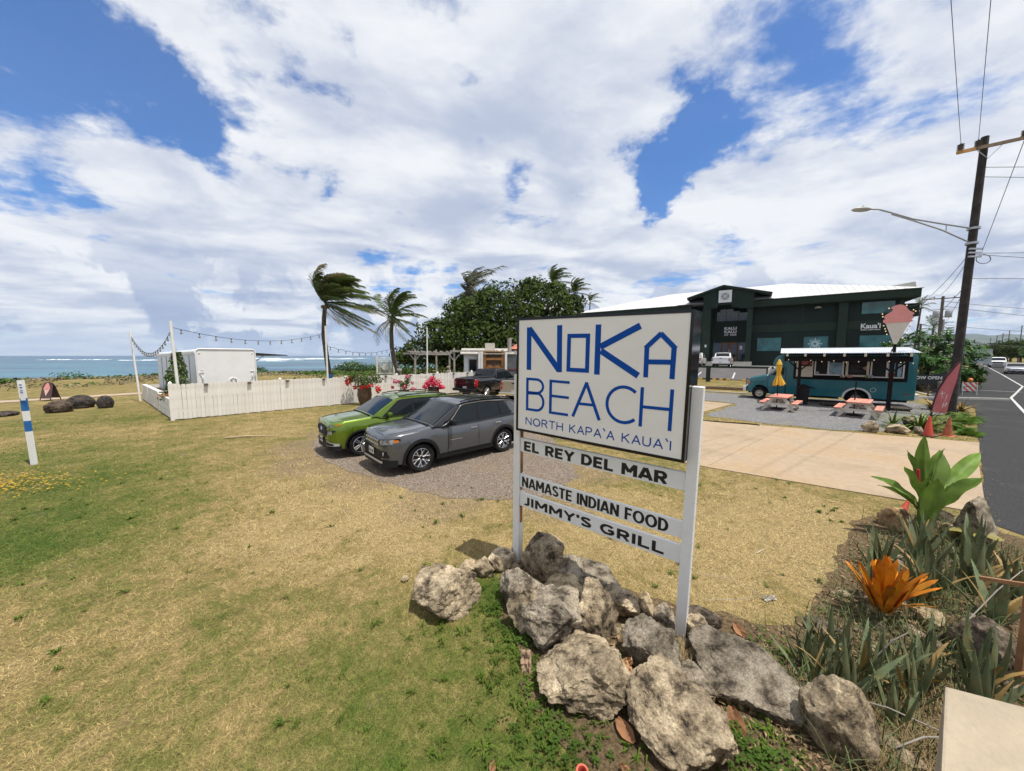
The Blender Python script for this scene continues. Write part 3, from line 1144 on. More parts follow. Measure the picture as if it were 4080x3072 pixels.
def build_sign():
	base = Vector((.83, 3.72, 0))
	root = thing('roadside_sign', 'large white sign with black frame, blue lettering and three name boards on two posts', 'sign', base)

	def P(u, k, w=0.0):          # w metres in front of the panel face
		return SO + SU * u + SK * k + SN * w - base

	def boxuk(mb, u0, u1, k0, k1, w0, w1, mi=0):
		vs = [P(u, k, w) for u in (u0, u1) for k in (k0, k1) for w in (w0, w1)]
		mb.add(vs, [(0, 1, 3, 2), (4, 6, 7, 5), (0, 4, 5, 1), (2, 3, 7, 6), (0, 2, 6, 4), (1, 5, 7, 3)], mi)
	W, Hh = 1.97, 1.4126
	# cabinet: black frame with a hollow front and the white face set in it
	mb = MB()
	f = .028
	boxuk(mb, 0, W, 0, f, -.385, 0)
	boxuk(mb, 0, W, Hh - f, Hh, -.385, 0)
	boxuk(mb, 0, f, f, Hh - f, -.385, 0)
	boxuk(mb, W - f, W, f, Hh - f, -.385, 0)
	boxuk(mb, f, W - f, f, Hh - f, -.385, -.36)
	frame = mb.build('frame', BLACK_GLOSS, root)
	mb = MB()
	boxuk(mb, f + .001, W - f - .001, f + .001, Hh - f - .001, -.30, -.006)
	mb.build('panel', PANEL_FACE, root)

	LET = {
		'N': [(0.181, 1.296, 0.185, 0.783, 0.066), (0.184, 1.284, 0.608, 0.798, 0.07), (0.602, 1.311, 0.612, 0.778, 0.064)],
		'O': [(0.704, 1.189, 0.978, 1.189, 0.046), (0.954, 1.166, 0.955, 0.836, 0.047), (0.978, 0.813, 0.704, 0.813, 0.046), (0.727, 1.166, 0.727, 0.836, 0.046)],
		'K': [(1.068, 1.305, 1.07, 0.777, 0.062), (1.098, 1.072, 1.502, 1.281, 0.065), (1.106, 1.03, 1.505, 0.792, 0.064)],
		'A': [(1.574, 1.085, 1.577, 0.78, 0.045), (1.819, 1.085, 1.817, 0.779, 0.045), (1.560, 1.062, 1.701, 1.205, 0.046), (1.693, 1.205, 1.833, 1.062, 0.045), (1.597, 0.933, 1.796, 0.936, 0.047)],
		'E': [(0.501, 0.684, 0.502, 0.278, 0.036), (0.52, 0.668, 0.748, 0.667, 0.03), (0.52, 0.494, 0.744, 0.493, 0.03), (0.52, 0.293, 0.739, 0.294, 0.03)],
		'AA': [(0.799, 0.286, 0.958, 0.684, 0.035), (0.952, 0.684, 1.117, 0.286, 0.036), (0.868, 0.441, 1.045, 0.443, 0.03)],
		'H': [(1.552, 0.681, 1.550, 0.286, 0.033), (1.826, 0.682, 1.824, 0.285, 0.033), (1.568, 0.487, 1.808, 0.490, 0.031)],
	}
	for kx, ss in LET.items():
		mb = MB()
		for i, (u0, k0, u1, k1, w) in enumerate(ss):
			a, b = Vector((u0, k0)), Vector((u1, k1))
			d = (b - a).normalized()
			n = Vector((-d.y, d.x)) * (w / 2)
			hz = .0005 * i
			mb.prism([tuple(a + n), tuple(b + n), tuple(b - n), tuple(a - n)], -.012, -.0035 + hz, lambda p, q, t: P(p, q, t))
		mb.build('letter', BLUE_PRINT, root)

	def ribbon(pts, w, closed=False):
		mb = MB()
		n = len(pts)
		L_, R_ = [], []
		for i, p in enumerate(pts):
			a = Vector(pts[i - 1] if (i > 0 or closed) else p)
			b = Vector(pts[(i + 1) % n] if (i < n - 1 or closed) else p)
			d = (b - a).normalized()
			nn = Vector((-d.y, d.x)) * (w / 2)
			L_.append(tuple(Vector(p) + nn))
			R_.append(tuple(Vector(p) - nn))
		vs = [P(p[0], p[1], -.0035) for p in L_] + [P(p[0], p[1], -.0035) for p in R_] + [P(p[0], p[1], -.012) for p in L_] + [P(p[0], p[1], -.012) for p in R_]
		fs = []
		for i in range(n if closed else n - 1):
			j = (i + 1) % n
			fs += [(i, j, n + j, n + i), (2 * n + i, 3 * n + i, 3 * n + j, 2 * n + j), (i, 2 * n + i, 2 * n + j, j), (n + i, n + j, 3 * n + j, 3 * n + i)]
		return mb.add(vs, fs)
	# B
	pts = [(.166, .285)] + [(.166, .672)]
	arc1 = [(.30 + .095 * math.sin(a), .589 + .083 * math.cos(a)) for a in np.linspace(0, math.pi, 12)]
	arc2 = [(.305 + .098 * math.sin(a), .399 + .106 * math.cos(a)) for a in np.linspace(0, math.pi, 13)]
	ribbon([(.166, .686), (.166, .278)], .036).build('letter', BLUE_PRINT, root)
	ribbon([(.1845, .671)] + arc1 + [(.1845, .506)], .031).build('letter', BLUE_PRINT, root)
	mb = ribbon([(.1845, .494)] + arc2[1:] + [(.1845, .293)], .031)
	mb.build('letter', BLUE_PRINT, root)
	arc = [(1.372 + .176 * math.cos(a), .484 + .184 * math.sin(a)) for a in np.linspace(rad(48), rad(312), 26)]
	ribbon(arc, .033).build('letter', BLUE_PRINT, root)

	# small line of thin capitals
	G = {'N': [[(0, 0), (0, 1), (.75, 0), (.75, 1)]], 'R': [[(0, 0), (0, 1), (.45, 1), (.62, .9), (.66, .75), (.6, .58), (.45, .5), (.02, .5)], [(.38, .49), (.68, 0)]],
		 'T': [[(0, 1), (.74, 1)], [(.37, .98), (.37, 0)]], 'H': [[(0, 0), (0, 1)], [(.72, 0), (.72, 1)], [(.02, .5), (.70, .5)]],
		 'K': [[(0, 0), (0, 1)], [(.64, 1), (.03, .42)], [(.2, .57), (.68, 0)]], 'A': [[(0, 0), (.38, 1), (.76, 0)], [(.15, .33), (.61, .33)]],
		 'P': [[(0, 0), (0, 1), (.42, 1), (.6, .9), (.65, .74), (.6, .56), (.42, .46), (.02, .46)]],
		 'U': [[(0, 1), (0, .3), (.08, .1), (.22, .01), (.4, .0), (.56, .06), (.66, .22), (.68, .4), (.68, 1)]], 'I': [[(0, 0), (0, 1)]],
		 'O': [[(.45 + .45 * math.cos(a), .5 + .5 * math.sin(a)) for a in np.linspace(0, 6.2832, 25)]], '`': [[(0, 1.2), (.16, .92)]]}
	adv = {'N': 1.07, 'R': .98, 'T': 1.0, 'H': 1.05, 'K': .98, 'A': 1.02, 'P': .96, 'U': 1.0, 'I': .3, 'O': 1.2, '`': .42}
	for word, ua, ub in (('NORTH', .152, .672), ('KAPA`A', .766, 1.287), ('KAUA`I', 1.375, 1.843)):
		tot = sum(adv[c] for c in word[:-1]) + {'H': .72, 'A': .76, 'I': .02}[word[-1]]
		sx = (ub - ua) / tot
		u = ua
		for c in word:
			mb = MB()
			for st in G[c]:
				q = [(u + p[0] * sx, .0995 + p[1] * .087) for p in st]
				w = .0125
				for a, b in zip(q, q[1:]):
					a, b = Vector(a), Vector(b)
					d = (b - a).normalized()
					n = Vector((-d.y, d.x)) * w / 2
					a2, b2 = a - d * w * .25, b + d * w * .25
					mb.prism([tuple(a2 + n), tuple(b2 + n), tuple(b2 - n), tuple(a2 - n)], -.012, -.004 + .0002 * len(mb.f) / 6, lambda p, q_, t: P(p, q_, t))
			mb.build('letter', BLUE_PRINT, root)
			u += adv[c] * sx

	# posts
	for (u0, u1, top, bot, rust) in ((-.112, -.014, .705, -2.05, True), (1.9725, 2.07, .712, -2.03, False)):
		mb = MB()
		boxuk(mb, u0, u1, bot, top, -.20, -.10)
		p = mb.build('post', POST_PAINT, root, bevel=.004)
		if rust:
			for (k0, k1) in ((-.62, -.30), (-.86, -.80), (-1.32, -1.06), (-.30, -.02)):
				mb = MB()
				mb.add([P(u1 + .0015, k0, -.125), P(u1 + .0015, k0, -.185), P(u1 + .0015, k1, -.175), P(u1 + .0015, k1, -.12)], [(0, 1, 2, 3)])
				mb.build('rust_streak', RUST, p, fix=False)
			mb = MB()
			boxuk(mb, u0 - .035, u0 - .001, -1.83, -1.72, -.19, -.12)
			mb.build('bracket', STEEL, p)
		else:
			mb = MB()
			for i in range(14):
				k = -.02 - i * .135
				boxuk(mb, u1 - .001, u1 + .002, k, k + .008, -.152, -.146)
			mb.build('screw', DARK, p)
	# name boards
	for (k0, k1) in ((-.31, -.128), (-.80, -.63), (-1.062, -.875)):
		mb = MB()
		boxuk(mb, -.0125, 1.971, k0, k1, -.155, -.118)
		mb.build('name_board', POST_PAINT, root, bevel=.002)
	# bold capitals on the boards, built from strokes
	cr = lambda cx, cy, rx, ry, a0, a1, n=12: [(cx + rx * math.cos(rad(t)), cy + ry * math.sin(rad(t))) for t in np.linspace(a0, a1, n)]
	GB = {'E': (.66, [[(.1, 0), (.1, 1)], [(.1, .91), (.64, .91)], [(.1, .51), (.58, .51)], [(.1, .09), (.64, .09)]]), 'L': (.62, [[(.1, 0), (.1, 1)], [(.1, .09), (.62, .09)]]),
		  'R': (.74, [[(.1, 0), (.1, 1)], [(.1, .91), (.38, .91)] + cr(.40, .68, .22, .23, 90, -90) + [(.1, .45)], [(.36, .46), (.66, 0)]]), 'Y': (.78, [[(.05, 1), (.39, .46)], [(.73, 1), (.39, .46)], [(.39, .5), (.39, 0)]]),
		  'D': (.80, [[(.1, 0), (.1, 1)], [(.1, .91)] + cr(.32, .5, .37, .41, 90, -90, 14) + [(.1, .09)]]), 'M': (.98, [[(.1, 0), (.1, 1)], [(.88, 0), (.88, 1)], [(.12, .98), (.49, .30)], [(.86, .98), (.49, .30)]]),
		  'A': (.84, [[(.06, 0), (.40, 1)], [(.78, 0), (.44, 1)], [(.2, .28), (.64, .28)]]), 'N': (.80, [[(.1, 0), (.1, 1)], [(.70, 0), (.70, 1)], [(.12, .95), (.68, .05)]]),
		  'S': (.66, [[(.60, .80)] + cr(.34, .73, .25, .185, 40, 270) + cr(.34, .27, .26, .185, 90, -140) + [(.06, .19)]]), 'T': (.70, [[(0, .91), (.70, .91)], [(.35, .9), (.35, 0)]]), 'I': (.20, [[(.1, 0), (.1, 1)]]),
		  'F': (.62, [[(.1, 0), (.1, 1)], [(.1, .91), (.62, .91)], [(.1, .49), (.56, .49)]]), 'O': (.96, [cr(.48, .5, .39, .42, 0, 360, 25)]), 'G': (.90, [cr(.47, .5, .38, .42, 42, 322, 20) + [(.78, .22), (.78, .46)], [(.84, .46), (.50, .46)]]),
		  'J': (.44, [[(.34, 1), (.34, .3)] + cr(.17, .26, .17, .18, 0, -140, 8)]), "'": (.16, [[(.08, 1), (.08, .66)]]), ' ': (.34, [])}
	for body, u, k, wd, ht, bw, gap in (('EL REY DEL MAR', .05, -.290, 1.755, .128, .24, .13), ('NAMASTE INDIAN FOOD', .024, -.785, 1.82, .137, .165, .125), ("JIMMY'S GRILL", .063, -1.033, 1.755, .115, .25, .13)):
		tot = sum(GB[c][0] + gap for c in body) - gap
		sx = wd / tot
		uu = u
		for c in body:
			if c == ' ':
				uu += (GB[c][0] + gap) * sx
				continue
			mb = MB()
			for q, st in enumerate(GB[c][1]):
				n = len(st)
				L_, R_ = [], []
				for i, p in enumerate(st):
					pa, pb = st[max(i - 1, 0)], st[min(i + 1, n - 1)]
					if c == 'O' and i in (0, n - 1):
						pa, pb = st[-2], st[1]
					d = Vector(pb) - Vector(pa)
					d.normalize()
					# stroke weight counted in letter heights, the letters being stretched sideways
					ww = Vector((-d.y * bw / 2 * (ht / sx) * 1.35, d.x * bw / 2))
					L_.append(Vector(p) + ww)
					R_.append(Vector(p) - ww)
				w0 = -.1165 + .0003 * q
				pt = lambda p, w: P(uu + p.x * sx, k + min(max(p.y, -.01), 1.01) * ht, w)
				for i in range(n - 1):
					mb.add([pt(p, w) for w in (w0, -.118) for p in (L_[i], L_[i + 1], R_[i + 1], R_[i])], [(0, 1, 2, 3), (0, 4, 5, 1), (2, 6, 7, 3), (1, 5, 6, 2), (3, 7, 4, 0)])
			mb.build('letter', BLACK_PRINT, root, fix=False)
			uu += (GB[c][0] + gap) * sx


build_sign()

# ------------------------------------------------------------------ rocks
# x, y, half width, height, material, label, stretch/tilt options
RK = 'limestone rocks'
ROCKS = [
	(-.74, 3.73, .33, .36, 'limestone', 'largest limestone boulder at the left end of the rock pile, alone on the lawn'),
	(-.58, 4.30, .10, .15, 'limestone_pale', 'smallest round stone behind the left boulder of the sign rocks'),
	(-.38, 4.28, .13, .21, 'limestone', 'ochre round stone touching the smallest one left of the sign post'),
	(-.14, 4.41, .15, .20, 'limestone', 'flat pale stone close behind the left sign post'),
	(.39, 4.30, .25, .46, 'limestone', 'tall pointed boulder right of the left sign post at the back of the pile'),
	(.74, 4.22, .24, .26, 'limestone_grey', 'dark hollowed stone at the back, right of the tall pointed boulder'),
	(1.02, 4.06, .27, .16, 'limestone_grey', 'low long stone at the back edge of the pile under the name boards'),
	(.15, 3.72, .25, .40, 'limestone_grey', 'brown wedge shaped rock in front of the left sign post'),
	(.17, 3.42, .19, .41, 'limestone', 'upright rounded rock leaning on the brown wedge, left side of the pile'),
	(.62, 3.95, .23, .17, 'limestone_pale', 'flat cream stone in the middle of the pile behind the broad rock'),
	(.43, 3.32, .32, .42, 'limestone_grey', 'broad rock with sloping top in the middle of the pile'),
	(.88, 3.32, .18, .52, 'limestone', 'narrow standing rock with a knobbed top in the middle of the pile'),
	(1.20, 3.58, .18, .26, 'limestone', 'rounded rock behind the standing rock, towards the right post'),
	(1.46, 3.53, .09, .28, 'limestone_pale', 'small pale yellow pointed stone standing on the grass by the pile'),
	(1.62, 3.43, .10, .19, 'limestone_grey', 'small grey stone just left of the right sign post, behind'),
	(1.27, 2.92, .21, .40, 'limestone_grey', 'square grey block in front of the right sign post'),
	(.62, 2.78, .38, .36, 'limestone', 'biggest flat faced rock at the front centre of the pile'),
	(1.24, 2.34, .36, .36, 'limestone', 'pitted white and grey boulder at the bottom of the photo'),
	(2.06, 2.82, .45, .24, 'limestone_grey', 'wide craggy boulder right of the right sign post'),
	(2.04, 3.41, .14, .15, 'rock_dark', 'small dark stone behind the right sign post on the lawn'),
	(1.86, 3.24, .10, .21, 'limestone', 'small stone wedged between right sign post and wide boulder'),
	(1.60, 2.70, .17, .14, 'limestone_grey', 'low pitted stone under the edge of the wide boulder'),
	(2.40, 2.30, .19, .47, 'limestone', 'upright slab rock with a slanting top beside the aloes'),
	(2.77, 2.20, .10, .09, 'limestone', 'small stone low beside the concrete wall'),
	(4.40, 3.00, .20, .41, 'rock_dark', 'brown rough rock behind the aloes next to the wooden stake'),
	(3.23, 3.30, .14, .11, 'rock_dark', 'flat brown rock at the left edge of the aloe bed'),
	(4.44, 3.41, .09, .18, 'limestone_pale', 'pale chip of rock behind the orange bromeliad'),
	(5.21, 4.41, .11, .10, 'limestone_grey', 'small rock between the bromeliad and the broad leaved plant'),
	(6.36, 5.46, .22, .34, 'limestone_ochre', 'orange tan rock left of the broad leaved green plant'),
	(7.49, 5.77, .16, .21, 'rock_dark', 'low brown rock behind the broad leaved green plant'),
	(6.97, 4.95, .21, .75, 'limestone_grey', 'tall upright layered rock at the road edge by the drive'),
	(6.91, 5.18, .12, .23, 'limestone_pale', 'pale rock at the foot of the tall layered rock'),
	(13.42, 12.66, .24, .42, 'limestone', 'pointed pale rock at the far edge of the drive, nearest the picnic tables'),
	(14.26, 12.49, .33, .34, 'limestone', 'long pale rock in the middle of the row along the far drive edge'),
	(15.74, 13.31, .29, .50, 'rock_dark', 'dark grey rock behind the long pale one, beside the sword leaved plants'),
	(14.91, 12.37, .13, .27, 'limestone_grey', 'small grey rock left of the red cone'),
	(-22.96, 17.2, .49, .63, 'lava_brown', 'brown wedge shaped boulder, left one of the three on the far lawn'),
	(-23.67, 18.63, .56, .71, 'lava', 'black rounded boulder, middle and largest of the three on the far lawn'),
	(-22.29, 18.62, .33, .69, 'lava', 'black upright boulder, right one of the three on the far lawn'),
	(-24.13, 16.07, .46, .24, 'lava', 'low black rock at the left edge of the lawn behind the marker post'),
]


def build_rock(i, x, y, a, h, mname, label):
	r = random.Random(100 + i)
	near = math.hypot(x, y) < 7
	bm = bmesh.new()
	bmesh.ops.create_icosphere(bm, subdivisions=(6 if a > .28 and math.hypot(x, y) < 4.5 else 5) if (near and a > .15) else 4, radius=1.0)
	sd = r.uniform(0, 90)
	planes = []
	for _ in range(15):
		v = Vector((r.gauss(0, 1), r.gauss(0, 1), r.gauss(0, .8))).normalized()
		planes.append((v, r.uniform(.50, .80)))
	lava = mname.startswith('lava')
	for v in bm.verts:
		p = v.co.copy()
		if not lava:
			for n, d in planes:
				t = p.dot(n) - d
				if t > 0:
					p -= n * t * .96
		q = p + Vector((sd, sd * .3, 0))
		amp = .07 if lava else .08
		k = 1 + amp * noise.noise(q * 1.7) + .085 * noise.noise(q * 4.1) + .045 * noise.noise(q * 9)
		if not lava:
			k -= .085 * max(0.0, noise.noise(q * 6.3 + Vector((7, 7, 7)))) + .03 * noise.ridged_multi_fractal(q * 5, 1.0, 2.0, 4, 1.0, 2.0) - .03
			k += .028 * noise.noise(q * 21)
			if near:
				k -= .05 * max(0.0, noise.noise(q * 13 + Vector((3, 1, 8))) - .22) + .012 * noise.noise(q * 46)
		v.co = p * k
	xs = [v.co.x for v in bm.verts]
	ys = [v.co.y for v in bm.verts]
	zs = [v.co.z for v in bm.verts]
	cx, cy = (min(xs) + max(xs)) / 2, (min(ys) + max(ys)) / 2
	wx, wy, wz = (max(xs) - min(xs)) / 2, (max(ys) - min(ys)) / 2, max(zs) - min(zs)
	face = math.atan2(y, x) - math.pi / 2
	sx_ = (1.05 if a > .33 else 1.2) if near else 1.0
	c, s = math.cos(face), math.sin(face)
	for v in bm.verts:
		px, py = (v.co.x - cx) / wx * a * sx_, (v.co.y - cy) / wy * a * sx_ * .9
		pz = (v.co.z - min(zs)) / wz
		z = (pz - .22) / .78 * h * (1.06 if near else 1) if pz > .22 else (pz - .22) * h
		v.co = (c * px - s * py, s * px + c * py, z)
	me = bpy.data.meshes.new('boulder')
	bm.to_mesh(me)
	bm.free()
	me.materials.append(MATS[mname])
	me.shade_smooth()
	me.set_sharp_from_angle(angle=rad(34))
	z0 = gzs(x, y)
	o = link('boulder', me, None, (x, y, z0))
	tag(o, label, 'rock', RK if not lava else 'lava boulders on the far lawn')


for i_, (x_, y_, a_, h_, m_, l_) in enumerate(ROCKS):
	build_rock(i_, x_, y_, a_, h_, m_, l_)



def filler_stones():
	r = random.Random(66)
	V, F = [], []
	bm = bmesh.new()
	bmesh.ops.create_icosphere(bm, subdivisions=2, radius=1)
	bv = [v.co.copy() for v in bm.verts]
	bf = [tuple(v.index for v in f.verts) for f in bm.faces]
	bm.free()
	for _ in range(150):
		if r.random() < .55:
			t = r.random()
			x, y = lerp(.0, 2.0, t) + r.gauss(0, .16), lerp(4.15, 2.85, t) + r.gauss(-.15, .22)
		else:
			x, y = r.uniform(2.3, 6.8), 0
			y = 2.3 + (x - 2.3) * .62 + r.gauss(0, .35)
		s = r.uniform(.02, .085)
		sd = r.uniform(0, 99)
		o = len(V)
		for p in bv:
			k = s * (1 + .35 * noise.noise(p * 1.3 + Vector((sd, 0, 0))) + .2 * noise.noise(p * 3 + Vector((sd, 0, 0))))
			V.append((x + p.x * k, y + p.y * k * .8, s * .25 + p.z * k * .75))
		for f in bf:
			F += [i + o for i in f]
	o = np_mesh('small_stones', np.array(V), 3, np.array(F), MATS['limestone'])
	tag(o, 'small broken stones between the boulders and aloes', 'stones', kind='stuff')
	# fallen leaves and chips covering the soil
	V = []
	for _ in range(2600):
		t = r.random()
		if t < .4:
			x, y = lerp(.0, 2.2, r.random()), 0
			y = 4.1 - .72 * x + r.gauss(-.15, .28)
		else:
			x = r.uniform(1.8, 7.0)
			y = 2.2 + (x - 1.8) * .62 + r.gauss(0, .45)
		if not in_poly(np.array([x]), np.array([y]), BED)[0]:
			continue
		a, l = r.uniform(0, 6.28), r.uniform(.012, .045)
		w = l * r.uniform(.15, .5)
		dx, dy, z = math.cos(a) * l, math.sin(a) * l, r.uniform(.008, .03)
		V += [(x - dx, y - dy, z), (x + dy * w / l, y - dx * w / l, z + r.uniform(-.004, .012)), (x + dx, y + dy, z + r.uniform(-.004, .015)), (x - dy * w / l, y + dx * w / l, z)]
	o = np_mesh('leaf_litter', np.array(V), 4, np.arange(len(V)), mat('litter', (.22, .145, .075), rough=.9, var=.6, vs=30))
	tag(o, 'dry leaf litter on the soil of the planting bed', 'leaf litter', kind='stuff')


filler_stones()

# ------------------------------------------------------------------ near plants
ALOE = mat('aloe_leaf', (.105, .135, .065), rough=.6, var=.3, vs=9, rnd=.3, spec=.3, dirt=((.21, .15, .06), .5, 5))
ALOE_DRY = mat('aloe_leaf_dry', (.30, .19, .06), rough=.7, var=.3, vs=7, rnd=.25)
BROM = mat('bromeliad_leaf', (.58, .185, .010), rough=.6, var=.35, vs=9, rnd=.38, spec=.25, trans=.18, dirt=((.55, .36, .02), .7, 4))
BROM_TIP = mat('bromeliad_dead_leaf', (.06, .035, .02), rough=.9, var=.3)
BIGLEAF = mat('broad_leaf', (.125, .205, .032), rough=.6, spec=.3, var=.28, vs=5, trans=.22, rnd=.2, dirt=((.15, .21, .05), .55, 3))
BIGLEAF_DRY = mat('broad_leaf_yellow', (.24, .20, .04), rough=.6, var=.3, vs=5, trans=.15)


def aloe_leaf_mesh(name, ln, w, th, bend, m, seg=7, teeth=True, strap=False):
	"""thick tapering leaf along +X, curving upwards"""
	mb = MB()
	pts = []
	x = z = 0.0
	an = 0.0
	for i in range(seg + 1):
		pts.append((x, z, an))
		an += bend / seg
		x += ln / seg * math.cos(an)
		z += ln / seg * math.sin(an)
	rings = []
	for i, (x, z, an) in enumerate(pts):
		t = i / seg
		ww = w * (1 - t ** (14 if strap else 1.7)) * (.75 + .5 * min(1, t * 4)) / 1.25 + .002
		tt = th * (1 - t * .9)
		nx, nz = -math.sin(an), math.cos(an)
		rings.append([(x + nx * tt * .35, ww, z + nz * tt * .35), (x - nx * tt, ww * .55, z - nz * tt), (x - nx * tt, -ww * .55, z - nz * tt), (x + nx * tt * .35, -ww, z + nz * tt * .35), (x - nx * tt * .05, 0, z - nz * tt * .05)])
	vs = [p for r_ in rings for p in r_]
	fs = []
	for i in range(seg):
		for k in range(5):
			k2 = (k + 1) % 5
			fs.append((i * 5 + k, i * 5 + k2, i * 5 + 5 + k2, i * 5 + 5 + k))
	mb.add(vs, fs)
	if teeth:
		for i in range(1, seg * 2):
			t = i / (seg * 2)
			j = min(int(t * seg), seg - 1)
			for sgn, kk in ((1, 0), (-1, 3)):
				p = Vector(rings[j][kk]).lerp(Vector(rings[j + 1][kk]), t * seg - j)
				mb.add([p + Vector((-.006, 0, 0)), p + Vector((.006, 0, 0)), p + Vector((.004, sgn * .009, .002))], [(0, 1, 2)])
	me_o = mb.build(name, m, smooth=50)
	me = me_o.data
	bpy.data.objects.remove(me_o)
	return me


def rosette(name, label, cat, group, x, y, n, meshes, r, el=(35, 85), sc_=(.7, 1.1), z=None, roll=.35):
	root = thing(name, label, cat, (x, y, gzs(x, y) if z is None else z), 0, group)
	for k in range(n):
		a = k * 2.39996 + r.uniform(-.35, .35)
		t = k / max(1, n - 1)
		e = rad(lerp(el[0], el[1], t) + r.uniform(-9, 9))
		o = link('leaf', r.choice(meshes), root)
		d = .012 + .05 * (1 - t)
		o.location = (math.cos(a) * d, math.sin(a) * d, r.uniform(0, .02))
		o.rotation_euler = Matrix.Rotation(a, 3, 'Z').to_4x4().to_euler()
		M = Matrix.Rotation(a, 3, 'Z') @ Matrix.Rotation(-e, 3, 'Y') @ Matrix.Rotation(r.uniform(-roll, roll), 3, 'X')
		o.rotation_euler = M.to_euler()
		s = r.uniform(*sc_)
		o.scale = (s, s * r.uniform(.85, 1.1), s)
	return root


AL = [aloe_leaf_mesh('aloe_leaf', .60, .042, .018, b, ALOE) for b in (.15, .35, -.2, .5)]
ALD = [aloe_leaf_mesh('aloe_leaf_dry', .54, .030, .010, b, ALOE_DRY) for b in (-.5, -.9)]
AG = 'aloes in the roadside bed'
rr_ = random.Random(21)
ALOES = [
	(2.75, 2.62, 13, .86, 'aloe with brown edged leaves left of the others, beside the slab rock'),
	(3.02, 2.72, 13, .82, 'aloe with long upright leaves directly below the orange bromeliad'),
	(3.28, 2.60, 13, .82, 'aloe in the middle of the bed in front of the brown rock'),
	(3.55, 2.74, 13, .80, 'aloe behind the corner of the concrete wall'),
	(3.72, 2.48, 12, .85, 'aloe partly hidden by the concrete wall corner'),
	(4.05, 2.72, 13, .95, 'aloe nearest the wooden stake'),
	(3.02, 3.05, 9, .7, 'thin aloe left of the orange bromeliad'),
	(4.75, 3.75, 13, 1.0, 'aloe right behind the orange bromeliad'),
	(5.15, 3.95, 14, 1.0, 'grey green aloe between the bromeliad and the leafy plant'),
	(5.55, 3.90, 13, 1.1, 'large spreading aloe at the right edge behind the brown rock'),
	(5.65, 4.55, 12, .95, 'dark slender aloe at the foot of the broad leaved plant'),
	(6.05, 4.85, 11, .9, 'dark slender aloe left under the broad leaved plant'),
	(5.95, 4.2, 12, 1.05, 'aloe with a yellowish leaf at the far right of the bed'),
	(2.95, 2.42, 9, .62, 'short aloe low in the dry grass behind the slab rock'),
	(2.72, 2.92, 9, .75, 'small upright aloe at the left end of the bed beside the wide craggy boulder'),
	(3.9, 2.98, 10, .6, 'aloe just in front of the brown rough rock'),
	(4.25, 3.75, 12, .9, 'aloe close behind the right side of the orange bromeliad'),
	(4.9, 4.35, 11, .85, 'small aloe left behind the bromeliad by the lawn'),
	(6.35, 4.55, 12, 1.0, 'aloe in front of the tall layered rock'),
	(2.6, 2.72, 9, .7, 'slender aloe leaning over the slab rock'),
	(5.2, 3.45, 12, 1.0, 'aloe beyond the stake at the right edge of the photo'),
	(5.9, 3.75, 12, 1.0, 'aloe at the far right behind the spreading one'),
	(3.38, 2.90, 10, .62, 'aloe tucked under the front leaves of the orange bromeliad'),
]
for (x_, y_, n_, s_, l_) in ALOES:
	rosette('aloe_plant', l_, 'aloe', AG, x_, y_, n_, AL * 3 + ALD, rr_, (56, 92), (s_ * .72, s_ * 1.15))

BRD = [aloe_leaf_mesh('bromeliad_dead_leaf', .46, .018, .004, b, BROM_TIP, 6, False) for b in (-.3, .2)]
BR = [aloe_leaf_mesh('bromeliad_leaf', .54, .027, .003, b, BROM, 10, False, True) for b in (.25, -.25, .05, -.5)]
rosette('bromeliad', 'bright orange bromeliad with strap leaves in the aloe bed', 'bromeliad', None, 4.0, 3.48, 62, BR * 6 + BRD, rr_, (56, 95), (.78, 1.18), .10)


def broad_leaf(name, ln, w, m, parent, M, droop=.5, fold=.25, curl=0.0):
	mb = MB()
	nu, nv = 12, 6

	def fn(u, v):
		t = u
		ww = w * math.sin(math.pi * min(1, .03 + .97 * t ** 1.35)) ** .7
		s = (v - .5) * 2
		an = droop * t * t
		x = ln * t * (1 - .18 * droop * t)
		z = -ln * .42 * droop * t * t + abs(s) * ww * fold + .018 * math.sin(t * 15 + s * 2) * abs(s)
		return Vector((x, s * ww * (1 - curl * t), z))
	mb.grid(fn, nu, nv)
	mb.add([(0, -.012, -.004), (0, .012, -.004), (ln * .9, 0, -ln * .36 * droop * .81 - .003)], [(0, 1, 2)])
	o = mb.build(name, m, parent, smooth=60, fix=False)
	o.matrix_local = M
	return o


def aim(p0, p1, roll=0.0):
	d = (Vector(p1) - Vector(p0)).normalized()
	q = d.to_track_quat('X', 'Z').to_matrix()
	return Matrix.Translation(p0) @ (q @ Matrix.Rotation(roll, 3, 'X')).to_4x4()


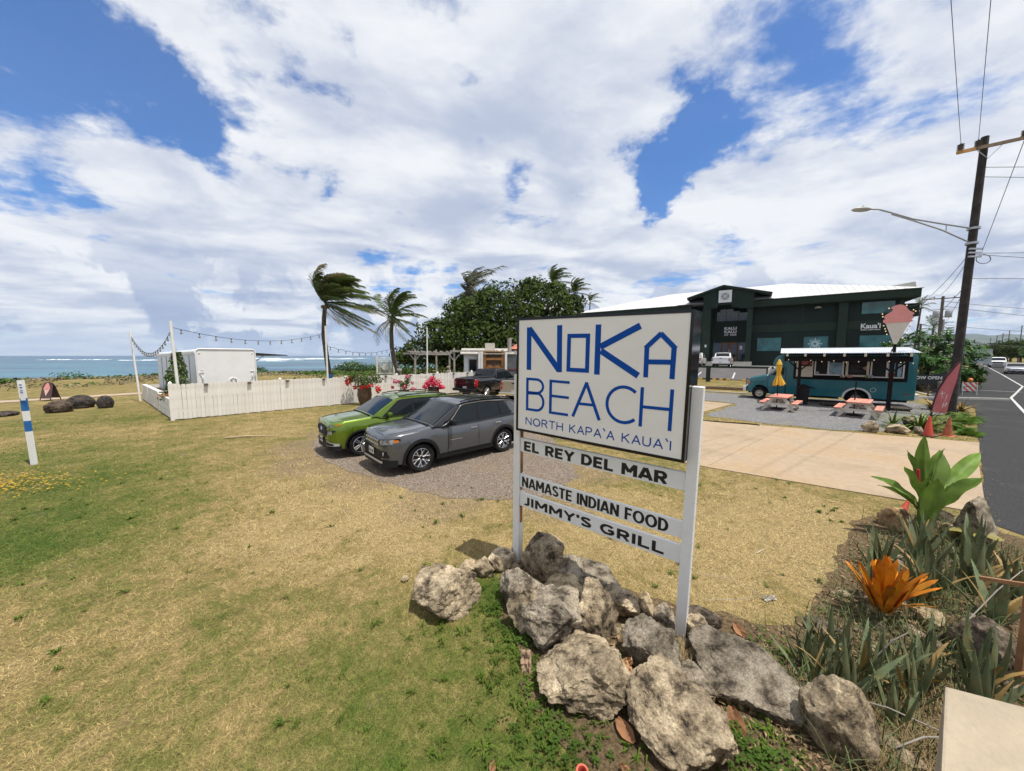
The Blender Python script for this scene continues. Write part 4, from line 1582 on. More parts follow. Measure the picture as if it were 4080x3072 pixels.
def build_canna():
	root = thing('broad_leaved_plant', 'tall plant with broad glossy green leaves at the edge of the drive', 'plant', (6.50, 5.2, 0))
	mb = MB()
	for k in range(6):
		a = k * 1.05
		mb.tube([(math.cos(a) * .05, math.sin(a) * .04, 0), (math.cos(a) * .06, math.sin(a) * .05, .3), (math.cos(a) * .09, math.sin(a) * .05, .62)], [.03, .028, .016], 8)
	mb.build('stem', BIGLEAF, root, smooth=60)
	fw = Vector((.6, .8, 0))
	for (dx, dy, z, st, w, roll, fold, droop) in ((-.10, .05, 1.60, .55, .105, 1.4, .5, .15), (-.18, .1, 1.36, .5, .075, .5, .4, .2), (.16, .08, 1.42, .55, .08, -.6, .8, .3),
												  (.40, .12, 1.37, .5, .15, .9, .35, .35), (1.10, .2, 1.36, .55, .13, .6, .3, .25), (.72, .25, 1.1, .45, .20, .9, .25, .5),
												  (-.70, -.05, 1.08, .45, .11, -.8, .3, .55), (-.36, .0, 1.16, .5, .08, .3, .5, .2), (-.24, -.15, 1.08, .45, .085, .8, .4, .25),
												  (.30, -.30, 1.12, .35, .17, .4, .2, .3), (.02, -.22, .98, .3, .09, .2, .3, .2), (-.22, -.32, .92, .12, .165, 0.1, .15, -.25), (-.45, .2, .9, .4, .12, .2, .3, .6)):
		p0 = Vector((dx * .1, dy * .2, st))
		p1 = Vector((dx, dy, z))
		L_ = (p1 - p0).length
		broad_leaf('leaf', L_ * 1.05, w * .78, BIGLEAF, root, aim(p0, p1, roll), droop, fold + .25)
	for (dx, dy, z, w) in ((.55, -.55, .32, .09), (.85, -.5, .25, .10), (.8, -.75, .12, .09)):
		broad_leaf('leaf', .62, w, BIGLEAF_DRY, root, aim((.1, -.15, .2), (dx, dy, z), .3), .4, .2)
	mb = MB()
	mb.tube([(-.13, .02, .8), (-.15, .02, 1.08)], [.03, .02], 6)
	mb.build('flower', mat('red_flower', (.35, .02, .015), rough=.7), root)


build_canna()

# ------------------------------------------------------------------ litter, stake, wall, cones
def rubbish():
	r = random.Random(4)
	paper = mat('brown_paper', (.42, .25, .13), rough=.8, var=.2, vs=8)
	foil = mat('crumpled_plastic', (.45, .42, .36), rough=.4, var=.2, vs=20)
	leafm = mat('dead_leaf', (.24, .115, .05), rough=.85, var=.35, vs=9)

	def sheet(name, x, y, z, w, h, m, label, cat, rot, cr=.03, seed=0):
		mb = MB()
		mb.grid(lambda u, v: Vector(((u - .5) * w, cr * noise.noise((u * 4, v * 4, seed)) + cr * .5 * noise.noise((u * 11, v * 9, seed)), v * h)), 10, 10)
		o = mb.build(name, m, None, fix=False)
		o.location = (x, y, z)
		o.rotation_euler = rot
		tag(o, label, cat)
	sheet('paper_bag', .98, 2.62, .02, .15, .27, paper, 'crumpled brown paper bag stuck between the two front rocks', 'paper bag', (-.35, .1, .45), .05, 2)
	sheet('paper_scrap', .13, 2.85, .0, .10, .17, mat('brown_card', (.30, .20, .13), rough=.85, var=.15), 'curled brown scrap leaning on the biggest front rock', 'scrap', (-.5, -.2, -.3), .03, 7)
	sheet('plastic_wrapper', 3.02, 3.75, .012, .15, .06, foil, 'crumpled pale plastic wrapper on the lawn left of the bromeliad', 'wrapper', (-1.3, 0, .2), .05, 5)
	for k, (x, y, s, l) in enumerate(((-.52, 1.98, .07, 'curled red brown dead leaf on the grass left of the foreground cone'), (.78, 2.1, .05, 'small brown dead leaf in the weeds below the biggest front rock'),
									  (.92, 1.87, .06, 'orange brown dead leaf left of the pitted white boulder'), (-.13, 2.12, .04, 'tiny brown dead leaf above the foreground cone'),
									  (1.72, 2.38, .11, 'large brown dead leaf under the wide craggy boulder'), (2.35, 3.3, .08, 'tan dead leaf beside the right sign post'), (1.25, 3.2, .07, 'orange dead leaf behind the square grey block'), (.85, 2.35, .09, 'broad orange dead leaf at the foot of the biggest rock'))):
		mb = MB()
		mb.grid(lambda u, v: Vector(((u - .5) * 2 * s, (v - .5) * s * 1.2 * math.sin(math.pi * (.1 + .8 * u)), s * .5 * abs(v - .5) + .4 * s * u * u + .012 * noise.noise((u * 5, v * 5, k)))), 6, 4)
		o = mb.build('dead_leaf', leafm, None, fix=False)
		o.location = (x, y, .015)
		o.rotation_euler = (r.uniform(-.5, .5), r.uniform(-.5, .5), r.uniform(0, 6))
		tag(o, l, 'leaf', 'dead leaves among the rocks')
	mb = MB()
	mb.tube([(2.25, 3.75, .02), (2.6, 3.72, .05), (2.95, 3.8, .03), (2.8, 4.1, .04), (2.4, 4.25, .02)], .0025, 5)
	tag(mb.build('loose_wire', mat('wire_grey', (.30, .28, .25), rough=.8), None), 'thin grey wire curling over the lawn right of the sign', 'wire')
	mb = MB()
	mb.tube([(-9.9, 11.6, .02), (-9.3, 11.75, .05), (-8.3, 11.9, .03)], [.025, .03, .012], 6)
	tag(mb.build('dry_stick', mat('dry_wood', (.38, .29, .17), rough=.9, var=.2), None), 'dry stick lying on the lawn beyond the marker post', 'stick')
	for k, (x, y, a, l) in enumerate(((3.6, 4.75, .5, 'white strip of litter on the dry lawn right of the sign'), (2.3, 5.15, -.2, 'pale stick on the dry lawn below the drive'))):
		mb = MB()
		mb.beam((-.08, 0, .012), (.08, 0, .016), .012, .006)
		o = mb.build('pale_stick', mat('pale_stick', (.42, .37, .29), rough=.9), None, loc=(x, y, 0))
		o.rotation_euler = (0, 0, a)
		tag(o, l, 'stick', 'pale sticks on the lawn')
	mb = MB()
	mb.lathe([(.0, 0), (.04, .005), (.05, .03), (.035, .06), (0, .068)], 9)
	tag(mb.build('pale_pebble', MATS['limestone_pale'], None, smooth=40, loc=(-1.36, 4.12, 0)), 'single pale pebble on the lawn left of the rock pile', 'pebble')
	# dry flower stalks lying over the aloes
	for k, (a, b, l) in enumerate((((2.55, 2.5, .18), (3.15, 2.25, .12), 'long grey dry stalk lying across the aloes'), ((2.7, 2.18, .10), (3.1, 2.2, .16), 'short grey dry stalk below the long one'),
								   ((4.7, 3.3, .15), (5.5, 3.5, .55), 'thick grey dry stalk leaning behind the brown rock'), ((3.15, 2.75, .25), (3.35, 2.7, .52), 'short white cut stalk standing in the aloes'))):
		mb = MB()
		mid = (Vector(a) + Vector(b)) / 2 + Vector((0, 0, .04))
		mb.tube([a, mid, b], [.005, .006, .004], 6)
		tag(mb.build('dry_stalk', mat('grey_stalk', (.24, .21, .18), rough=.8, var=.25), None), l, 'stalk', 'dry aloe stalks')


rubbish()

mb = MB()
mb.beam((4.34, 2.70, -.1), (4.33, 2.70, .92), .045, .045)
mb.lathe([(.026, 0), (.026, .03)], 8, Matrix.Translation((4.33, 2.70, .92)))
tag(mb.build('wooden_stake', mat('stake_wood', (.26, .13, .06), rough=.85, var=.25, vs=6), None), 'reddish brown wooden stake at the right edge beside the aloes', 'stake')
mb = MB()
mb.beam((4.33, 2.72, .93), (4.12, 2.86, .90), .02, .03)
tag(mb.build('wooden_rail', MATS['stake_wood'], None), 'thin reddish brown stick lying from the stake to the brown rock', 'stick')

CONC = mat('wall_concrete', (.36, .295, .21), rough=.9, var=.12, vs=2, bump=.5, bs=22, dirt=((.26, .22, .16), .5, 6))
mb = MB()
poly = [(2.50, 1.82), (2.95, 1.63), (1.2, .12), (.98, .62)]
poly = [(2.50, 1.82), (2.96, 1.63), (-.60, -1.10), (-.95, -.82)]
mb.prism(poly, -.2, .95, lambda a, b, d: (a, b, d))
tag(mb.build('concrete_wall', CONC, None, bevel=.012), 'low rough concrete wall end in the bottom right corner beside the aloes', 'wall')

CONE_R = mat('cone_orange', (.50, .06, .03), rough=.55, var=.12, vs=5, dirt=((.25, .05, .03), .5, 4))
CONE_F = mat('cone_faded', (.42, .12, .055), rough=.7, var=.25, vs=7, dirt=((.10, .05, .03), .8, 6))
RUBBER = mat('black_rubber', (.012, .012, .012), rough=.85, var=.2)


def cone(x, y, h, m, label, tilt=(0, 0), base=None):
	root = thing('traffic_cone', label, 'cone', (x, y, gzs(x, y)), .3, 'traffic cones')
	root.rotation_euler = (tilt[0], tilt[1], .3)
	mb = MB()
	r0, r1 = .13 * h / .7, .032 * h / .7
	mb.lathe([(r0, .03), (r1, h), (r1 * .72, h), (r1 * .72, h - .02), (r0 * .9, .03)], 24, close=False)
	mb.build('cone_body', m, root, smooth=40)
	mb = MB()
	mb.bx(-.18, .18, -.18, .18, 0, .03)
	mb.build('base', base or RUBBER, root, bevel=.008)


cone(.366, 1.60, .70, mat('cone_coral', (.55, .10, .06), rough=.6, var=.12, vs=5), 'coral red traffic cone at the bottom edge left of the pitted boulder')
cone(14.75, 11.95, .71, CONE_R, 'red traffic cone on black base at the far edge of the drive')
cone(15.5, 12.0, .68, CONE_F, 'faded rusty brown traffic cone beside the red one', (.05, -.08), CONE_F)
cone(6.75, 5.75, .40, CONE_R, 'red traffic cone half hidden behind the broad leaved plant', (0, .6))

# ------------------------------------------------------------------ vehicles
GLASS = mat('car_glass', (.010, .014, .017), rough=.02, var=.05, spec=.28)
GLASS_T = mat('tinted_glass', (.005, .006, .007), rough=.04, var=.05, spec=.55)
TYRE = mat('tyre_rubber', (.010, .010, .010), rough=.85, spec=.15, var=.2, vs=12, dirt=((.08, .065, .05), .35, 5))
ALLOY = mat('alloy', (.55, .56, .58), rough=.25, metal=.85, var=.08)
ALLOY_D = mat('alloy_dark', (.03, .03, .033), rough=.35, metal=.3, var=.1)
CHROME = mat('chrome', (.70, .71, .73), rough=.12, metal=1.0, var=.03)
PLASTIC = mat('black_plastic', (.010, .010, .011), rough=.6, spec=.25, var=.15, vs=10)
SEAM = mat('seam_black', (.004, .004, .004), rough=.9)
LAMP_W = mat('headlamp', (.24, .25, .27), rough=.08, var=.7, vs=16, coat=.6)
LAMP_A = mat('amber_lens', (.65, .18, .02), rough=.15, var=.15, vs=14, coat=.5)
LAMP_R = mat('red_lens', (.38, .006, .008), rough=.12, var=.3, vs=12, coat=.6)
PLATE = mat('licence_plate', (.62, .60, .55), rough=.5, var=.08, vs=8)
SEAT = mat('seat_cloth', (.05, .05, .055), rough=.9, var=.2)


def paint(name, col, metal=.25, rough=.32, **k):
	return mat(name, col, rough=rough, metal=metal, var=.03, vs=1.5, coat=.9, **k)


class Car:
	"""body swept from cross sections; forward is +X, left +Y, origin on the ground at mid wheelbase"""

	def __init__(s, L, W, wb, foh, R, top, cab, roof, zb=.24, plan=None, tum=.24, cabw=.965, arch=.07, bot=None):
		s.L, s.W, s.wb, s.foh, s.R, s.top_t, s.cab, s.roof_t, s.zb = L, W, wb, foh, R, top, cab, roof, zb
		s.tum, s.cabw, s.Ra = tum, cabw, R + arch
		s.xm = foh + wb / 2
		h = W / 2
		s.plan_t = plan or [(0, .60 * h), (.05, .76 * h), (.14, .87 * h), (.32, .955 * h), (.7, .99 * h), (1.1, h), (L - 1.0, h), (L - .45, .975 * h), (L - .16, .91 * h), (L - .04, .83 * h), (L, .74 * h)]
		s.bot_t = bot or [(0, zb + .12), (.25, zb), (L - .4, zb), (L, zb + .15)]

	def X(s, x):
		return s.xm - x

	def plan(s, x):
		return pl(s.plan_t, x)

	def top(s, x):
		return pl(s.top_t, x)

	def sec(s, x):
		w, zt, zb = s.plan(x), s.top(x), pl(s.bot_t, x)
		h = zt - zb
		return [(0, zb), (w * .82, zb), (w * .955, zb + .05), (w * .985, zb + .28 * h), (w, zb + .55 * h), (w * .985, zb + .76 * h), (w * .955, zb + .91 * h),
				(w * .90, zt - .012), (w * .80, zt + .008), (w * .40, zt + .026), (0, zt + .032)]

	def side(s, x, z):
		q = s.sec(x)
		for (y0, z0), (y1, z1) in zip(q[2:8], q[3:9]):
			if z <= z1:
				return lerp(y0, y1, max(0, (z - z0) / max(1e-5, z1 - z0)))
		return q[8][0]

	def stations(s):
		xs = set(np.round(np.linspace(0, s.L, 46), 3)) | {.03, .08, .12, s.L - .03, s.L - .08}
		for c in (s.foh, s.foh + s.wb):
			for a in np.linspace(-1, 1, 25):
				xs.add(round(c + s.Ra * math.sin(a * math.pi / 2), 3))
		return sorted(x for x in xs if 0 <= x <= s.L)

	def body(s, m, root, name='body'):
		mb = MB()
		xs = s.stations()
		rings = []
		for x in xs:
			q = s.sec(x)
			zmin = -1
			for c in (s.foh, s.foh + s.wb):
				d = abs(x - c)
				if d < s.Ra:
					zmin = max(zmin, s.R + math.sqrt(max(0, s.Ra ** 2 - d * d)))
			out = []
			for k, (y, z) in enumerate(q):
				if k < 7 and z < zmin:
					z = min(zmin, q[7][1] - .03)
				out.append((y, z))
			ring = out + [(-y, z) for y, z in reversed(out[1:-1])]
			rings.append([(s.X(x), y, z) for y, z in ring])
		n = len(rings[0])
		vs = [p for r in rings for p in r]
		fs = []
		for i in range(len(rings) - 1):
			for k in range(n):
				k2 = (k + 1) % n
				fs.append((i * n + k, i * n + k2, (i + 1) * n + k2, (i + 1) * n + k))
		fs.append(tuple(range(n)))
		fs.append(tuple(reversed(range((len(rings) - 1) * n, len(rings) * n))))
		mb.add(vs, fs)
		o = mb.build(name, m, root, smooth=38)
		mb = MB()
		mb.bx(s.X(s.L - .25), s.X(.25), -(s.W / 2 - .26), s.W / 2 - .26, s.zb - .02, s.R + s.Ra + .02)
		mb.build('underbody', DARK, root)
		return o

	# ---- cabin
	def belt(s, x):
		return s.top(x)

	def roofz(s, x):
		return pl(s.roof_t, x)

	def yb(s, x):
		return s.plan(x) * s.cabw * (.95 if x > s.cab[1] - .2 else 1)

	def yside(s, x, z):
		return s.yb(x) - s.tum * max(0, z - s.belt(x)) - .25 * max(0, z - s.belt(x) - .42) ** 2

	def cabin(s, m, root, name='cabin'):
		mb = MB()
		xa, xb = s.cab
		xs = sorted(set(np.round(np.linspace(xa, xb, 40), 3)) | {p[0] for p in s.roof_t if xa <= p[0] <= xb})
		rings = []
		for x in xs:
			b, r = s.belt(x) - .02, s.roofz(x)
			hc = max(.004, r - b)
			out = []
			for f in (0, .3, .6, .85, .95):
				z = b + hc * f
				out.append((s.yside(x, z), z))
			ye = s.yside(x, r)
			out += [(ye - .035, r - .004), (ye - .12, r + .012), (ye * .5, r + .026), (0, r + .034)]
			rings.append([(s.X(x), y, z) for y, z in out + [(-y, z) for y, z in reversed(out[:-1])]])
		n = len(rings[0])
		vs = [p for r in rings for p in r]
		fs = []
		for i in range(len(rings) - 1):
			for k in range(n - 1):
				fs.append((i * n + k, i * n + k + 1, (i + 1) * n + k + 1, (i + 1) * n + k))
		fs.append(tuple(range(n)))
		fs.append(tuple(reversed(range((len(rings) - 1) * n, len(rings) * n))))
		mb.add(vs, fs)
		return mb.build(name, m, root, smooth=35)

	def top_patch(s, name, m, root, x0, x1, inset, off, parent=None, nu=10, nv=10):
		mb = MB()

		def fn(u, v):
			x = lerp(x0, x1, u)
			r = s.roofz(x)
			ye = s.yside(x, r) - inset
			y = (v - .5) * 2 * ye
			dz = (s.roofz(x + .01) - s.roofz(x - .01)) / .02
			nrm = Vector((dz, 0, 1)).normalized()
			p = Vector((s.X(x), y, r + .034 * (1 - (y / (ye + inset)) ** 2)))
			return p + nrm * off
		mb.grid(fn, nu, nv)
		return mb.build(name, m, parent or root, smooth=60, fix=False)

	def side_window(s, name, m, root, sgn, x0b, x1b, x0t, x1t, lo=.025, hi=.075, off=.007, nu=8, nv=5):
		mb = MB()

		def fn(u, v):
			xb_, xt = lerp(x0b, x1b, u), lerp(x0t, x1t, u)
			z0, z1 = s.belt(xb_) + lo, s.roofz(xt) - hi
			x = lerp(xb_, xt, v)
			z = lerp(z0, z1, v)
			return (s.X(x), sgn * (s.yside(x, z) + off), z)
		mb.grid(fn, nu, nv)
		return mb.build(name, m, root, smooth=60, fix=False)

	def side_patch(s, name, m, root, sgn, x0, x1, z0, z1, off=.004, nu=8, nv=6, z0b=None, z1b=None):
		mb = MB()

		def fn(u, v):
			x = lerp(x0, x1, u)
			za = z0 if z0b is None else lerp(z0, z0b, u)
			zz = z1 if z1b is None else lerp(z1, z1b, u)
			za = za(x) if callable(za) else za
			zz = zz(x) if callable(zz) else zz
			z = lerp(za, zz, v)
			return (s.X(x), sgn * (s.side(x, z) + off), z)
		mb.grid(fn, nu, nv)
		return mb.build(name, m, root, smooth=60, fix=False)

	def front_x(s, y):
		y = abs(y)
		for (x0, y0), (x1, y1) in zip(s.plan_t, s.plan_t[1:]):
			if y <= y0:
				return x0
			if y <= y1:
				return lerp(x0, x1, (y - y0) / (y1 - y0))
		return x1

	def rear_x(s, y):
		y = abs(y)
		t = list(reversed(s.plan_t))
		for (x0, y0), (x1, y1) in zip(t, t[1:]):
			if y <= y0:
				return x0
			if y <= y1:
				return lerp(x0, x1, (y - y0) / (y1 - y0))
		return t[-1][0]

	def end_patch(s, name, m, root, y0, y1, z0, z1, off=.006, rear=False, nu=8, nv=3, z0b=None, z1b=None, slope=0.0, depth=.0):
		mb = MB()
		h = 1 if not rear else -1

		def fn(u, v):
			y = lerp(y0, y1, u)
			a = z0 if z0b is None else lerp(z0, z0b, u)
			b = z1 if z1b is None else lerp(z1, z1b, u)
			z = lerp(a, b, v)
			w = y / (.97 if z > .5 else .985)
			w = math.copysign(min(abs(w), s.W / 2 * .995), w)
			x = s.rear_x(w) if rear else s.front_x(w)
			return Vector((s.X(x) + h * (off - slope * (z - z0)), y * 1.004, z))
		mb.grid(fn, nu, nv)
		return mb.build(name, m, root, smooth=60, fix=False)

	def arch_trim(s, m, root, w0=.07, off=.012):
		for sgn in (1, -1):
			for c in (s.foh, s.foh + s.wb):
				mb = MB()

				def fn(u, v):
					a = lerp(-.42, math.pi + .42, u)
					r = s.Ra - .012 + v * w0
					x = c - r * math.cos(a)
					z = s.R + r * math.sin(a)
					z = max(z, s.zb + .01)
					x = min(max(x, .02), s.L - .02)
					return (s.X(x), sgn * (s.side(x, z) + off), z)
				mb.grid(fn, 26, 2)

				def fn2(u, v):
					a = lerp(-.42, math.pi + .42, u)
					r = s.Ra - .012
					x = min(max(c - r * math.cos(a), .02), s.L - .02)
					z = max(s.R + r * math.sin(a), s.zb + .01)
					return (s.X(x), sgn * (s.side(x, z) + off - v * .12), z)
				mb.grid(fn2, 26, 1)
				mb.build('wheel_arch', m, root, smooth=60, fix=False)

	def wheels(s, root, rim_fn, tw=.225, track=None):
		tr = track or (s.W / 2 - tw / 2 - .025)
		R = s.R
		mb = MB()
		r0 = R * .70
		prof = [(r0, -tw / 2 + .015), (R * .80, -tw / 2), (R * .93, -tw / 2 + .004), (R * .985, -tw / 2 + .03), (R, -tw / 2 + .06), (R, tw / 2 - .06), (R * .985, tw / 2 - .03), (R * .93, tw / 2 - .004), (R * .80, tw / 2), (r0, tw / 2 - .015)]
		Mx = Matrix.Rotation(-math.pi / 2, 4, 'X')
		mb.lathe(prof, 40, Mx, close=False)
		wheel = mb.build('wheel', TYRE, root, smooth=40)
		rim = rim_fn(r0, tw, wheel)
		ws = [wheel] + [copy_tree(wheel, root) for _ in range(3)]
		for w, (x, sg) in zip(ws, ((s.foh, 1), (s.foh, -1), (s.foh + s.wb, 1), (s.foh + s.wb, -1))):
			w.location = (s.X(x), sg * tr, R)
			w.rotation_euler = (0, random.uniform(0, 1), 0 if sg > 0 else math.pi)

	def seams(s, root, spec, sgns=(1, -1), w=.007):
		for sgn in sgns:
			mb = MB()
			for (x, z0, z1, dx) in spec:
				def fn(u, v):
					z = lerp(z0, z1, v)
					xx = x + dx * v + (u - .5) * w
					return (s.X(xx), sgn * (s.side(xx, z) + .0025), z)
				mb.grid(fn, 1, 8)
			mb.build('door_gap', SEAM, root, fix=False)


def spokes(kind, r0, tw, wheel):
	"""rim mesh facing +Y (outer side)"""
	mb = MB()
	Mx = Matrix.Rotation(-math.pi / 2, 4, 'X')
	yo = tw / 2 - .02
	mb.lathe([(r0 * 1.01, yo - .01), (r0 * .93, yo), (r0 * .90, yo - .03), (r0 * .88, -tw / 2 + .03)], 36, Mx, 0, close=False)
	mb.lathe([(0.001, yo - .085), (r0 * .9, yo - .095)], 30, Mx, 1, close=False)
	n = {'six': 6, 'five': 5, 'steel': 8, 'multi': 10, 'truck': 6}[kind]
	for k in range(n):
		a = 2 * math.pi * k / n

		def T(r, t, y):
			return (math.cos(a + t) * r, y, math.sin(a + t) * r)
		if kind == 'six':
			# Y-shaped spokes with dark pockets
			for sg in (1, -1):
				pts = [T(r0 * .16, 0, yo - .03), T(r0 * .52, sg * .07, yo - .02), T(r0 * .93, sg * .24, yo - .012)]
				mb.tube(pts, [.020, .013, .015], 5, 0)
		elif kind == 'five':
			for sg in (1, -1):
				mb.tube([T(r0 * .15, sg * .25, yo - .03), T(r0 * .55, sg * .20, yo - .015), T(r0 * .93, sg * .13, yo - .012)], [.022, .023, .024], 5, 0)
		else:
			mb.tube([T(r0 * .18, 0, yo - .03), T(r0 * .93, 0, yo - .012)], [.022, .026], 5, 0)
	mb.lathe([(r0 * .19, yo - .02), (r0 * .17, yo - .012), (.001, yo - .01)], 16, Mx, 2 if kind in ('six',) else 0, close=False)
	return mb.build('rim', [ALLOY, ALLOY_D, PLASTIC], wheel, smooth=40)


def mirror(car, root, x, z, m, base=PLASTIC):
	for sgn in (1, -1):
		mb = MB()
		y = car.yside(x, z) if x > car.cab[0] else car.side(x, z)
		mb.box((car.X(x), sgn * (y + .13), z + .06), (.12, .20, .13))
		o = mb.build('wing_mirror', m, root, bevel=.035, smooth=50)
		mb = MB()
		mb.box((car.X(x) + .01, sgn * (y + .03), z + .0), (.07, .12, .05))
		mb.build('mirror_arm', base, o)


def handle(car, parent, sgn, x, z, m):
	mb = MB()
	y = car.side(x, z)
	mb.box((car.X(x), sgn * (y + .018), z), (.20, .022, .032))
	return mb.build('door_handle', m, parent, bevel=.007)


def plate(car, root, z, rear=False, y=0, off=.02):
	x = car.X(car.L) - off if rear else car.X(0) + off
	mb = MB()
	mb.box((x, y, z), (.01, .305, .152))
	p = mb.build('licence_plate', PLATE, root)
	mb = MB()
	sg = -1 if rear else 1
	for k in range(6):
		mb.box((x + sg * .006, y - .105 + k * .042 + (.01 if k > 2 else -.005), z - .008), (.004, .02, .068))
	mb.build('plate_characters', mat('plate_ink', (.03, .03, .06), rough=.6), p)


def suv(name, label, loc, rz, kind, m_body, m_roof, group=None, detail=True):
	if kind == 'grey':
		c = Car(4.40, 1.82, 2.64, .86, .352,
				[(0, .80), (.03, .91), (.10, .975), (.35, 1.01), (.9, 1.05), (1.30, 1.085), (1.45, 1.06), (2.6, 1.075), (3.7, 1.12), (4.1, 1.13), (4.3, 1.10), (4.4, .98)],
				(1.16, 4.32), [(1.16, 1.08), (1.95, 1.545), (2.2, 1.60), (2.8, 1.625), (3.5, 1.60), (3.9, 1.55), (4.12, 1.42), (4.32, 1.10)], zb=.24)
		win = [(1.62, 2.52, 2.08, 2.52), (2.60, 3.34, 2.60, 3.26), (3.42, 3.86, 3.34, 3.50)]
		doors = [(1.60, 2.56), (2.58, 3.42)]
		rim = 'six'
	else:
		c = Car(4.04, 1.77, 2.52, .80, .335,
				[(0, .80), (.03, .93), (.10, 1.00), (.4, 1.04), (.9, 1.075), (1.22, 1.10), (1.38, 1.04), (2.5, 1.05), (3.4, 1.06), (3.8, 1.06), (3.95, 1.02), (4.04, .92)],
				(1.10, 3.98), [(1.10, 1.09), (1.82, 1.52), (2.05, 1.57), (2.7, 1.59), (3.4, 1.565), (3.7, 1.53), (3.84, 1.42), (3.98, 1.05)], zb=.24)
		win = [(1.52, 2.34, 1.96, 2.34), (2.42, 3.10, 2.42, 3.04), (3.18, 3.42, 3.12, 3.28)]
		doors = [(1.50, 2.38), (2.40, 3.16)]
		rim = 'five'
	root = thing(name, label, 'car', loc, rz, group)
	c.body(m_body, root)
	c.cabin(m_roof, root)
	if kind == 'grey':
		for sgn in (1, -1):
			c.side_window('quarter_panel', m_body, root, sgn, 3.80, 4.28, 3.66, 4.02, .0, .075, .005)
	# dark side glass band and the panes on it
	xa = win[0][0] - .16
	for sgn in (1, -1):
		c.side_window('window_surround', PLASTIC, root, sgn, win[0][0] - .14, win[-1][1] + .02, win[0][2] - .05, win[-1][3] + .03, .005, .055, .004, 20)
		for w in win:
			c.side_window('side_window', GLASS, root, sgn, *w, .03, .08, .009)
		for (x0, x1) in doors:
			xw = c.foh + c.wb
			lowz = lambda x: max(c.zb + .14, c.R + math.sqrt(max(0.0, (c.Ra + .075) ** 2 - (x - xw) ** 2)) if abs(x - xw) < c.Ra + .075 else 0)
			d = c.side_patch('door', m_body, root, sgn, x0, x1, lowz, lambda x: c.belt(x) - .035, .006, 16)
			handle(c, d, sgn, x1 - .16, c.belt(x1) - .17, m_body if kind != 'grey' else CHROME)
		c.side_patch('sill_trim', PLASTIC, root, sgn, c.foh + c.Ra + .03, c.foh + c.wb - c.Ra - .03, c.zb + .005, c.zb + .125, .012, 10, 3)
	c.seams(root, [(x0 - .005, c.zb + .13, c.belt(x0) - .03, 0) for x0, _ in doors] + [(doors[-1][1] + .005, c.zb + .32, c.belt(3.2) - .03, 0)], w=.012)
	wx = [p for p in c.roof_t][1][0]
	c.top_patch('windshield', GLASS, root, c.cab[0] + .05, wx - .02, .055, .008)
	rx = c.roof_t[-3][0] + .04
	c.top_patch('rear_window', GLASS_T, root, rx + .14, c.cab[1] - .06, .12, .008)
	if m_roof is not m_body:
		c.top_patch('roof', m_roof, root, wx + .03, rx, -.004, .005, nu=16)
	else:
		c.top_patch('roof', m_body, root, wx + .05, rx, .03, .004, nu=16)
	for sgn in (1, -1):
		mb = MB()
		pts = [(c.X(x), sgn * (c.yside(x, c.roofz(x)) - .045), c.roofz(x) + (.035 if i in (0, 6) else .055)) for i, x in enumerate(np.linspace(wx + .15, rx - .1, 7))]
		mb.tube(pts, .016, 6)
		mb.build('roof_rail', PLASTIC, root, smooth=60)
		if kind == 'grey':
			mb = MB()
			pts = []
			for x in np.linspace(win[0][0] - .18, win[0][2] - .02, 6):
				t = (x - win[0][0] + .18) / (win[0][2] - win[0][0] + .16)
				z = lerp(c.belt(x) + .0, c.roofz(x) - .052, t)
				pts.append((c.X(x), sgn * (c.yside(x, z) + .012), z))
			for x in np.linspace(win[0][2] + .1, 3.75, 10):
				z = c.roofz(x) - .05
				pts.append((c.X(x), sgn * (c.yside(x, z) + .012), z))
			for x in np.linspace(3.85, 4.12, 4):
				z = lerp(c.roofz(3.75) - .05, c.belt(4.1) + .05, (x - 3.75) / .4)
				pts.append((c.X(x), sgn * (c.yside(x, z) + .012), z))
			mb.tube(pts, .009, 6)
			mb.build('chrome_trim', CHROME, root, smooth=60)
	c.arch_trim(PLASTIC, root, .075 if kind == 'grey' else .05)
	c.wheels(root, lambda r0, tw, w: spokes(rim, r0, tw, w))
	mirror(c, root, win[0][0] + .06, c.belt(win[0][0]) + .02, PLASTIC if kind == 'grey' else m_body)
	# bonnet edge lines
	mb = MB()
	for sgn in (1, -1):
		mb.tube([(c.X(x), sgn * (c.plan(x) * .79), c.top(x) + .011) for x in np.linspace(.12, c.cab[0], 8)], .005, 5)
	mb.build('bonnet_gap', SEAM, root)
	mb = MB()
	mb.tube([(c.X(c.cab[0] - .02), y, c.top(c.cab[0]) + .02 + .012 * (1 - (y / .7) ** 2)) for y in np.linspace(-.68, .68, 9)], .028, 6)
	mb.build('cowl', PLASTIC, root)
	if kind == 'grey':
		# lower front: dark intake, silver lip, seven upright slots, lamps
		c.end_patch('grille_band', PLASTIC, root, -.50, .50, .735, .865, .006)
		for k in range(7):
			y = -.36 + k * .12
			mb = MB()
			pts = [(y + .040 * math.copysign(abs(math.cos(a)) ** .6, math.cos(a)), .80 + .058 * math.copysign(abs(math.sin(a)) ** .6, math.sin(a))) for a in np.linspace(0, 2 * math.pi, 17)[:-1]]
			P3 = [(c.X(c.front_x(p)) + .012, p, z) for p, z in pts]
			mb.tube(P3 + [P3[0], P3[1]], .010, 5, cap=False)
			g = mb.build('grille_slot', CHROME, root, smooth=60)
		c.end_patch('badge', CHROME, root, -.05, .05, .915, .93, .02)
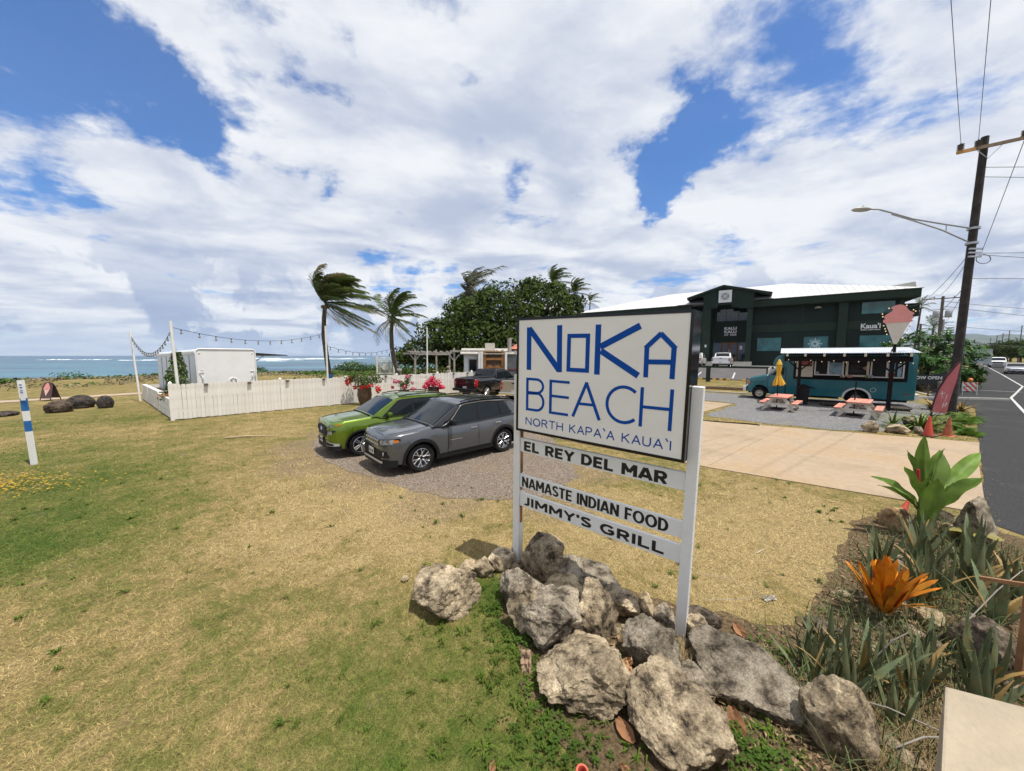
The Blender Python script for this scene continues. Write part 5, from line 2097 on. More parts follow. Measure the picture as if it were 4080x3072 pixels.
		for sgn in (1, -1):
			h = c.end_patch('headlight', LAMP_W, root, sgn * .50, sgn * .80, .75, .875, .014, z0b=.79, z1b=.90, nu=10)
			c.end_patch('lamp_surround', PLASTIC, root, sgn * .47, sgn * .845, .725, .89, .009, z0b=.765, z1b=.915, nu=10)
			c.end_patch('indicator', LAMP_A, h, sgn * .795, sgn * .842, .80, .885, .017, nu=4)
			c.end_patch('fog_light_recess', PLASTIC, root, sgn * .46, sgn * .74, .46, .62, .010)
			mb = MB()
			mb.lathe([(.0, .012), (.045, .008), (.05, 0)], 12, Matrix.Translation((c.X(c.front_x(.62)) + .012, sgn * .60, .545)) @ Matrix.Rotation(math.pi / 2, 4, 'Y'))
			mb.build('fog_light', LAMP_W, root)
		c.end_patch('air_intake', PLASTIC, root, -.50, .50, .40, .62, .009, z0b=.40)
		c.end_patch('skid_plate', mat('silver_trim', (.5, .51, .53), rough=.35, metal=.5), root, -.60, .60, .33, .385, .03, nu=14)
		c.end_patch('lower_bumper', PLASTIC, root, -.84, .84, .245, .40, .013, nu=18)
		plate(c, root, .55, off=.035)
		for sgn in (1, -1):
			c.side_patch('model_script', CHROME, root, sgn, 1.66, 2.02, .665, .685, .009, 2, 1)
	else:
		# wide black mesh grille narrowing downwards, slim upper lamps, square main lamps
		c.end_patch('grille', PLASTIC, root, -.42, .42, .60, .905, .010, nu=12, nv=6)
		mb = MB()
		for k in range(6):
			z = .63 + k * .05
			mb.tube([(c.X(c.front_x(y)) + .016, y, z) for y in np.linspace(-.40, .40, 11)], .006, 4)
		for k in range(11):
			y = -.38 + k * .076
			mb.tube([(c.X(c.front_x(y)) + .016, y, .61), (c.X(c.front_x(y)) + .016, y, .89)], .004, 4)
		mb.build('grille_mesh', mat('grille_grey', (.05, .05, .052), rough=.4, metal=.4), root)
		mb = MB()
		for (ry, rz_) in ((.085, .055),):
			P3 = [(c.X(0) + .028, ry * math.cos(a), .79 + rz_ * math.sin(a)) for a in np.linspace(0, 6.2832, 21)]
			mb.tube(P3, .008, 5, cap=False)
		mb.tube([(c.X(0) + .028, .05, .755), (c.X(0) + .028, .025, .825)], .008, 5)
		mb.tube([(c.X(0) + .028, -.025, .755), (c.X(0) + .028, -.05, .825)], .008, 5)
		mb.tube([(c.X(0) + .028, .037, .785), (c.X(0) + .028, 0, .795), (c.X(0) + .028, -.037, .792)], .007, 5)
		mb.build('emblem', CHROME, root, smooth=60)
		for sgn in (1, -1):
			h = c.end_patch('upper_lamp', LAMP_W, root, sgn * .47, sgn * .74, .885, .915, .014, z0b=.91, z1b=.965, nu=8)
			c.end_patch('indicator', LAMP_A, h, sgn * .755, sgn * .82, .925, .955, .016, z0b=.95, z1b=.98, nu=4)
			c.end_patch('lamp_frame', CHROME, root, sgn * .49, sgn * .80, .665, .82, .010)
			c.end_patch('lamp_pocket', PLASTIC, root, sgn * .505, sgn * .785, .68, .805, .015)
			c.end_patch('headlight', LAMP_W, root, sgn * .56, sgn * .70, .695, .79, .020)
			c.end_patch('bumper_corner', mat('silver_trim', (.5, .51, .53), rough=.35, metal=.5), root, sgn * .42, sgn * .80, .37, .53, .012, z1b=.44)
			c.end_patch('corner_intake', PLASTIC, root, sgn * .46, sgn * .73, .385, .485, .018, z1b=.43)
		c.end_patch('air_intake', PLASTIC, root, -.42, .42, .36, .52, .014)
		c.end_patch('lower_bumper', PLASTIC, root, -.82, .82, .245, .37, .011, nu=16)
		plate(c, root, .50, off=.045)
	# rear lamps
	for sgn in (1, -1):
		c.end_patch('tail_light', LAMP_R, root, sgn * .55, sgn * .80, .92 if kind == 'grey' else .85, 1.02 if kind == 'grey' else .98, .01, True)
	plate(c, root, .72, True)
	# seats seen through the glass are dark shapes only: steering side head rests
	return root


GREY = paint('car_paint_grey', (.070, .075, .084), .2, .24)
BLACKR = paint('car_paint_black', (.012, .012, .014), .1, .22)
GREEN = paint('car_paint_lime', (.125, .20, .009), .55, .26)
suv('grey_suv', 'grey compact SUV with black roof parked on the gravel, nearest the sign', (-1.81, 9.73, 0.0), rad(222.1), 'grey', GREY, BLACKR)
suv('green_suv', 'lime green small SUV parked behind the grey SUV', (-3.87, 11.02, 0.0), rad(221), 'green', GREEN, GREEN)


def pickup(name, label, loc, rz, m, L=5.85, W=2.03, wb=3.74, foh=.95, R=.40, group=None, hgt=1.92, rack=False, flat=True, rim='multi', cat='pickup truck', canopy=False, tint=True):
	k = hgt / 1.92
	c = Car(L, W, wb, foh, R,
			[(0, .95 * k), (.04, 1.08 * k), (.12, 1.15 * k), (.5, 1.19 * k), (1.25, 1.24 * k), (1.45, 1.22 * k), (3.55 * L / 5.85, 1.25 * k), (3.75 * L / 5.85, 1.33 * k), (L - .06, 1.34 * k), (L, 1.30 * k)],
			(1.35, 3.80 * L / 5.85), [(1.35, 1.24 * k), (2.12, 1.80 * k), (2.4, 1.89 * k), (2.9, 1.92 * k), (3.45 * L / 5.85, 1.87 * k), (3.80 * L / 5.85, 1.36 * k)], zb=.38 * k,
			plan=[(0, .70 * W / 2), (.06, .86 * W / 2), (.2, .95 * W / 2), (.6, .99 * W / 2), (1.0, W / 2), (L - .5, W / 2), (L - .08, .985 * W / 2), (L, .96 * W / 2)], tum=.20,
			bot=[(0, .42 * k), (.3, .38 * k), (L - .5, .42 * k), (L - .2, .62 * k), (L, .62 * k)])
	root = thing(name, label, cat, loc, rz, group)
	c.body(m, root)
	c.cabin(m, root)
	xr = 3.45 * L / 5.85
	for sgn in (1, -1):
		c.side_window('window_surround', PLASTIC, root, sgn, 1.78, xr + .12, 2.22, xr - .06, .0, .06, .004, 16)
		c.side_window('side_window', GLASS, root, sgn, 1.88, 2.62, 2.26, 2.62, .03, .09, .009)
		c.side_window('side_window', GLASS, root, sgn, 2.70, xr + .04, 2.70, xr - .12, .03, .09, .009)
		for x0, x1 in ((1.80, 2.65), (2.67, xr + .08)):
			d = c.side_patch('door', m, root, sgn, x0, x1, c.zb + .12, lambda x: c.belt(x) - .04, .006)
			handle(c, d, sgn, x1 - .14, c.belt(x1) - .16, m)
		c.end_patch('headlight', LAMP_W, root, sgn * .62, sgn * .92, .86 * k, 1.03 * k, .012)
		t = c.end_patch('tail_light', LAMP_R, root, sgn * .80, sgn * .985 * W / 2.03, .82 * k, 1.24 * k, .012, True)
		c.end_patch('reverse_lamp', LAMP_W, t, sgn * .82, sgn * .93, 1.0 * k, 1.08 * k, .018, True, 2, 1)
		c.side_patch('side_lamp', LAMP_R, root, sgn, L - .16, L - .01, .84 * k, 1.22 * k, .01, 3, 3)
	c.seams(root, [(1.795, c.zb + .1, 1.2 * k, 0), (2.66, c.zb + .1, 1.2 * k, 0), (xr + .24, c.zb + .1, 1.3 * k, 0)], w=.014)
	c.top_patch('windshield', GLASS, root, 1.42, 2.09, .06, .008)
	c.top_patch('rear_window', GLASS_T if tint else GLASS, root, xr + .04, 3.76 * L / 5.85, .12, .010)
	c.end_patch('tailgate', m, root, -.78, .78, .70 * k, 1.29 * k, .010, True)
	mb = MB()
	mb.box((c.X(L) - .012, 0, 1.20 * k), (.012, .26, .07))
	mb.build('tailgate_handle', PLASTIC, root)
	mb = MB()
	mb.box((c.X(L) - .07, 0, .58 * k), (.20, W * .96, .17))
	mb.build('rear_bumper', PLASTIC if m is not None and 'white' not in m.name and 'tan' not in m.name else CHROME, root, bevel=.03)
	plate(c, root, .72 * k, True, .0, .03)
	mb = MB()
	mb.grid(lambda u, v: (c.X(lerp(3.86 * L / 5.85, L - .1, u)), lerp(-.84, .84, v) * W / 2.03, 1.345 * k + .03), 4, 4)
	mb.build('bed_cover', PLASTIC, root, fix=False)
	c.end_patch('grille', PLASTIC, root, -.60, .60, .74 * k, 1.05 * k, .012)
	c.end_patch('front_bumper', m if 'white' in m.name else PLASTIC, root, -.92, .92, .46 * k, .68 * k, .02)
	c.end_patch('lower_intake', PLASTIC, root, -.62, .62, .48 * k, .60 * k, .03)
	c.arch_trim(PLASTIC if not canopy else m, root, .05)
	c.wheels(root, lambda r0, tw, w: spokes(rim, r0, tw, w), .27)
	mirror(c, root, 1.92, c.belt(1.9) + .04, PLASTIC)
	if rack:
		mb = MB()
		for sgn in (1, -1):
			mb.tube([(c.X(2.2), sgn * .62, 1.97 * k), (c.X(3.3), sgn * .62, 1.97 * k)], .02, 6)
		for x in (2.3, 2.75, 3.2):
			mb.tube([(c.X(x), -.64, 1.98 * k), (c.X(x), .64, 1.98 * k)], .018, 6)
			mb.beam((c.X(x), .6, 1.86 * k), (c.X(x), .62, 1.97 * k), .03, .03)
			mb.beam((c.X(x), -.6, 1.86 * k), (c.X(x), -.62, 1.97 * k), .03, .03)
		mb.build('roof_rack', PLASTIC, root)
	if canopy:
		mb = MB()
		x0, x1, w = c.X(L - .08), c.X(3.75 * L / 5.85), W * .44
		mb.add([(x0, -w, 1.36 * k), (x0, w, 1.36 * k), (x1, w, 1.36 * k), (x1, -w, 1.36 * k), (x0 + .12, -w * .86, 1.90 * k), (x0 + .12, w * .86, 1.90 * k), (x1, w * .86, 1.92 * k), (x1, -w * .86, 1.92 * k)],
			   [(0, 1, 5, 4), (1, 2, 6, 5), (2, 3, 7, 6), (3, 0, 4, 7), (4, 5, 6, 7), (0, 3, 2, 1)])
		cn = mb.build('canopy', m, root, bevel=.04)
		mb = MB()
		mb.add([(x0 + .0, -w * .8, 1.45 * k), (x0 + .0, w * .8, 1.45 * k), (x0 + .085, w * .72, 1.82 * k), (x0 + .085, -w * .72, 1.82 * k)], [(0, 1, 2, 3)])
		mb.build('canopy_window', GLASS_T, cn, fix=False)
	return root


BLACKP = paint('truck_paint_black', (.008, .008, .010), .1, .2)
WHITEP = paint('truck_paint_white', (.74, .74, .74), 0, .35)
TANP = paint('truck_paint_tan', (.33, .29, .235), .35, .35)
DARKP = paint('car_paint_dark', (.03, .032, .036), .2, .3)
SILVERP = paint('car_paint_silver', (.48, .49, .52), .55, .32)


def place_rear(fn, name, label, wheel, heading, m, right, **k):
	"""park a pickup by its rear wheel contact on the seen side"""
	L, W, wb = k.get('L', 5.85), k.get('W', 2.03), k.get('wb', 3.74)
	f = Vector((heading[0], heading[1])).normalized()
	l = Vector((-f.y, f.x))
	c = Vector(wheel) + f * (wb / 2) + (l if right else -l) * (W / 2 - .16)
	return fn(name, label, (c.x, c.y, gzs(c.x, c.y)), math.atan2(f.y, f.x), m, **k)


place_rear(pickup, 'black_pickup', 'black crew cab pickup parked at the end of the white fence, seen from behind', (-1.80, 23.3), (.55, .835), BLACKP, True)
place_rear(pickup, 'tan_pickup', 'tan pickup half hidden behind the sign, right of the black pickup', (1.45, 20.7), (.55, .835), TANP, True, foh=.95)
w_ = place_rear(pickup, 'white_pickup', 'white pickup with roof rack parked in front of the green building', (25.95, 41.0), (.60, .80), WHITEP, True, L=5.39, W=1.89, wb=3.24, foh=.93, R=.38, hgt=1.79, rack=True, rim='truck')
w_ = place_rear(pickup, 'canopy_pickup', 'white pickup with canopy on the far side of the rack topped white pickup', (24.3, 44.2), (.60, .80), WHITEP, True, L=5.39, W=1.89, wb=3.24, foh=.93, R=.38, hgt=1.79, canopy=True, rim='truck')


def road_pose(s, off, away=False):
	x, y, z = road_pt(s, off, 0)
	return (x, y, z + .004 + .0006 * s), math.atan2(.6, .8) + (0 if away else math.pi)


p_, a_ = road_pose(107, 2.9)
pickup('oncoming_pickup', 'white pickup with dark grille driving towards the viewer on the road', p_, a_, WHITEP, hgt=1.96)


def sedan(name, label, loc, rz, m, group=None):
	c = Car(4.85, 1.83, 2.78, .95, .33,
			[(0, .62), (.03, .72), (.12, .78), (.5, .86), (1.1, .93), (1.4, .95), (2.5, .96), (3.8, 1.0), (4.5, 1.02), (4.75, .99), (4.85, .85)],
			(1.30, 4.35), [(1.30, .95), (2.15, 1.38), (2.5, 1.44), (3.1, 1.445), (3.5, 1.40), (4.35, 1.01)], zb=.20)
	root = thing(name, label, 'car', loc, rz, group)
	c.body(m, root)
	c.cabin(m, root)
	for sgn in (1, -1):
		c.side_window('window_surround', PLASTIC, root, sgn, 1.75, 3.9, 2.2, 3.5, .0, .05, .004, 16)
		c.side_window('side_window', GLASS, root, sgn, 1.85, 2.75, 2.25, 2.72, .03, .08, .009)
		c.side_window('side_window', GLASS, root, sgn, 2.82, 3.6, 2.8, 3.35, .03, .08, .009)
		c.end_patch('headlight', LAMP_W, root, sgn * .50, sgn * .84, .60, .72, .012, z0b=.66, z1b=.80)
		c.end_patch('tail_light', LAMP_R, root, sgn * .45, sgn * .84, .78, .92, .012, True)
		c.end_patch('fog_light_recess', PLASTIC, root, sgn * .55, sgn * .78, .34, .46, .012)
	c.top_patch('windshield', GLASS, root, 1.36, 2.12, .06, .008)
	c.top_patch('rear_window', GLASS, root, 3.56, 4.30, .08, .008)
	c.end_patch('grille', PLASTIC, root, -.40, .40, .58, .66, .014)
	c.end_patch('lower_grille', PLASTIC, root, -.48, .48, .26, .46, .014)
	c.seams(root, [(1.75, .35, .92, 0), (2.78, .35, .92, 0)])
	c.wheels(root, lambda r0, tw, w: spokes('multi', r0, tw, w))
	mirror(c, root, 1.85, .98, m)
	plate(c, root, .48)
	return root


p_, a_ = road_pose(73, 3.5)
sedan('silver_sedan', 'silver sedan driving towards the viewer on the road', p_, a_, SILVERP)
p_, a_ = road_pose(128, 2.4)
suv('dark_suv', 'dark SUV following the white pickup on the road', p_, a_, 'grey', DARKP, DARKP)
p_, a_ = road_pose(100, 7.4, True)
suv('black_suv', 'black SUV in the far lane beyond the silver sedan', p_, a_, 'grey', DARKP, BLACKR)
p_, a_ = road_pose(62, -1.9, True)
suv('parked_suv', 'black SUV parked on the verge behind the near utility pole', p_, a_, 'green', DARKP, DARKP)
for s_, o_, l_, m_ in ((160, 1.9, 'small dark car far down the road, nearest of the three', DARKP), (190, 1.4, 'small silver car far down the road, middle of the three', SILVERP), (235, 1.0, 'farthest dark car down the road', DARKP)):
	p_, a_ = road_pose(s_, o_)
	sedan('distant_car', l_, p_, a_, m_, 'cars far down the road')

# ------------------------------------------------------------------ white board fence with planter
FENCE_P = mat('fence_paint', (.71, .675, .62), rough=.75, var=.07, vs=3, rnd=.05, dirt=((.42, .36, .29), .5, 2.5))
RAIL_B = mat('rail_blue', (.27, .40, .44), rough=.6, var=.1, dirt=((.5, .5, .46), .4, 4))
WOOD_D = mat('dark_wood', (.055, .04, .032), rough=.8, var=.3, vs=8)
SOIL = mat('soil', (.05, .035, .022), rough=1, var=.3)
F0, F1 = Vector((-14.92, 14.92, 0)), Vector((-3.05, 26.75, 0))


def board_mesh(w, h, th=.02):
	mb = MB()
	c = w * .22
	mb.prism([(-w / 2, 0), (w / 2, 0), (w / 2, h - c), (w / 2 - c, h), (-w / 2 + c, h), (-w / 2, h - c)], 0, th, lambda a, b, d: (a, d, b))
	o = mb.build('board', FENCE_P)
	me = o.data
	bpy.data.objects.remove(o)
	return me


def build_fence():
	d = (F1 - F0)
	ln = d.length
	u = d.normalized()
	root = thing('board_fence', 'long white board fence with small lamps and post caps behind the two parked cars', 'fence', F0, math.atan2(u.y, u.x))
	r = random.Random(5)
	shapes = [board_mesh(.142, h) for h in (1.54, 1.56, 1.58, 1.57)]
	x, i = .10, 0
	lamp_at = [1.15, 2.75, 4.35, 6.1, 8.0, 9.7, 11.4, 13.2, 14.9, 16.2]
	post_at = [0.0, 4.05, 7.3, 10.5, 13.6, 16.7]
	while x < ln:
		o = link('board', r.choice(shapes), root)
		o.location = (x, -.022 + r.uniform(-.006, .006), .03 + r.uniform(-.012, .012))
		o.rotation_euler = (r.uniform(-.008, .008), r.uniform(-.006, .006), 0)
		x += .148
		i += 1
	mb = MB()
	for z in (.35, 1.25):
		mb.bx(0, ln, .005, .045, z, z + .09)
	mb.build('rail', FENCE_P, root)
	for px in post_at:
		mb = MB()
		mb.bx(px - .055, px + .055, .046, .156, -.05, 1.60)
		if px == 0:
			mb = MB()
			mb.bx(px - .09, px + .045, -.05, .09, -.05, 1.62)
		p = mb.build('post', FENCE_P, root)
		mb = MB()
		y = .10 if px else .02
		mb.lathe([(.095, 1.60), (.095, 1.635), (.0, 1.71)], 4, Matrix.Translation((px - (.02 if px == 0 else 0), y, .02 if px == 0 else 0)) @ Matrix.Rotation(math.pi / 4, 4, 'Z'))
		mb.build('cap', WHITE_PAINT, p)
	for lx in lamp_at:
		mb = MB()
		mb.add([(lx - .075, -.14, 1.52), (lx + .075, -.14, 1.52), (lx + .075, -.02, 1.57), (lx - .075, -.02, 1.57), (lx - .07, -.13, 1.49), (lx + .07, -.13, 1.49), (lx + .07, -.025, 1.49), (lx - .07, -.025, 1.49)],
			   [(0, 1, 2, 3), (4, 7, 6, 5), (0, 4, 5, 1), (1, 5, 6, 2), (2, 6, 7, 3), (3, 7, 4, 0)])
		mb.build('fence_lamp', WOOD_D, root)


build_fence()


def build_planter():
	a, b = Vector((-14.98, 14.98, 0)), Vector((-23.9, 22.1, 0))
	u = (b - a).normalized()
	ln = (b - a).length
	root = thing('planter_box', 'long low white planter wall running left from the fence corner', 'planter', a, math.atan2(u.y, u.x))
	r = random.Random(9)
	# local +Y points towards the viewer-left here: boards face the lawn
	n = 0
	for (x0, x1, zt) in ((.05, 2.2, .84), (2.2, 4.35, .86), (4.4, 6.9, .95), (6.9, 9.2, .95), (9.2, ln, .95)):
		for z0, z1 in ((.0, .29), (.295, .58), (.585, zt)):
			mb = MB()
			mb.bx(x0, x1 - .012, -.02, .02, z0 + .01, z1)
			o = mb.build('board', FENCE_P, root)
			o.location = (0, r.uniform(-.006, .006), 0)
	for x in (.05, 4.37, 8.6, ln):
		mb = MB()
		mb.bx(x - .05, x + .05, -.03, .06, 0, .98)
		mb.build('post', FENCE_P, root)
	mb = MB()
	mb.bx(.0, 4.3, -.16, .03, .862, .90)
	mb.bx(4.42, ln + .05, -.16, .03, .955, .995)
	mb.bx(4.42, 4.6, -.85, -.16, .955, .995)
	mb.bx(.05, ln, -.9, -.86, 0, .93)
	mb.bx(ln, ln + .04, -.9, .02, 0, .95)
	mb.build('coping', FENCE_P, root)
	mb = MB()
	mb.bx(.06, ln - .06, -.85, -.03, 0, .74)
	mb.build('soil', SOIL, root)


build_planter()


def leaf_cloud(name, pts, size, m, parent, r, flat=.4, aspect=.55, smin=.6):
	"""leaf faces scattered at the given points (x,y,z,nx,ny,nz)"""
	V = []
	for (x, y, z, nx, ny, nz) in pts:
		n = Vector((nx + r.gauss(0, flat), ny + r.gauss(0, flat), nz + r.gauss(0, flat))).normalized()
		a = n.orthogonal().normalized()
		a = Matrix.Rotation(r.uniform(0, 6.283), 3, n) @ a
		b = n.cross(a)
		s = size * r.uniform(smin, 1.3)
		p = Vector((x, y, z))
		V += [p - a * s, p + b * s * aspect + n * s * .15, p + a * s, p - b * s * aspect + n * s * .15]
	o = np_mesh(name, np.array([tuple(v) for v in V]), 4, np.arange(len(V)), m, None, parent)
	o['kind'] = 'stuff'
	return o


def blob_pts(r, centres, n, shell=.45):
	"""points near the surface of a union of ellipsoids; centres: (x,y,z,rx,ry,rz)"""
	out = []
	wts = [c[3] * c[4] * c[5] for c in centres]
	wts = [w ** .67 for w in wts]
	while len(out) < n:
		c = r.choices(centres, wts)[0]
		v = Vector((r.gauss(0, 1), r.gauss(0, 1), r.gauss(0, 1))).normalized()
		k = (1 - shell * r.random() ** 1.5) * (1 + .36 * noise.noise(v * 2.6 + Vector((c[0], c[1], c[2]))))
		p = (c[0] + v.x * c[3] * k, c[1] + v.y * c[4] * k, c[2] + v.z * c[5] * k)
		deep = False
		for q in centres:
			if q is not c and ((p[0] - q[0]) / q[3]) ** 2 + ((p[1] - q[1]) / q[4]) ** 2 + ((p[2] - q[2]) / q[5]) ** 2 < .45:
				deep = True
				break
		if not deep:
			out.append((*p, v.x, v.y, v.z + .35))
	return out


LEAF_VINE = mat('vine_leaf', (.065, .105, .022), rough=.7, spec=.15, var=.45, vs=3, trans=.2)
LEAF_DARK = mat('sea_grape_leaf', (.040, .063, .011), rough=.7, var=.65, vs=.9, trans=.12, spec=.1)
LEAF_BUSH = mat('coast_bush_leaf', (.055, .105, .018), rough=.7, spec=.12, var=.45, vs=1.5, trans=.18)
LEAF_LIGHT = mat('bush_leaf_light', (.085, .15, .03), rough=.55, var=.4, vs=2.0, trans=.2)
BARK = mat('bark', (.13, .105, .085), rough=.95, var=.35, vs=6, bump=.6, bs=14)
PALM_BARK = mat('palm_bark', (.085, .066, .052), rough=.95, var=.4, vs=5, bump=.7, bs=10)


def vine_plants():
	r = random.Random(31)
	for k, (x, y, z, h, w, n, lab) in enumerate(((-16.35, 16.75, .75, 2.25, .55, 950, 'tall leafy vine growing from the planter in front of the white trailer'),
												 (-15.35, 16.0, .75, 1.75, .22, 130, 'thin climbing vine beside the white pole at the fence corner'),
												 (-17.9, 17.9, .75, 1.3, .35, 90, 'straggling vine shoot left of the tall planter vine'))):
		root = thing('vine_plant', lab, 'plant', (x, y, z), 0, 'planter vines')
		pts = []
		for i in range(n):
			t = r.random() ** (1.1 if k == 0 else .9)
			rr = w * (1.15 - .85 * t) * math.sqrt(r.random())
			a = r.uniform(0, 6.283)
			pts.append((rr * math.cos(a) * 1.1 + .1 * noise.noise((t * 3, k, 0)), rr * math.sin(a), h * t, math.cos(a), math.sin(a), .6))
		leaf_cloud('foliage', pts, .068, LEAF_VINE, root, r, .5, .75)
		mb = MB()
		for q in range(5 if k == 0 else 3):
			a = r.uniform(0, 6.28)
			mb.tube([(.1 * math.cos(a), .1 * math.sin(a), 0), (.14 * math.cos(a), .1 * math.sin(a), h * .4), (.08 * math.cos(a + .6), .1 * math.sin(a), h * .75), (.16 * math.cos(a + 1), .1 * math.sin(a), h * r.uniform(.95, 1.12))], [.012, .01, .008, .004], 5)
		mb.build('stem', BARK, root)
	r2 = random.Random(8)
	root = thing('planter_shrub', 'dark shrub with a few orange flowers low in the planter', 'plant', (-16.2, 16.5, .74))
	pts = blob_pts(r2, [(0, 0, .12, .9, .4, .35), (-.8, .7, .1, .6, .4, .28)], 620)
	leaf_cloud('foliage', pts, .055, LEAF_VINE, root, r2, .6, .7)
	pts = [(r2.gauss(-.35, .15), r2.gauss(-.2, .1), r2.uniform(.15, .3), 0, -1, .5) for _ in range(60)]
	leaf_cloud('flowers', pts, .03, mat('orange_flower', (.5, .14, .04), rough=.7), root, r2)


vine_plants()

# ------------------------------------------------------------------ light poles and bulb strings
POLE_W = mat('white_pole', (.70, .69, .66), rough=.5, var=.05, dirt=((.5, .44, .36), .35, 3))
BULB = mat('bulb_glass', (.30, .27, .22), rough=.15, var=.2, spec=.8)
CORD = mat('black_cord', (.02, .02, .022), rough=.7)
POLES = [((-23.5, 21.5), 4.36, (-.35, .1), .055, 'white light pole at the far left end of the planter'),
		 ((-14.96, 15.32), 4.38, (-.16, .03), .062, 'white light pole at the fence corner beside the trailer'),
		 ((-10.45, 19.38), 4.50, (.0, 0), .05, 'white light pole at the middle of the fence, beside the nearer palm'),
		 ((-5.95, 23.92), 4.75, (.08, 0), .052, 'white light pole behind the pink flower pot, near the pergola')]
for (x_, y_), h_, (lx, ly), r_, lab in POLES:
	mb = MB()
	mb.tube([(0, 0, -.05), (lx * .5, ly * .5, h_ * .5), (lx, ly, h_)], [r_, r_ * .95, r_ * .85], 12)
	tag(mb.build('light_pole', POLE_W, None, smooth=50, loc=(x_, y_, 0)), lab, 'pole', 'white poles carrying the bulb string')


def bulb_string(label, p0, p1, sag, n, s=1.0, wave=0.0):
	p0, p1 = Vector(p0), Vector(p1)
	root = thing('string_lights', label, 'string lights', p0, 0, 'bulb strings above the fence')
	N_ = 48

	def at(t):
		q = p0.lerp(p1, t) - p0
		q.z -= sag * 4 * t * (1 - t) + wave * abs(math.sin(t * n * math.pi))
		return q
	mb = MB()
	mb.tube([at(i / N_) for i in range(N_ + 1)], .011, 5)
	mb.build('cord', CORD, root)
	me = None
	for i in range(n):
		t = (i + .5) / n
		if me is None:
			mb = MB()
			mb.lathe([(.02, 0), (.022, -.07), (.014, -.08)], 8, None, 0)
			sock = mb.build('socket', CORD, root)
			mb = MB()
			mb.lathe([(.014, -.08), (.038, -.12), (.042, -.155), (.03, -.19), (.0, -.20)], 8, None, 0)
			bulb = mb.build('bulb', BULB, sock, smooth=60)
			me = (sock.data, bulb.data)
			o = sock
		else:
			o = link('socket', me[0], root)
			link('bulb', me[1], o)
		o.location = at(t)
		o.scale = (s, s, s)


bulb_string('sagging string of bulbs between the two left light poles', (-23.8, 21.6, 4.02), (-15.1, 15.35, 4.02), 1.05, 18)
bulb_string('long string of bulbs from the fence corner pole to the nearer palm, over the trailer', (-15.1, 15.35, 4.10), (-13.0, 23.8, 4.35), .55, 12, 1.1)
bulb_string('string of bulbs between the two palms', (-10.45, 19.38, 3.45), (-9.2, 26.8, 3.50), .42, 11, .95, .05)
bulb_string('short string of bulbs between the right palm and the light pole by the pergola', (-9.2, 26.8, 3.75), (-5.9, 23.92, 4.2), .65, 6, .9)

# ------------------------------------------------------------------ trailer
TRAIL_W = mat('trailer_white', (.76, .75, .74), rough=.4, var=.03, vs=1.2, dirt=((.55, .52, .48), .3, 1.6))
TRAIL_S = mat('trailer_side', (.62, .645, .67), rough=.35, var=.05, vs=.8)


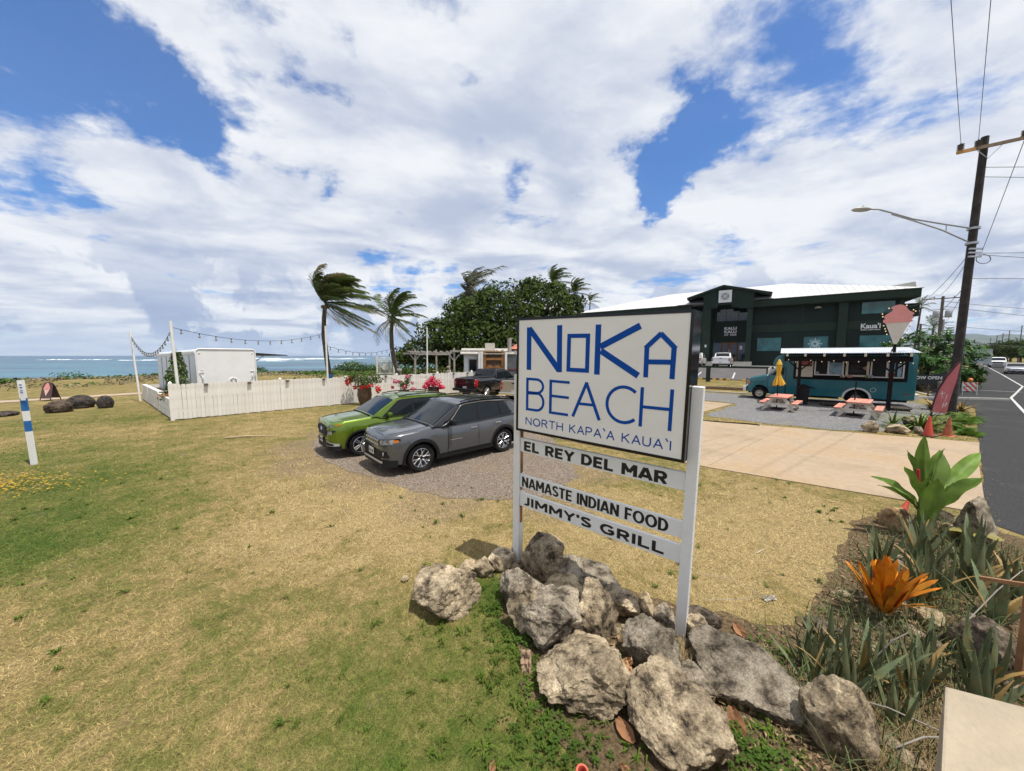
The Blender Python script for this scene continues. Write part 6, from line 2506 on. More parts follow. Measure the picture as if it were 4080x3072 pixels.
def build_trailer():
	root = thing('food_trailer', 'white box trailer with rounded edges and raised black hatch behind the fence', 'trailer', (-16.1, 17.5, 0), math.atan2(.565, .825) * 0 + math.atan2(.825, .565))
	# local +X runs along the visible rear face, local +Y runs away along the side
	w, ln, z0, z1 = 2.56, 8.2, .75, 3.19
	rc = .16
	prof = [(0, z0), (w, z0), (w, z1 - rc)] + [(w - rc + rc * math.cos(a), z1 - rc + rc * math.sin(a)) for a in np.linspace(0, math.pi / 2, 6)[1:]] + [(rc - rc * math.sin(a), z1 - rc + rc * math.cos(a)) for a in np.linspace(0, math.pi / 2, 6)]
	mb = MB()
	mb.prism(prof, .03, ln, lambda a, b, d: (a, d, b - .018 * d))
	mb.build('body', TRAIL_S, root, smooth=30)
	mb = MB()
	pin = [(lerp(p[0], w / 2, .0), p[1]) for p in prof]
	mb.prism(pin, 0, .028, lambda a, b, d: (a, d, b))
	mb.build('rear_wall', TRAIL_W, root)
	# rounded frame edge
	mb = MB()
	mb.tube([(p[0], -.005, p[1]) for p in prof[1:]] + [(0, -.005, z0)], .035, 8)
	mb.build('edge_frame', TRAIL_W, root, smooth=60)
	mb = MB()
	mb.bx(-.03, .06, .1, ln, z1 - .26, z1 - .11)
	rf = mb.build('roof_edge', TRAIL_W, root, bevel=.02)
	rf.rotation_euler = (-.018, 0, 0)
	for i in range(1, 7):
		mb = MB()
		y = ln * i / 7
		mb.bx(-.012, 0, y - .02, y + .02, z0 + .02, z1 - .30 - .018 * y)
		mb.build('side_seam', PLASTIC, root)
	for x, tl in ((.17, 1), (w - .17, -1)):
		mb = MB()
		mb.beam((x - .09 * tl, -.02, 1.98), (x + .10 * tl, -.02, 1.98), .03, .02)
		mb.beam((x - .09 * tl, -.02, 1.98), (x + .02 * tl, -.03, 1.74), .03, .02)
		mb.box((x + .03 * tl, -.05, 1.70), (.07, .08, .09))
		mb.build('hinge', TRAIL_W, root)
	mb = MB()
	c = (1.47, -.03, 1.48)
	mb.tube([(c[0] - .18, -.03, 1.30), (c[0] - .16, -.04, 1.56), (c[0], -.04, 1.66), (c[0] + .16, -.04, 1.56), (c[0] + .18, -.03, 1.30)], .028, 6)
	mb.box(c, (.09, .07, .10))
	mb.box((c[0] - .19, -.04, 1.42), (.10, .06, .12))
	mb.box((c[0] + .19, -.04, 1.42), (.10, .06, .12))
	mb.build('coupling', TRAIL_W, root)
	for x, z in ((.14, 3.0), (w - .14, 3.0), (.2, 2.12)):
		mb = MB()
		mb.lathe([(.035, 0), (.03, .03), (0, .035)], 10, Matrix.Translation((x, 0, z)) @ Matrix.Rotation(math.pi / 2, 4, 'X'))
		mb.build('lamp', TRAIL_W, root)
	# raised hatch on the far side
	mb = MB()
	mb.add([(w, .5, 3.02), (w, 4.4, 2.98), (w + 2.1, 4.9, 2.86), (w + 2.05, .9, 2.88), (w, .5, 2.96), (w, 4.4, 2.92), (w + 2.1, 4.9, 2.82), (w + 2.05, .9, 2.84)],
		   [(0, 1, 2, 3), (4, 7, 6, 5), (0, 3, 7, 4), (1, 5, 6, 2), (2, 6, 7, 3), (0, 4, 5, 1)])
	mb.build('hatch', PLASTIC, root)
	mb = MB()
	mb.tube([(w + .02, 1.3, 2.2), (w + 1.0, 1.3, 2.92)], .018, 6)
	mb.build('hatch_strut', STEEL, root)
	mb = MB()
	mb.bx(.2, w - .2, .3, ln - .3, .45, .75)
	ch = mb.build('chassis', PLASTIC, root)
	for y in (3.6, 4.5):
		for x in (.08, w - .08):
			mb = MB()
			mb.lathe([(.33, -.1), (.36, -.06), (.36, .06), (.33, .1)], 20, Matrix.Translation((x, y, .36)) @ Matrix.Rotation(math.pi / 2, 4, 'Y'))
			mb.build('wheel', TYRE, root, smooth=40)


build_trailer()

# back fence of the yard with its pale blue rail
mb = MB()
A_, B_ = Vector((-13.2, 21.2, 0)), Vector((-1.6, 31.2, 0))
u_ = (B_ - A_).normalized()
root_ = thing('back_fence', 'low white back fence with a pale blue top rail seen over the front fence', 'fence', A_, math.atan2(u_.y, u_.x))
ln_ = (B_ - A_).length
for k in range(5):
	mb = MB()
	mb.bx(ln_ * k / 5, ln_ * (k + 1) / 5 - .02, -.02, .02, .1, 1.18)
	mb.build('panel', WHITE_PAINT, root_)
mb = MB()
mb.bx(0, ln_, -.07, .07, 1.19, 1.27)
mb.build('rail', RAIL_B, root_)


# ------------------------------------------------------------------ beach gate
def build_gate():
	root = thing('slatted_gate', 'white slatted gate with a round blank disc between two posts by the beach', 'gate', (-11.5, 29.3, 0), math.atan2(.15, 1))
	mb = MB()
	for x in (-.02, 1.36):
		mb = MB()
		mb.bx(x - .06, x + .06, -.06, .06, 0, 2.80 - (.10 if x > 1 else 0))
		mb.build('post', FENCE_P, root)
	for z in (2.34, 1.32, 1.14):
		mb = MB()
		mb.bx(.07, 1.28, -.03, .03, z - .035, z + .035)
		mb.build('rail', WHITE_PAINT, root)
	x = .14
	i = 0
	while x < 1.25:
		mb = MB()
		top = 2.66 + .10 * math.sin((x - .05) / 1.25 * math.pi)
		mb.bx(x - .016, x + .016, -.012, .012, 1.2, top)
		mb.build('slat', WHITE_PAINT, root)
		x += .105
	mb = MB()
	poly = [(.66 + .29 * math.cos(a), 1.87 + .29 * math.sin(a)) for a in np.linspace(0, 6.2832, 25)[:-1]]
	mb.prism(poly, -.06, -.035, lambda a, b, d: (a, d, b))
	mb.build('disc', mat('pale_disc', (.62, .60, .57), rough=.6), root)
	for k in range(6):
		mb = MB()
		mb.bx(.1 + k * .2, .28 + k * .2, -.02, .02, .05, 1.08)
		mb.build('board', mat('gate_wood', (.36, .28, .17), rough=.85, var=.2), root)
	mb = MB()
	poly = [(.68 + .14 * math.cos(a), .93 + .18 * math.sin(a)) for a in np.linspace(0, 6.2832, 21)[:-1]]
	mb.prism(poly, -.05, -.025, lambda a, b, d: (a, d, b))
	mb.build('oval_plate', WHITE_PAINT, root)


build_gate()


# ------------------------------------------------------------------ palms
FROND = mat('palm_frond', (.060, .090, .016), rough=.55, spec=.25, var=.45, vs=1.2, trans=.22, rnd=.25)
FROND_Y = mat('palm_frond_dry', (.17, .145, .05), rough=.6, var=.4, vs=1.2, trans=.2, rnd=.2)
WIND = Vector((1.0, .12, -.02))


def frond(r, root, p0, az, el, ln, wind, m, leaf=.62, npair=34, droop=.9):
	d = Vector((math.cos(az) * math.cos(el), math.sin(az) * math.cos(el), math.sin(el)))
	n = 14
	pts, dirs = [Vector(p0)], [d.copy()]
	for i in range(n):
		t = (i + 1) / n
		d = (d + WIND * wind * .17 * (t ** .6) + Vector((0, 0, -1)) * droop * .13 * t).normalized()
		pts.append(pts[-1] + d * ln / n)
		dirs.append(d.copy())
	mb = MB()
	mb.tube(pts, [.035 * (1 - .85 * i / n) for i in range(n + 1)], 4, 0)
	for k in range(npair):
		t = .10 + .90 * k / npair
		f = t * n
		i = min(int(f), n - 1)
		p = pts[i].lerp(pts[i + 1], f - i)
		dd = dirs[i]
		side = dd.cross(Vector((0, 0, 1)))
		if side.length < .1:
			side = Vector((0, 1, 0))
		side.normalize()
		l = leaf * math.sin(math.pi * (.12 + .83 * t)) ** .7 * r.uniform(.75, 1.1)
		for sg in (1, -1):
			ld = (side * sg * .85 + dd * (.75 + .3 * t) + WIND * wind * r.uniform(.25, .75) + Vector((0, 0, r.uniform(-.45, .05)))).normalized()
			q = p + ld * l * .5 + Vector((0, 0, .02))
			e = p + ld * l + Vector((0, 0, -.26 * l)) + WIND * wind * .10 * l
			wv = dd * .022 + Vector((0, 0, .012))
			mb.add([p - wv * .6, p + wv * .6, q + wv, q - wv], [(0, 1, 2, 3)])
			mb.add([q - wv, q + wv, e], [(0, 1, 2)])
	return mb.build('frond', m, root, fix=False)


def palm(label, base, trunk, crown_r, n, ln, seed, wind=1.0, r0=.2, r1=.13, leaf=.62, np_=34, group='wind blown coconut palms', z0=None):
	r = random.Random(seed)
	x, y = base
	z = gzs(x, y) if z0 is None else z0
	root = thing('coconut_palm', label, 'palm tree', (x, y, z), 0, group)
	mb = MB()
	m = len(trunk)
	mb.tube([(0, 0, -.2)] + trunk, [r0 * 1.25] + [lerp(r0, r1, i / (m - 1)) for i in range(m)], 10)
	mb.build('trunk', PALM_BARK, root, smooth=60)
	top = Vector(trunk[-1])
	for k in range(n):
		t = k / max(1, n - 1)
		az = k * 2.39996 + r.uniform(-.3, .3)
		el = rad(lerp(86, -42, t ** 1.15)) + r.uniform(-.15, .15)
		sh = 1.0
		if wind > 1 and math.cos(az) < .1 and t > .15:
			# the windward fronds are blown up and back over the crown
			el = max(el, rad(r.uniform(46, 80)))
			sh = .85
		frond(r, root, top + Vector((0, 0, .1 + .25 * (1 - t))), az, el, sh * ln * r.uniform(.78, 1.08) * (1 - .15 * (1 - t)), wind * (.9 if t < .6 else .75), FROND if r.random() > .22 or t < .4 else FROND_Y, leaf, np_, .9)
	mb = MB()
	for k in range(6):
		a = k * 1.05
		c = top + Vector((math.cos(a) * .2, math.sin(a) * .2, -.12))
		mb.lathe([(0, -.11), (.09, -.06), (.11, 0), (.08, .09), (0, .12)], 8, Matrix.Translation(c))
	mb.build('fibre', mat('palm_fibre', (.16, .11, .05), rough=.95, var=.3), root)
	return root


palm('nearer and larger of the two wind blown palms behind the fence', (-12.75, 24.0), [(-.05, 0, 1.4), (-.2, 0, 2.8), (-.32, 0, 4.2), (-.25, 0, 5.4), (-.12, 0, 6.3)], .3, 40, 3.75, 3, 1.7, .17, .13, .85, 48)
palm('smaller leaning palm right of the larger one, beside the beach gate', (-8.3, 27.0), [(-.55, 0, 1.3), (-.95, 0, 2.4), (-1.12, 0, 3.6), (-1.12, 0, 4.7), (-1.02, 0, 5.6)], .3, 22, 3.0, 5, .95, .20, .14, .68, 42)
palm('palm rising behind the right end of the dark tree', (5.9, 49.0), [(.1, 0, 4), (.2, 0, 8), (-.2, 0, 11.6)], .3, 22, 3.6, 8, 1.4, .2, .14, .7, 30, 'palms beyond the dark tree')
palm('lower palm at the right edge of the dark tree', (8.4, 48.0), [(.0, 0, 4), (.05, 0, 7), (.05, 0, 10.0)], .3, 20, 3.0, 9, 1.2, .18, .13, .6, 28, 'palms beyond the dark tree')
for x_, y_, h_, s_, l_ in ((17.8, 80, 14.6, 11, 'tallest of the three small far palms over the white roof'), (14.2, 80, 10.4, 12, 'middle one of the three small far palms over the white roof'), (11.6, 78, 9.2, 13, 'left one of the three small far palms over the white roof')):
	palm(l_, (x_, y_), [(.05, 0, h_ * .5), (.1, 0, h_ * .97)], .3, 15, 3.2, s_, 1.5, .18, .12, .6, 20, 'far palms over the white roof')
palm('far palm behind the transformer pole', (73.0, 60.0), [(.0, 0, 4), (.0, 0, 6.6)], .3, 14, 3.0, 15, .35, .2, .15, .6, 22, 'palms beyond the road')
palm('far thin palm left of the transformer pole', (66.5, 57.0), [(.2, 0, 5), (.5, 0, 9.4)], .3, 12, 2.6, 16, .6, .14, .1, .5, 18, 'palms beyond the road')

# label plate and band on the palms
mb = MB()
mb.box((0, 0, 0), (.36, .03, .16))
o_ = mb.build('trunk_sign', PLATE, None)
o_.location = (-8.72, 26.55, 1.78)
o_.rotation_euler = (0, .08, .1)
tag(o_, 'small white plate on the trunk of the leaning palm', 'sign')
mb = MB()
mb.lathe([(.185, 0), (.185, .22)], 12, None, close=False)
o_ = mb.build('trunk_band', mat('blue_band', (.03, .16, .42), rough=.6), None)
o_.location = (-12.76, 24.0, 1.32)
tag(o_, 'blue and white band round the trunk of the larger palm', 'band')


# ------------------------------------------------------------------ big trees behind the restaurant
def big_tree():
	r = random.Random(17)
	root = thing('spreading_tree', 'large dark spreading tree with dense leaves behind the restaurant', 'tree', (-1.0, 39.0, 0))
	lobes = [(-6.0, -1, 4.6, 3.4, 3.6, 2.3), (-3.4, 0, 6.3, 3.8, 4, 3.0), (.5, 0, 7.4, 4.4, 4.6, 3.4), (4.0, 0, 7.9, 3.6, 4, 3.3), (6.4, 0, 7.4, 2.6, 3.4, 3.0), (-9.0, -1.5, 3.2, 2.2, 2.2, 1.5),
			 (-10.6, -2, 2.7, 1.3, 1.4, .9), (2.0, -2, 4.6, 5.0, 3.6, 2.4), (6.0, -1, 4.6, 2.4, 3, 2.4), (-7.2, -1, 6.0, 1.3, 1.4, .9), (-4.8, 0, 8.4, 1.6, 1.6, 1.0), (-1.6, 0, 9.4, 1.7, 1.8, 1.0), (3.2, 0, 10.6, 1.6, 1.6, .9), (5.8, 0, 10.2, 1.3, 1.4, .9), (7.9, 0, 8.6, 1.3, 1.4, 1.0), (-2.5, -2.5, 4.2, 4.4, 3, 2.2), (-5.5, -2.0, 2.9, 2.8, 2, 1.5)]
	pts = blob_pts(r, lobes, 24000, .50)
	leaf_cloud('crown', pts, .20, LEAF_DARK, root, r, .55, .62)
	mb = MB()
	for k, l in enumerate(lobes[:9]):
		mb.tube([(0, 0, -.2), (l[0] * .15, l[1] * .2, 1.6), (l[0] * .55, l[1] * .6, l[2] * .62), (l[0], l[1], l[2])], [.32, .26, .16, .06], 7)
	mb.build('trunk', BARK, root, smooth=60)
	# wispy ironwood behind its left side
	root = thing('ironwood_tree', 'thin wispy ironwood bent by the wind above the left of the dark tree', 'tree', (-6.3, 42.0, 0))
	mb = MB()
	V = []
	tips = []
	mb.tube([(0, 0, -.2), (.2, 0, 3), (.1, 0, 6), (.5, 0, 10), (1.9, 0, 13.0)], [.22, .18, .14, .09, .03], 7)
	for k in range(64):
		z = r.uniform(5.0, 12.4)
		a = r.uniform(0, 6.283)
		l = r.uniform(1.4, 3.6) * (1.25 - .05 * z)
		b0 = Vector((.1 + max(0, z - 6) * .15, 0, z))
		b1 = b0 + Vector((math.cos(a) * l * .9 + .4 * l * (z > 7), math.sin(a) * l * .6, l * .5))
		b2 = b1 + Vector((.55 * l, 0, .18 * l))
		mb.tube([b0, b1, b2], [.04, .025, .008], 4)
		for q in range(60):
			t = r.random()
			p = b0.lerp(b1, t * 1.4) if t < .7 else b1.lerp(b2, (t - .7) / .3)
			dv = Vector((r.uniform(.25, .95), r.gauss(0, .25), r.uniform(-.5, .1))) * r.uniform(.5, 1.05)
			w = Vector((0, .015, .028))
			V += [p - w, p + w, p + dv * .6 + w + Vector((0, 0, .06)), p + dv * .6 - w + Vector((0, 0, .06)), p + dv * .6 - w + Vector((0, 0, .06)), p + dv * .6 + w + Vector((0, 0, .06)), p + dv + w * .3, p + dv - w * .3]
	mb.build('trunk', BARK, root, smooth=60)
	np_mesh('crown', np.array([tuple(v) for v in V]), 4, np.arange(len(V)), mat('ironwood_needles', (.065, .072, .035), rough=.8, var=.4, vs=.7), None, root)


big_tree()


def bush(name, label, x, y, lobes, n, size, m, seed, group=None, cat='shrub', flowers=None, stem=True):
	r = random.Random(seed)
	root = thing(name, label, cat, (x, y, gzs(x, y)), 0, group)
	leaf_cloud('foliage', blob_pts(r, lobes, n, .5), size, m, root, r, .55, .6)
	mb = MB()
	for l in lobes[:5]:
		mb.tube([(l[0] * .2, l[1] * .2, -.1), (l[0] * .7, l[1] * .7, l[2] * .6), (l[0], l[1], l[2])], [.05, .04, .015], 5)
	mb.build('stem', BARK, root)
	return root


SHG = 'shrubs along the shore'
bush('shore_shrub', 'round green shrub on the shore right of the larger palm', -25.5, 55, [(0, 0, .7, 2.2, 1.4, 1.0), (2.6, .4, .45, 1.8, 1.2, .7), (-1.9, 0, .4, 1.4, 1, .7)], 2300, .13, LEAF_BUSH, 41, SHG)
bush('shore_shrub', 'small shrub just right of the trailer on the shore', -37.0, 50, [(0, 0, .5, 1.3, 1, .8)], 700, .12, LEAF_BUSH, 42, SHG)
bush('shore_shrub', 'long dark hedge of shrubs behind the pergola posts', -12.5, 49, [(-5, 0, .8, 2.2, 1.5, 1.2), (-2, 0, 1.1, 2.6, 1.6, 1.6), (1.5, 0, 1.3, 2.6, 1.8, 1.9), (5, 0, 1.4, 2.6, 1.8, 2.0)], 4200, .15, LEAF_BUSH, 43, SHG)
for k, (x_, y_, s_, l_) in enumerate(((-52, 40.5, 1.25, 'dark shrub on the shore behind the marker post'), (-49.5, 43.0, .7, 'low shrub on the shore left of the middle boulder'), (-44.0, 46.5, .8, 'low shrub on the shore above the black upright boulder'), (-40.5, 48.5, .7, 'low shrub on the shore just left of the trailer'))):
	bush('shore_shrub', l_, x_, y_, [(0, 0, .45 * s_, 1.6 * s_, 1.2 * s_, .75 * s_), (1.6 * s_, .3, .3 * s_, 1.2 * s_, 1, .5 * s_)], 900, .12, LEAF_BUSH, 50 + k, SHG)


def shore_cover():
	r = random.Random(77)
	pts, pts2 = [], []
	for _ in range(34000):
		t = r.uniform(-46, 75)
		s = r.gauss(57.5, 4.0)
		dens = noise.noise((t * .13, s * .22, 1))
		if dens < -.12:
			continue
		x, y = -.64 * s + .77 * t, .77 * s + .64 * t
		z = gzs(x, y) + r.uniform(0, .5) * (.5 + dens)
		(pts if dens > .12 else pts2).append((x, y, z, r.gauss(0, .4), r.gauss(0, .4) - .3, 1))
	o = leaf_cloud('shore_vegetation', pts, .21, LEAF_BUSH, None, r, .5, .6)
	tag(o, 'low green creeping plants along the shore', 'ground cover', kind='stuff')
	o = leaf_cloud('shore_scrub', pts2, .15, mat('dry_scrub', (.17, .14, .075), rough=.9, var=.4, vs=.8), None, r, .5, .5)
	tag(o, 'dry brown scrub along the shore', 'ground cover', kind='stuff')


shore_cover()

# ------------------------------------------------------------------ pergola and restaurant
GREYWOOD = mat('grey_timber', (.36, .335, .30), rough=.9, var=.18, vs=4, rnd=.1)
TEAK = mat('carved_teak', (.30, .13, .035), rough=.55, var=.28, vs=5, dirt=((.10, .04, .015), .6, 7))
TEAK_D = mat('carved_teak_dark', (.075, .04, .018), rough=.7, var=.5, vs=22, bump=1.0, bs=25)
WALL_WH = mat('restaurant_wall', (.66, .68, .70), rough=.7, var=.05)
ROOF_RED = mat('roof_red', (.50, .16, .10), rough=.8, var=.15, vs=4)


def build_restaurant():
	# pergola: local x along its front, facing the viewer
	ang = math.atan2(.22, .975)
	root = thing('pergola', 'weathered grey timber pergola in front of the restaurant', 'pergola', (-8.6, 29.6, 0), ang)
	for x, y, top, br in ((.25, 0, 3.40, True), (2.05, 2.2, 3.40, False), (3.3, 3.2, 3.1, False), (3.55, -.6, 3.50, True), (7.6, -1.6, 3.35, True), (9.6, -2.1, 3.3, False)):
		mb = MB()
		mb.bx(x - .075, x + .075, y - .075, y + .075, 0, top)
		p = mb.build('post', GREYWOOD, root)
		if br:
			mb = MB()
			for sg in (1, -1):
				mb.beam((x + sg * .06, y, 2.45), (x + sg * .42, y, 2.95), .08, .09)
			mb.build('brace', GREYWOOD, p)
	for (a, b, w) in (((-.75, .05, 3.02), (3.5, -.55, 3.10), .16), ((.1, 2.2, 2.98), (3.4, 3.1, 2.98), .16), ((3.2, -.65, 3.22), (5.3, -1.1, 3.24), .15), ((5.0, -1.1, 3.25), (7.3, -1.5, 3.20), .15), ((6.9, -1.45, 3.10), (10.5, -2.25, 3.10), .26)):
		mb = MB()
		mb.beam(a, b, .09, w)
		mb.build('beam', GREYWOOD, root)
	for k in range(20):
		x = -.3 + k * .53
		mb = MB()
		mb.beam((x, -.5 - x * .18, 3.20 + (.06 if x > 3 else 0)), (x + .3, 2.6, 3.20), .045, .12)
		mb.build('rafter', GREYWOOD, root)

	rt = thing('restaurant', 'small white restaurant with carved wooden door and red roof', 'building', (-3.3, 27.9, 0), math.atan2(.12, .99))
	# local x to the right, +y away
	mb = MB()
	mb.bx(-.62, .92, .9, 5, 0, 2.95)
	mb.bx(2.9, 8.0, .9, 5, 0, 2.95)
	mb.bx(.92, 2.9, 1.2, 5, 0, 3.0)
	w = mb.build('wall', WALL_WH, rt)
	mb = MB()
	mb.bx(-.28, .52, .86, .92, 1.42, 2.62)
	f = mb.build('window', mat('window_frame_grey', (.42, .42, .42), rough=.5), rt)
	mb = MB()
	mb.bx(-.18, .44, .845, .865, 1.52, 2.52)
	mb.build('pane', GLASS, f)
	for x in (.66, .86, 2.86):
		mb = MB()
		mb.bx(x - .09, x + .09, .30, .55, 0, 3.15)
		mb.build('column', WHITE_PAINT, rt)
	# carved double door in a heavy frame
	mb = MB()
	mb.bx(.98, 1.2, .46, .62, 0, 3.12)
	mb.bx(2.50, 2.76, .46, .62, 0, 3.12)
	mb.bx(.98, 2.76, .46, .62, 3.12, 3.22)
	mb.bx(1.2, 2.5, .46, .62, 2.46, 2.66)
	d = mb.build('door', TEAK, rt, bevel=.015)
	mb = MB()
	mb.grid(lambda u, v: (lerp(1.2, 2.5, u), .55 + .03 * noise.noise((u * 22, v * 9, 0)), lerp(2.66, 3.12, v)), 40, 14)
	mb.build('carved_panel', TEAK_D, d, fix=False)
	mb = MB()
	mb.grid(lambda u, v: (lerp(1.2, 2.5, u), .535 + .03 * noise.noise((u * 22, v * 9, 5)), lerp(1.98 + .22 * abs(math.sin(u * 2 * math.pi)) - .1, 2.46, v)), 44, 12)
	mb.build('carved_panel', TEAK_D, d, fix=False)
	for k in range(4):
		mb = MB()
		mb.bx(1.21 + k * .322, 1.21 + k * .322 + .31, .545, .59, .05, 2.22)
		mb.build('door_panel', TEAK, d, bevel=.012)
	# dark screened terrace right of the door
	mb = MB()
	mb.bx(2.98, 6.5, .45, .5, .9, 2.95)
	mb.build('screen', mat('terrace_screen', (.09, .095, .10), rough=.7, var=.3, vs=2), rt)
	mb = MB()
	mb.bx(2.98, 6.5, .42, .445, 1.62, 1.72)
	mb.build('red_rail', mat('rail_red', (.12, .012, .012), rough=.8), rt)
	for x in (3.9, 4.8, 5.6):
		mb = MB()
		mb.bx(x - .06, x + .06, .36, .46, 0, 2.95)
		mb.build('column', GREYWOOD, rt)
	# roofs
	mb = MB()
	mb.add([(-.9, .4, 3.02), (3.6, .4, 3.02), (3.6, 5.5, 3.55), (-.9, 5.5, 3.55), (-.9, .4, 2.95), (3.6, .4, 2.95), (3.6, 5.5, 3.48), (-.9, 5.5, 3.48)], [(0, 1, 2, 3), (4, 7, 6, 5), (0, 4, 5, 1), (1, 5, 6, 2), (2, 6, 7, 3), (3, 7, 4, 0)])
	mb.build('roof', GREYWOOD, rt)
	mb = MB()
	mb.add([(3.55, 1.6, 3.42), (8.5, 1.6, 3.42), (8.5, 7, 3.42), (3.55, 7, 3.42), (5.6, 4.0, 4.75), (7.2, 4.0, 4.75)], [(0, 1, 5, 4), (1, 2, 5), (2, 3, 4, 5), (3, 0, 4), (0, 3, 2, 1)])
	mb.build('roof', ROOF_RED, rt)
	mb = MB()
	mb.bx(1.25, 2.1, 2.6, 3.2, 3.25, 3.95)
	mb.build('roof_unit', mat('unit_cream', (.52, .47, .40), rough=.7), rt)
	mb = MB()
	mb.lathe([(.06, 3.1), (.06, 4.25)], 8, Matrix.Translation((3.15, 1.2, 0)))
	mb.bx(3.2, 3.42, 1.1, 1.3, 3.1, 4.35)
	mb.build('flue', GREYWOOD, rt)
	# round table, posts, stools on the terrace
	for k, (x, l) in enumerate(((-1.15, 'left dark round terrace table by the white wall'), (.05, 'right dark round terrace table under the window'))):
		t = thing('terrace_table', l, 'table', (-3.3 + x, 27.75, 0), 0, 'terrace tables')
		mb = MB()
		mb.lathe([(.0, 1.02), (.42, 1.02), (.42, 1.06), (0, 1.06)], 18, close=False)
		mb.build('tabletop', WOOD_D, t)
		mb = MB()
		mb.tube([(0, 0, 0), (0, 0, 1.02)], .05, 8)
		mb.build('leg', WOOD_D, t)


build_restaurant()


# ------------------------------------------------------------------ person on the terrace
def build_person():
	x, y = -5.85, 31.6
	root = thing('person', 'person in a straw hat, pale shirt and khaki shorts standing on the terrace', 'person', (x, y, 0.05), rad(160))
	skin = mat('skin', (.36, .20, .13), rough=.6, var=.05)
	verts = [(0, 0, .93), (0, 0, 1.10), (0, .0, 1.32), (0, .01, 1.46), (0, .015, 1.56), (.02, .015, 1.66), (.02, .015, 1.74),
			 (.19, 0, 1.40), (.24, .05, 1.14), (.20, .22, 1.05), (.17, .33, 1.12), (-.19, 0, 1.40), (-.24, .05, 1.14), (-.19, .22, 1.02), (-.12, .33, 1.08),
			 (.10, 0, .88), (.11, .03, .50), (.11, 0, .09), (.12, .14, .04), (-.10, 0, .88), (-.11, .0, .50), (-.12, -.03, .09), (-.13, .11, .04)]
	edges = [(0, 1), (1, 2), (2, 3), (3, 4), (4, 5), (5, 6), (3, 7), (7, 8), (8, 9), (9, 10), (3, 11), (11, 12), (12, 13), (13, 14), (0, 15), (15, 16), (16, 17), (17, 18), (0, 19), (19, 20), (20, 21), (21, 22)]
	radii = [.14, .135, .155, .10, .055, .085, .07, .06, .045, .036, .04, .06, .045, .036, .04, .095, .065, .045, .04, .095, .065, .045, .04]
	me = bpy.data.meshes.new('body')
	me.from_pydata(verts, edges, [])
	o = link('body', me, root)
	md = o.modifiers.new('skin', 'SKIN')
	md.use_smooth_shade = True
	for v, r_ in zip(me.skin_vertices[0].data, radii):
		v.radius = (r_, r_ * .85)
	me.skin_vertices[0].data[0].use_root = True
	o.modifiers.new('sub', 'SUBSURF').levels = 1
	me.materials.append(skin)
	mb = MB()
	mb.lathe([(.175, .90), (.172, 1.1), (.195, 1.3), (.17, 1.42), (.07, 1.5)], 14, Matrix.Scale(.8, 4, (0, 1, 0)), close=False)
	mb.tube([(.15, 0, 1.42), (.235, .04, 1.2), (.245, .06, 1.12)], [.08, .068, .066], 8)
	mb.tube([(-.15, 0, 1.42), (-.235, .04, 1.2), (-.245, .06, 1.12)], [.08, .068, .066], 8)
	mb.build('shirt', mat('pale_shirt', (.48, .44, .38), rough=.9, var=.1), root, smooth=60)
	mb = MB()
	mb.lathe([(.185, .82), (.18, .98)], 14, Matrix.Scale(.8, 4, (0, 1, 0)), close=False)
	for sg in (1, -1):
		mb.tube([(sg * .095, 0, .90), (sg * .115, .01, .55)], [.115, .105], 10, cap=False)
	mb.build('shorts', mat('khaki_cloth', (.36, .28, .18), rough=.9, var=.1), root, smooth=60)
	mb = MB()
	mb.lathe([(.19, 1.735), (.105, 1.75), (.095, 1.83), (.0, 1.85)], 16, Matrix.Translation((.02, .01, 0)), close=False)
	mb.build('hat', mat('straw', (.48, .38, .22), rough=.9), root)


build_person()


# ------------------------------------------------------------------ flower pots by the fence
POT_B = mat('pot_brown', (.075, .042, .022), rough=.5, var=.35, vs=5)
POT_K = mat('pot_dark', (.02, .017, .016), rough=.5, var=.3)
F_RED = mat('bougainvillea_red', (.55, .03, .025), rough=.7, var=.3, vs=4, trans=.25)
F_PINK = mat('bougainvillea_pink', (.66, .16, .24), rough=.7, var=.3, vs=4, trans=.25)
F_MAG = mat('bougainvillea_magenta', (.60, .012, .08), rough=.7, var=.3, vs=4, trans=.25)


def flower_pot(label, x, y, h, rr, pot, lobes, nl, fl, nf, fm, seed):
	r = random.Random(seed)
	root = thing('flower_pot', label, 'flower pot', (x, y, 0), 0, 'potted bougainvilleas by the fence')
	mb = MB()
	mb.lathe([(rr * .55, 0), (rr * .85, h * .25), (rr, h * .62), (rr * .92, h * .9), (rr * .98, h), (rr * .82, h), (rr * .78, h - .06)], 22)
	mb.build('pot', pot, root, smooth=50)
	if nl:
		leaf_cloud('foliage', blob_pts(r, [(l[0], l[1], l[2] + h, l[3], l[4], l[5]) for l in lobes], nl, .8), .06, LEAF_VINE, root, r, .7, .55)
	leaf_cloud('flowers', blob_pts(r, [(l[0], l[1], l[2] + h, l[3], l[4], l[5]) for l in fl], nf, .5), .055, fm, root, r, .7, .8)
	mb = MB()
	for l in lobes[:6] or fl[:4]:
		mb.tube([(0, 0, h - .1), (l[0] * .5, l[1] * .5, h + l[2] * .7), (l[0] * 1.2, l[1], h + l[2])], [.02, .015, .006], 5)
	for _ in range(16):
		a = r.uniform(0, 6.28)
		l = r.uniform(.5, 1.0)
		mb.tube([(0, 0, h), (math.cos(a) * l * .5, math.sin(a) * l * .4, h + l * .75), (math.cos(a) * l * 1.1, math.sin(a) * l * .6, h + l * r.uniform(.4, .95))], [.012, .009, .004], 4)
	mb.build('stem', BARK, root)


def scl(ls, k):
	return [(l[0] * k, l[1] * k, l[2] * (.5 + .5 * k), l[3] * k, l[4] * k, l[5] * (.4 + .6 * k)) for l in ls]


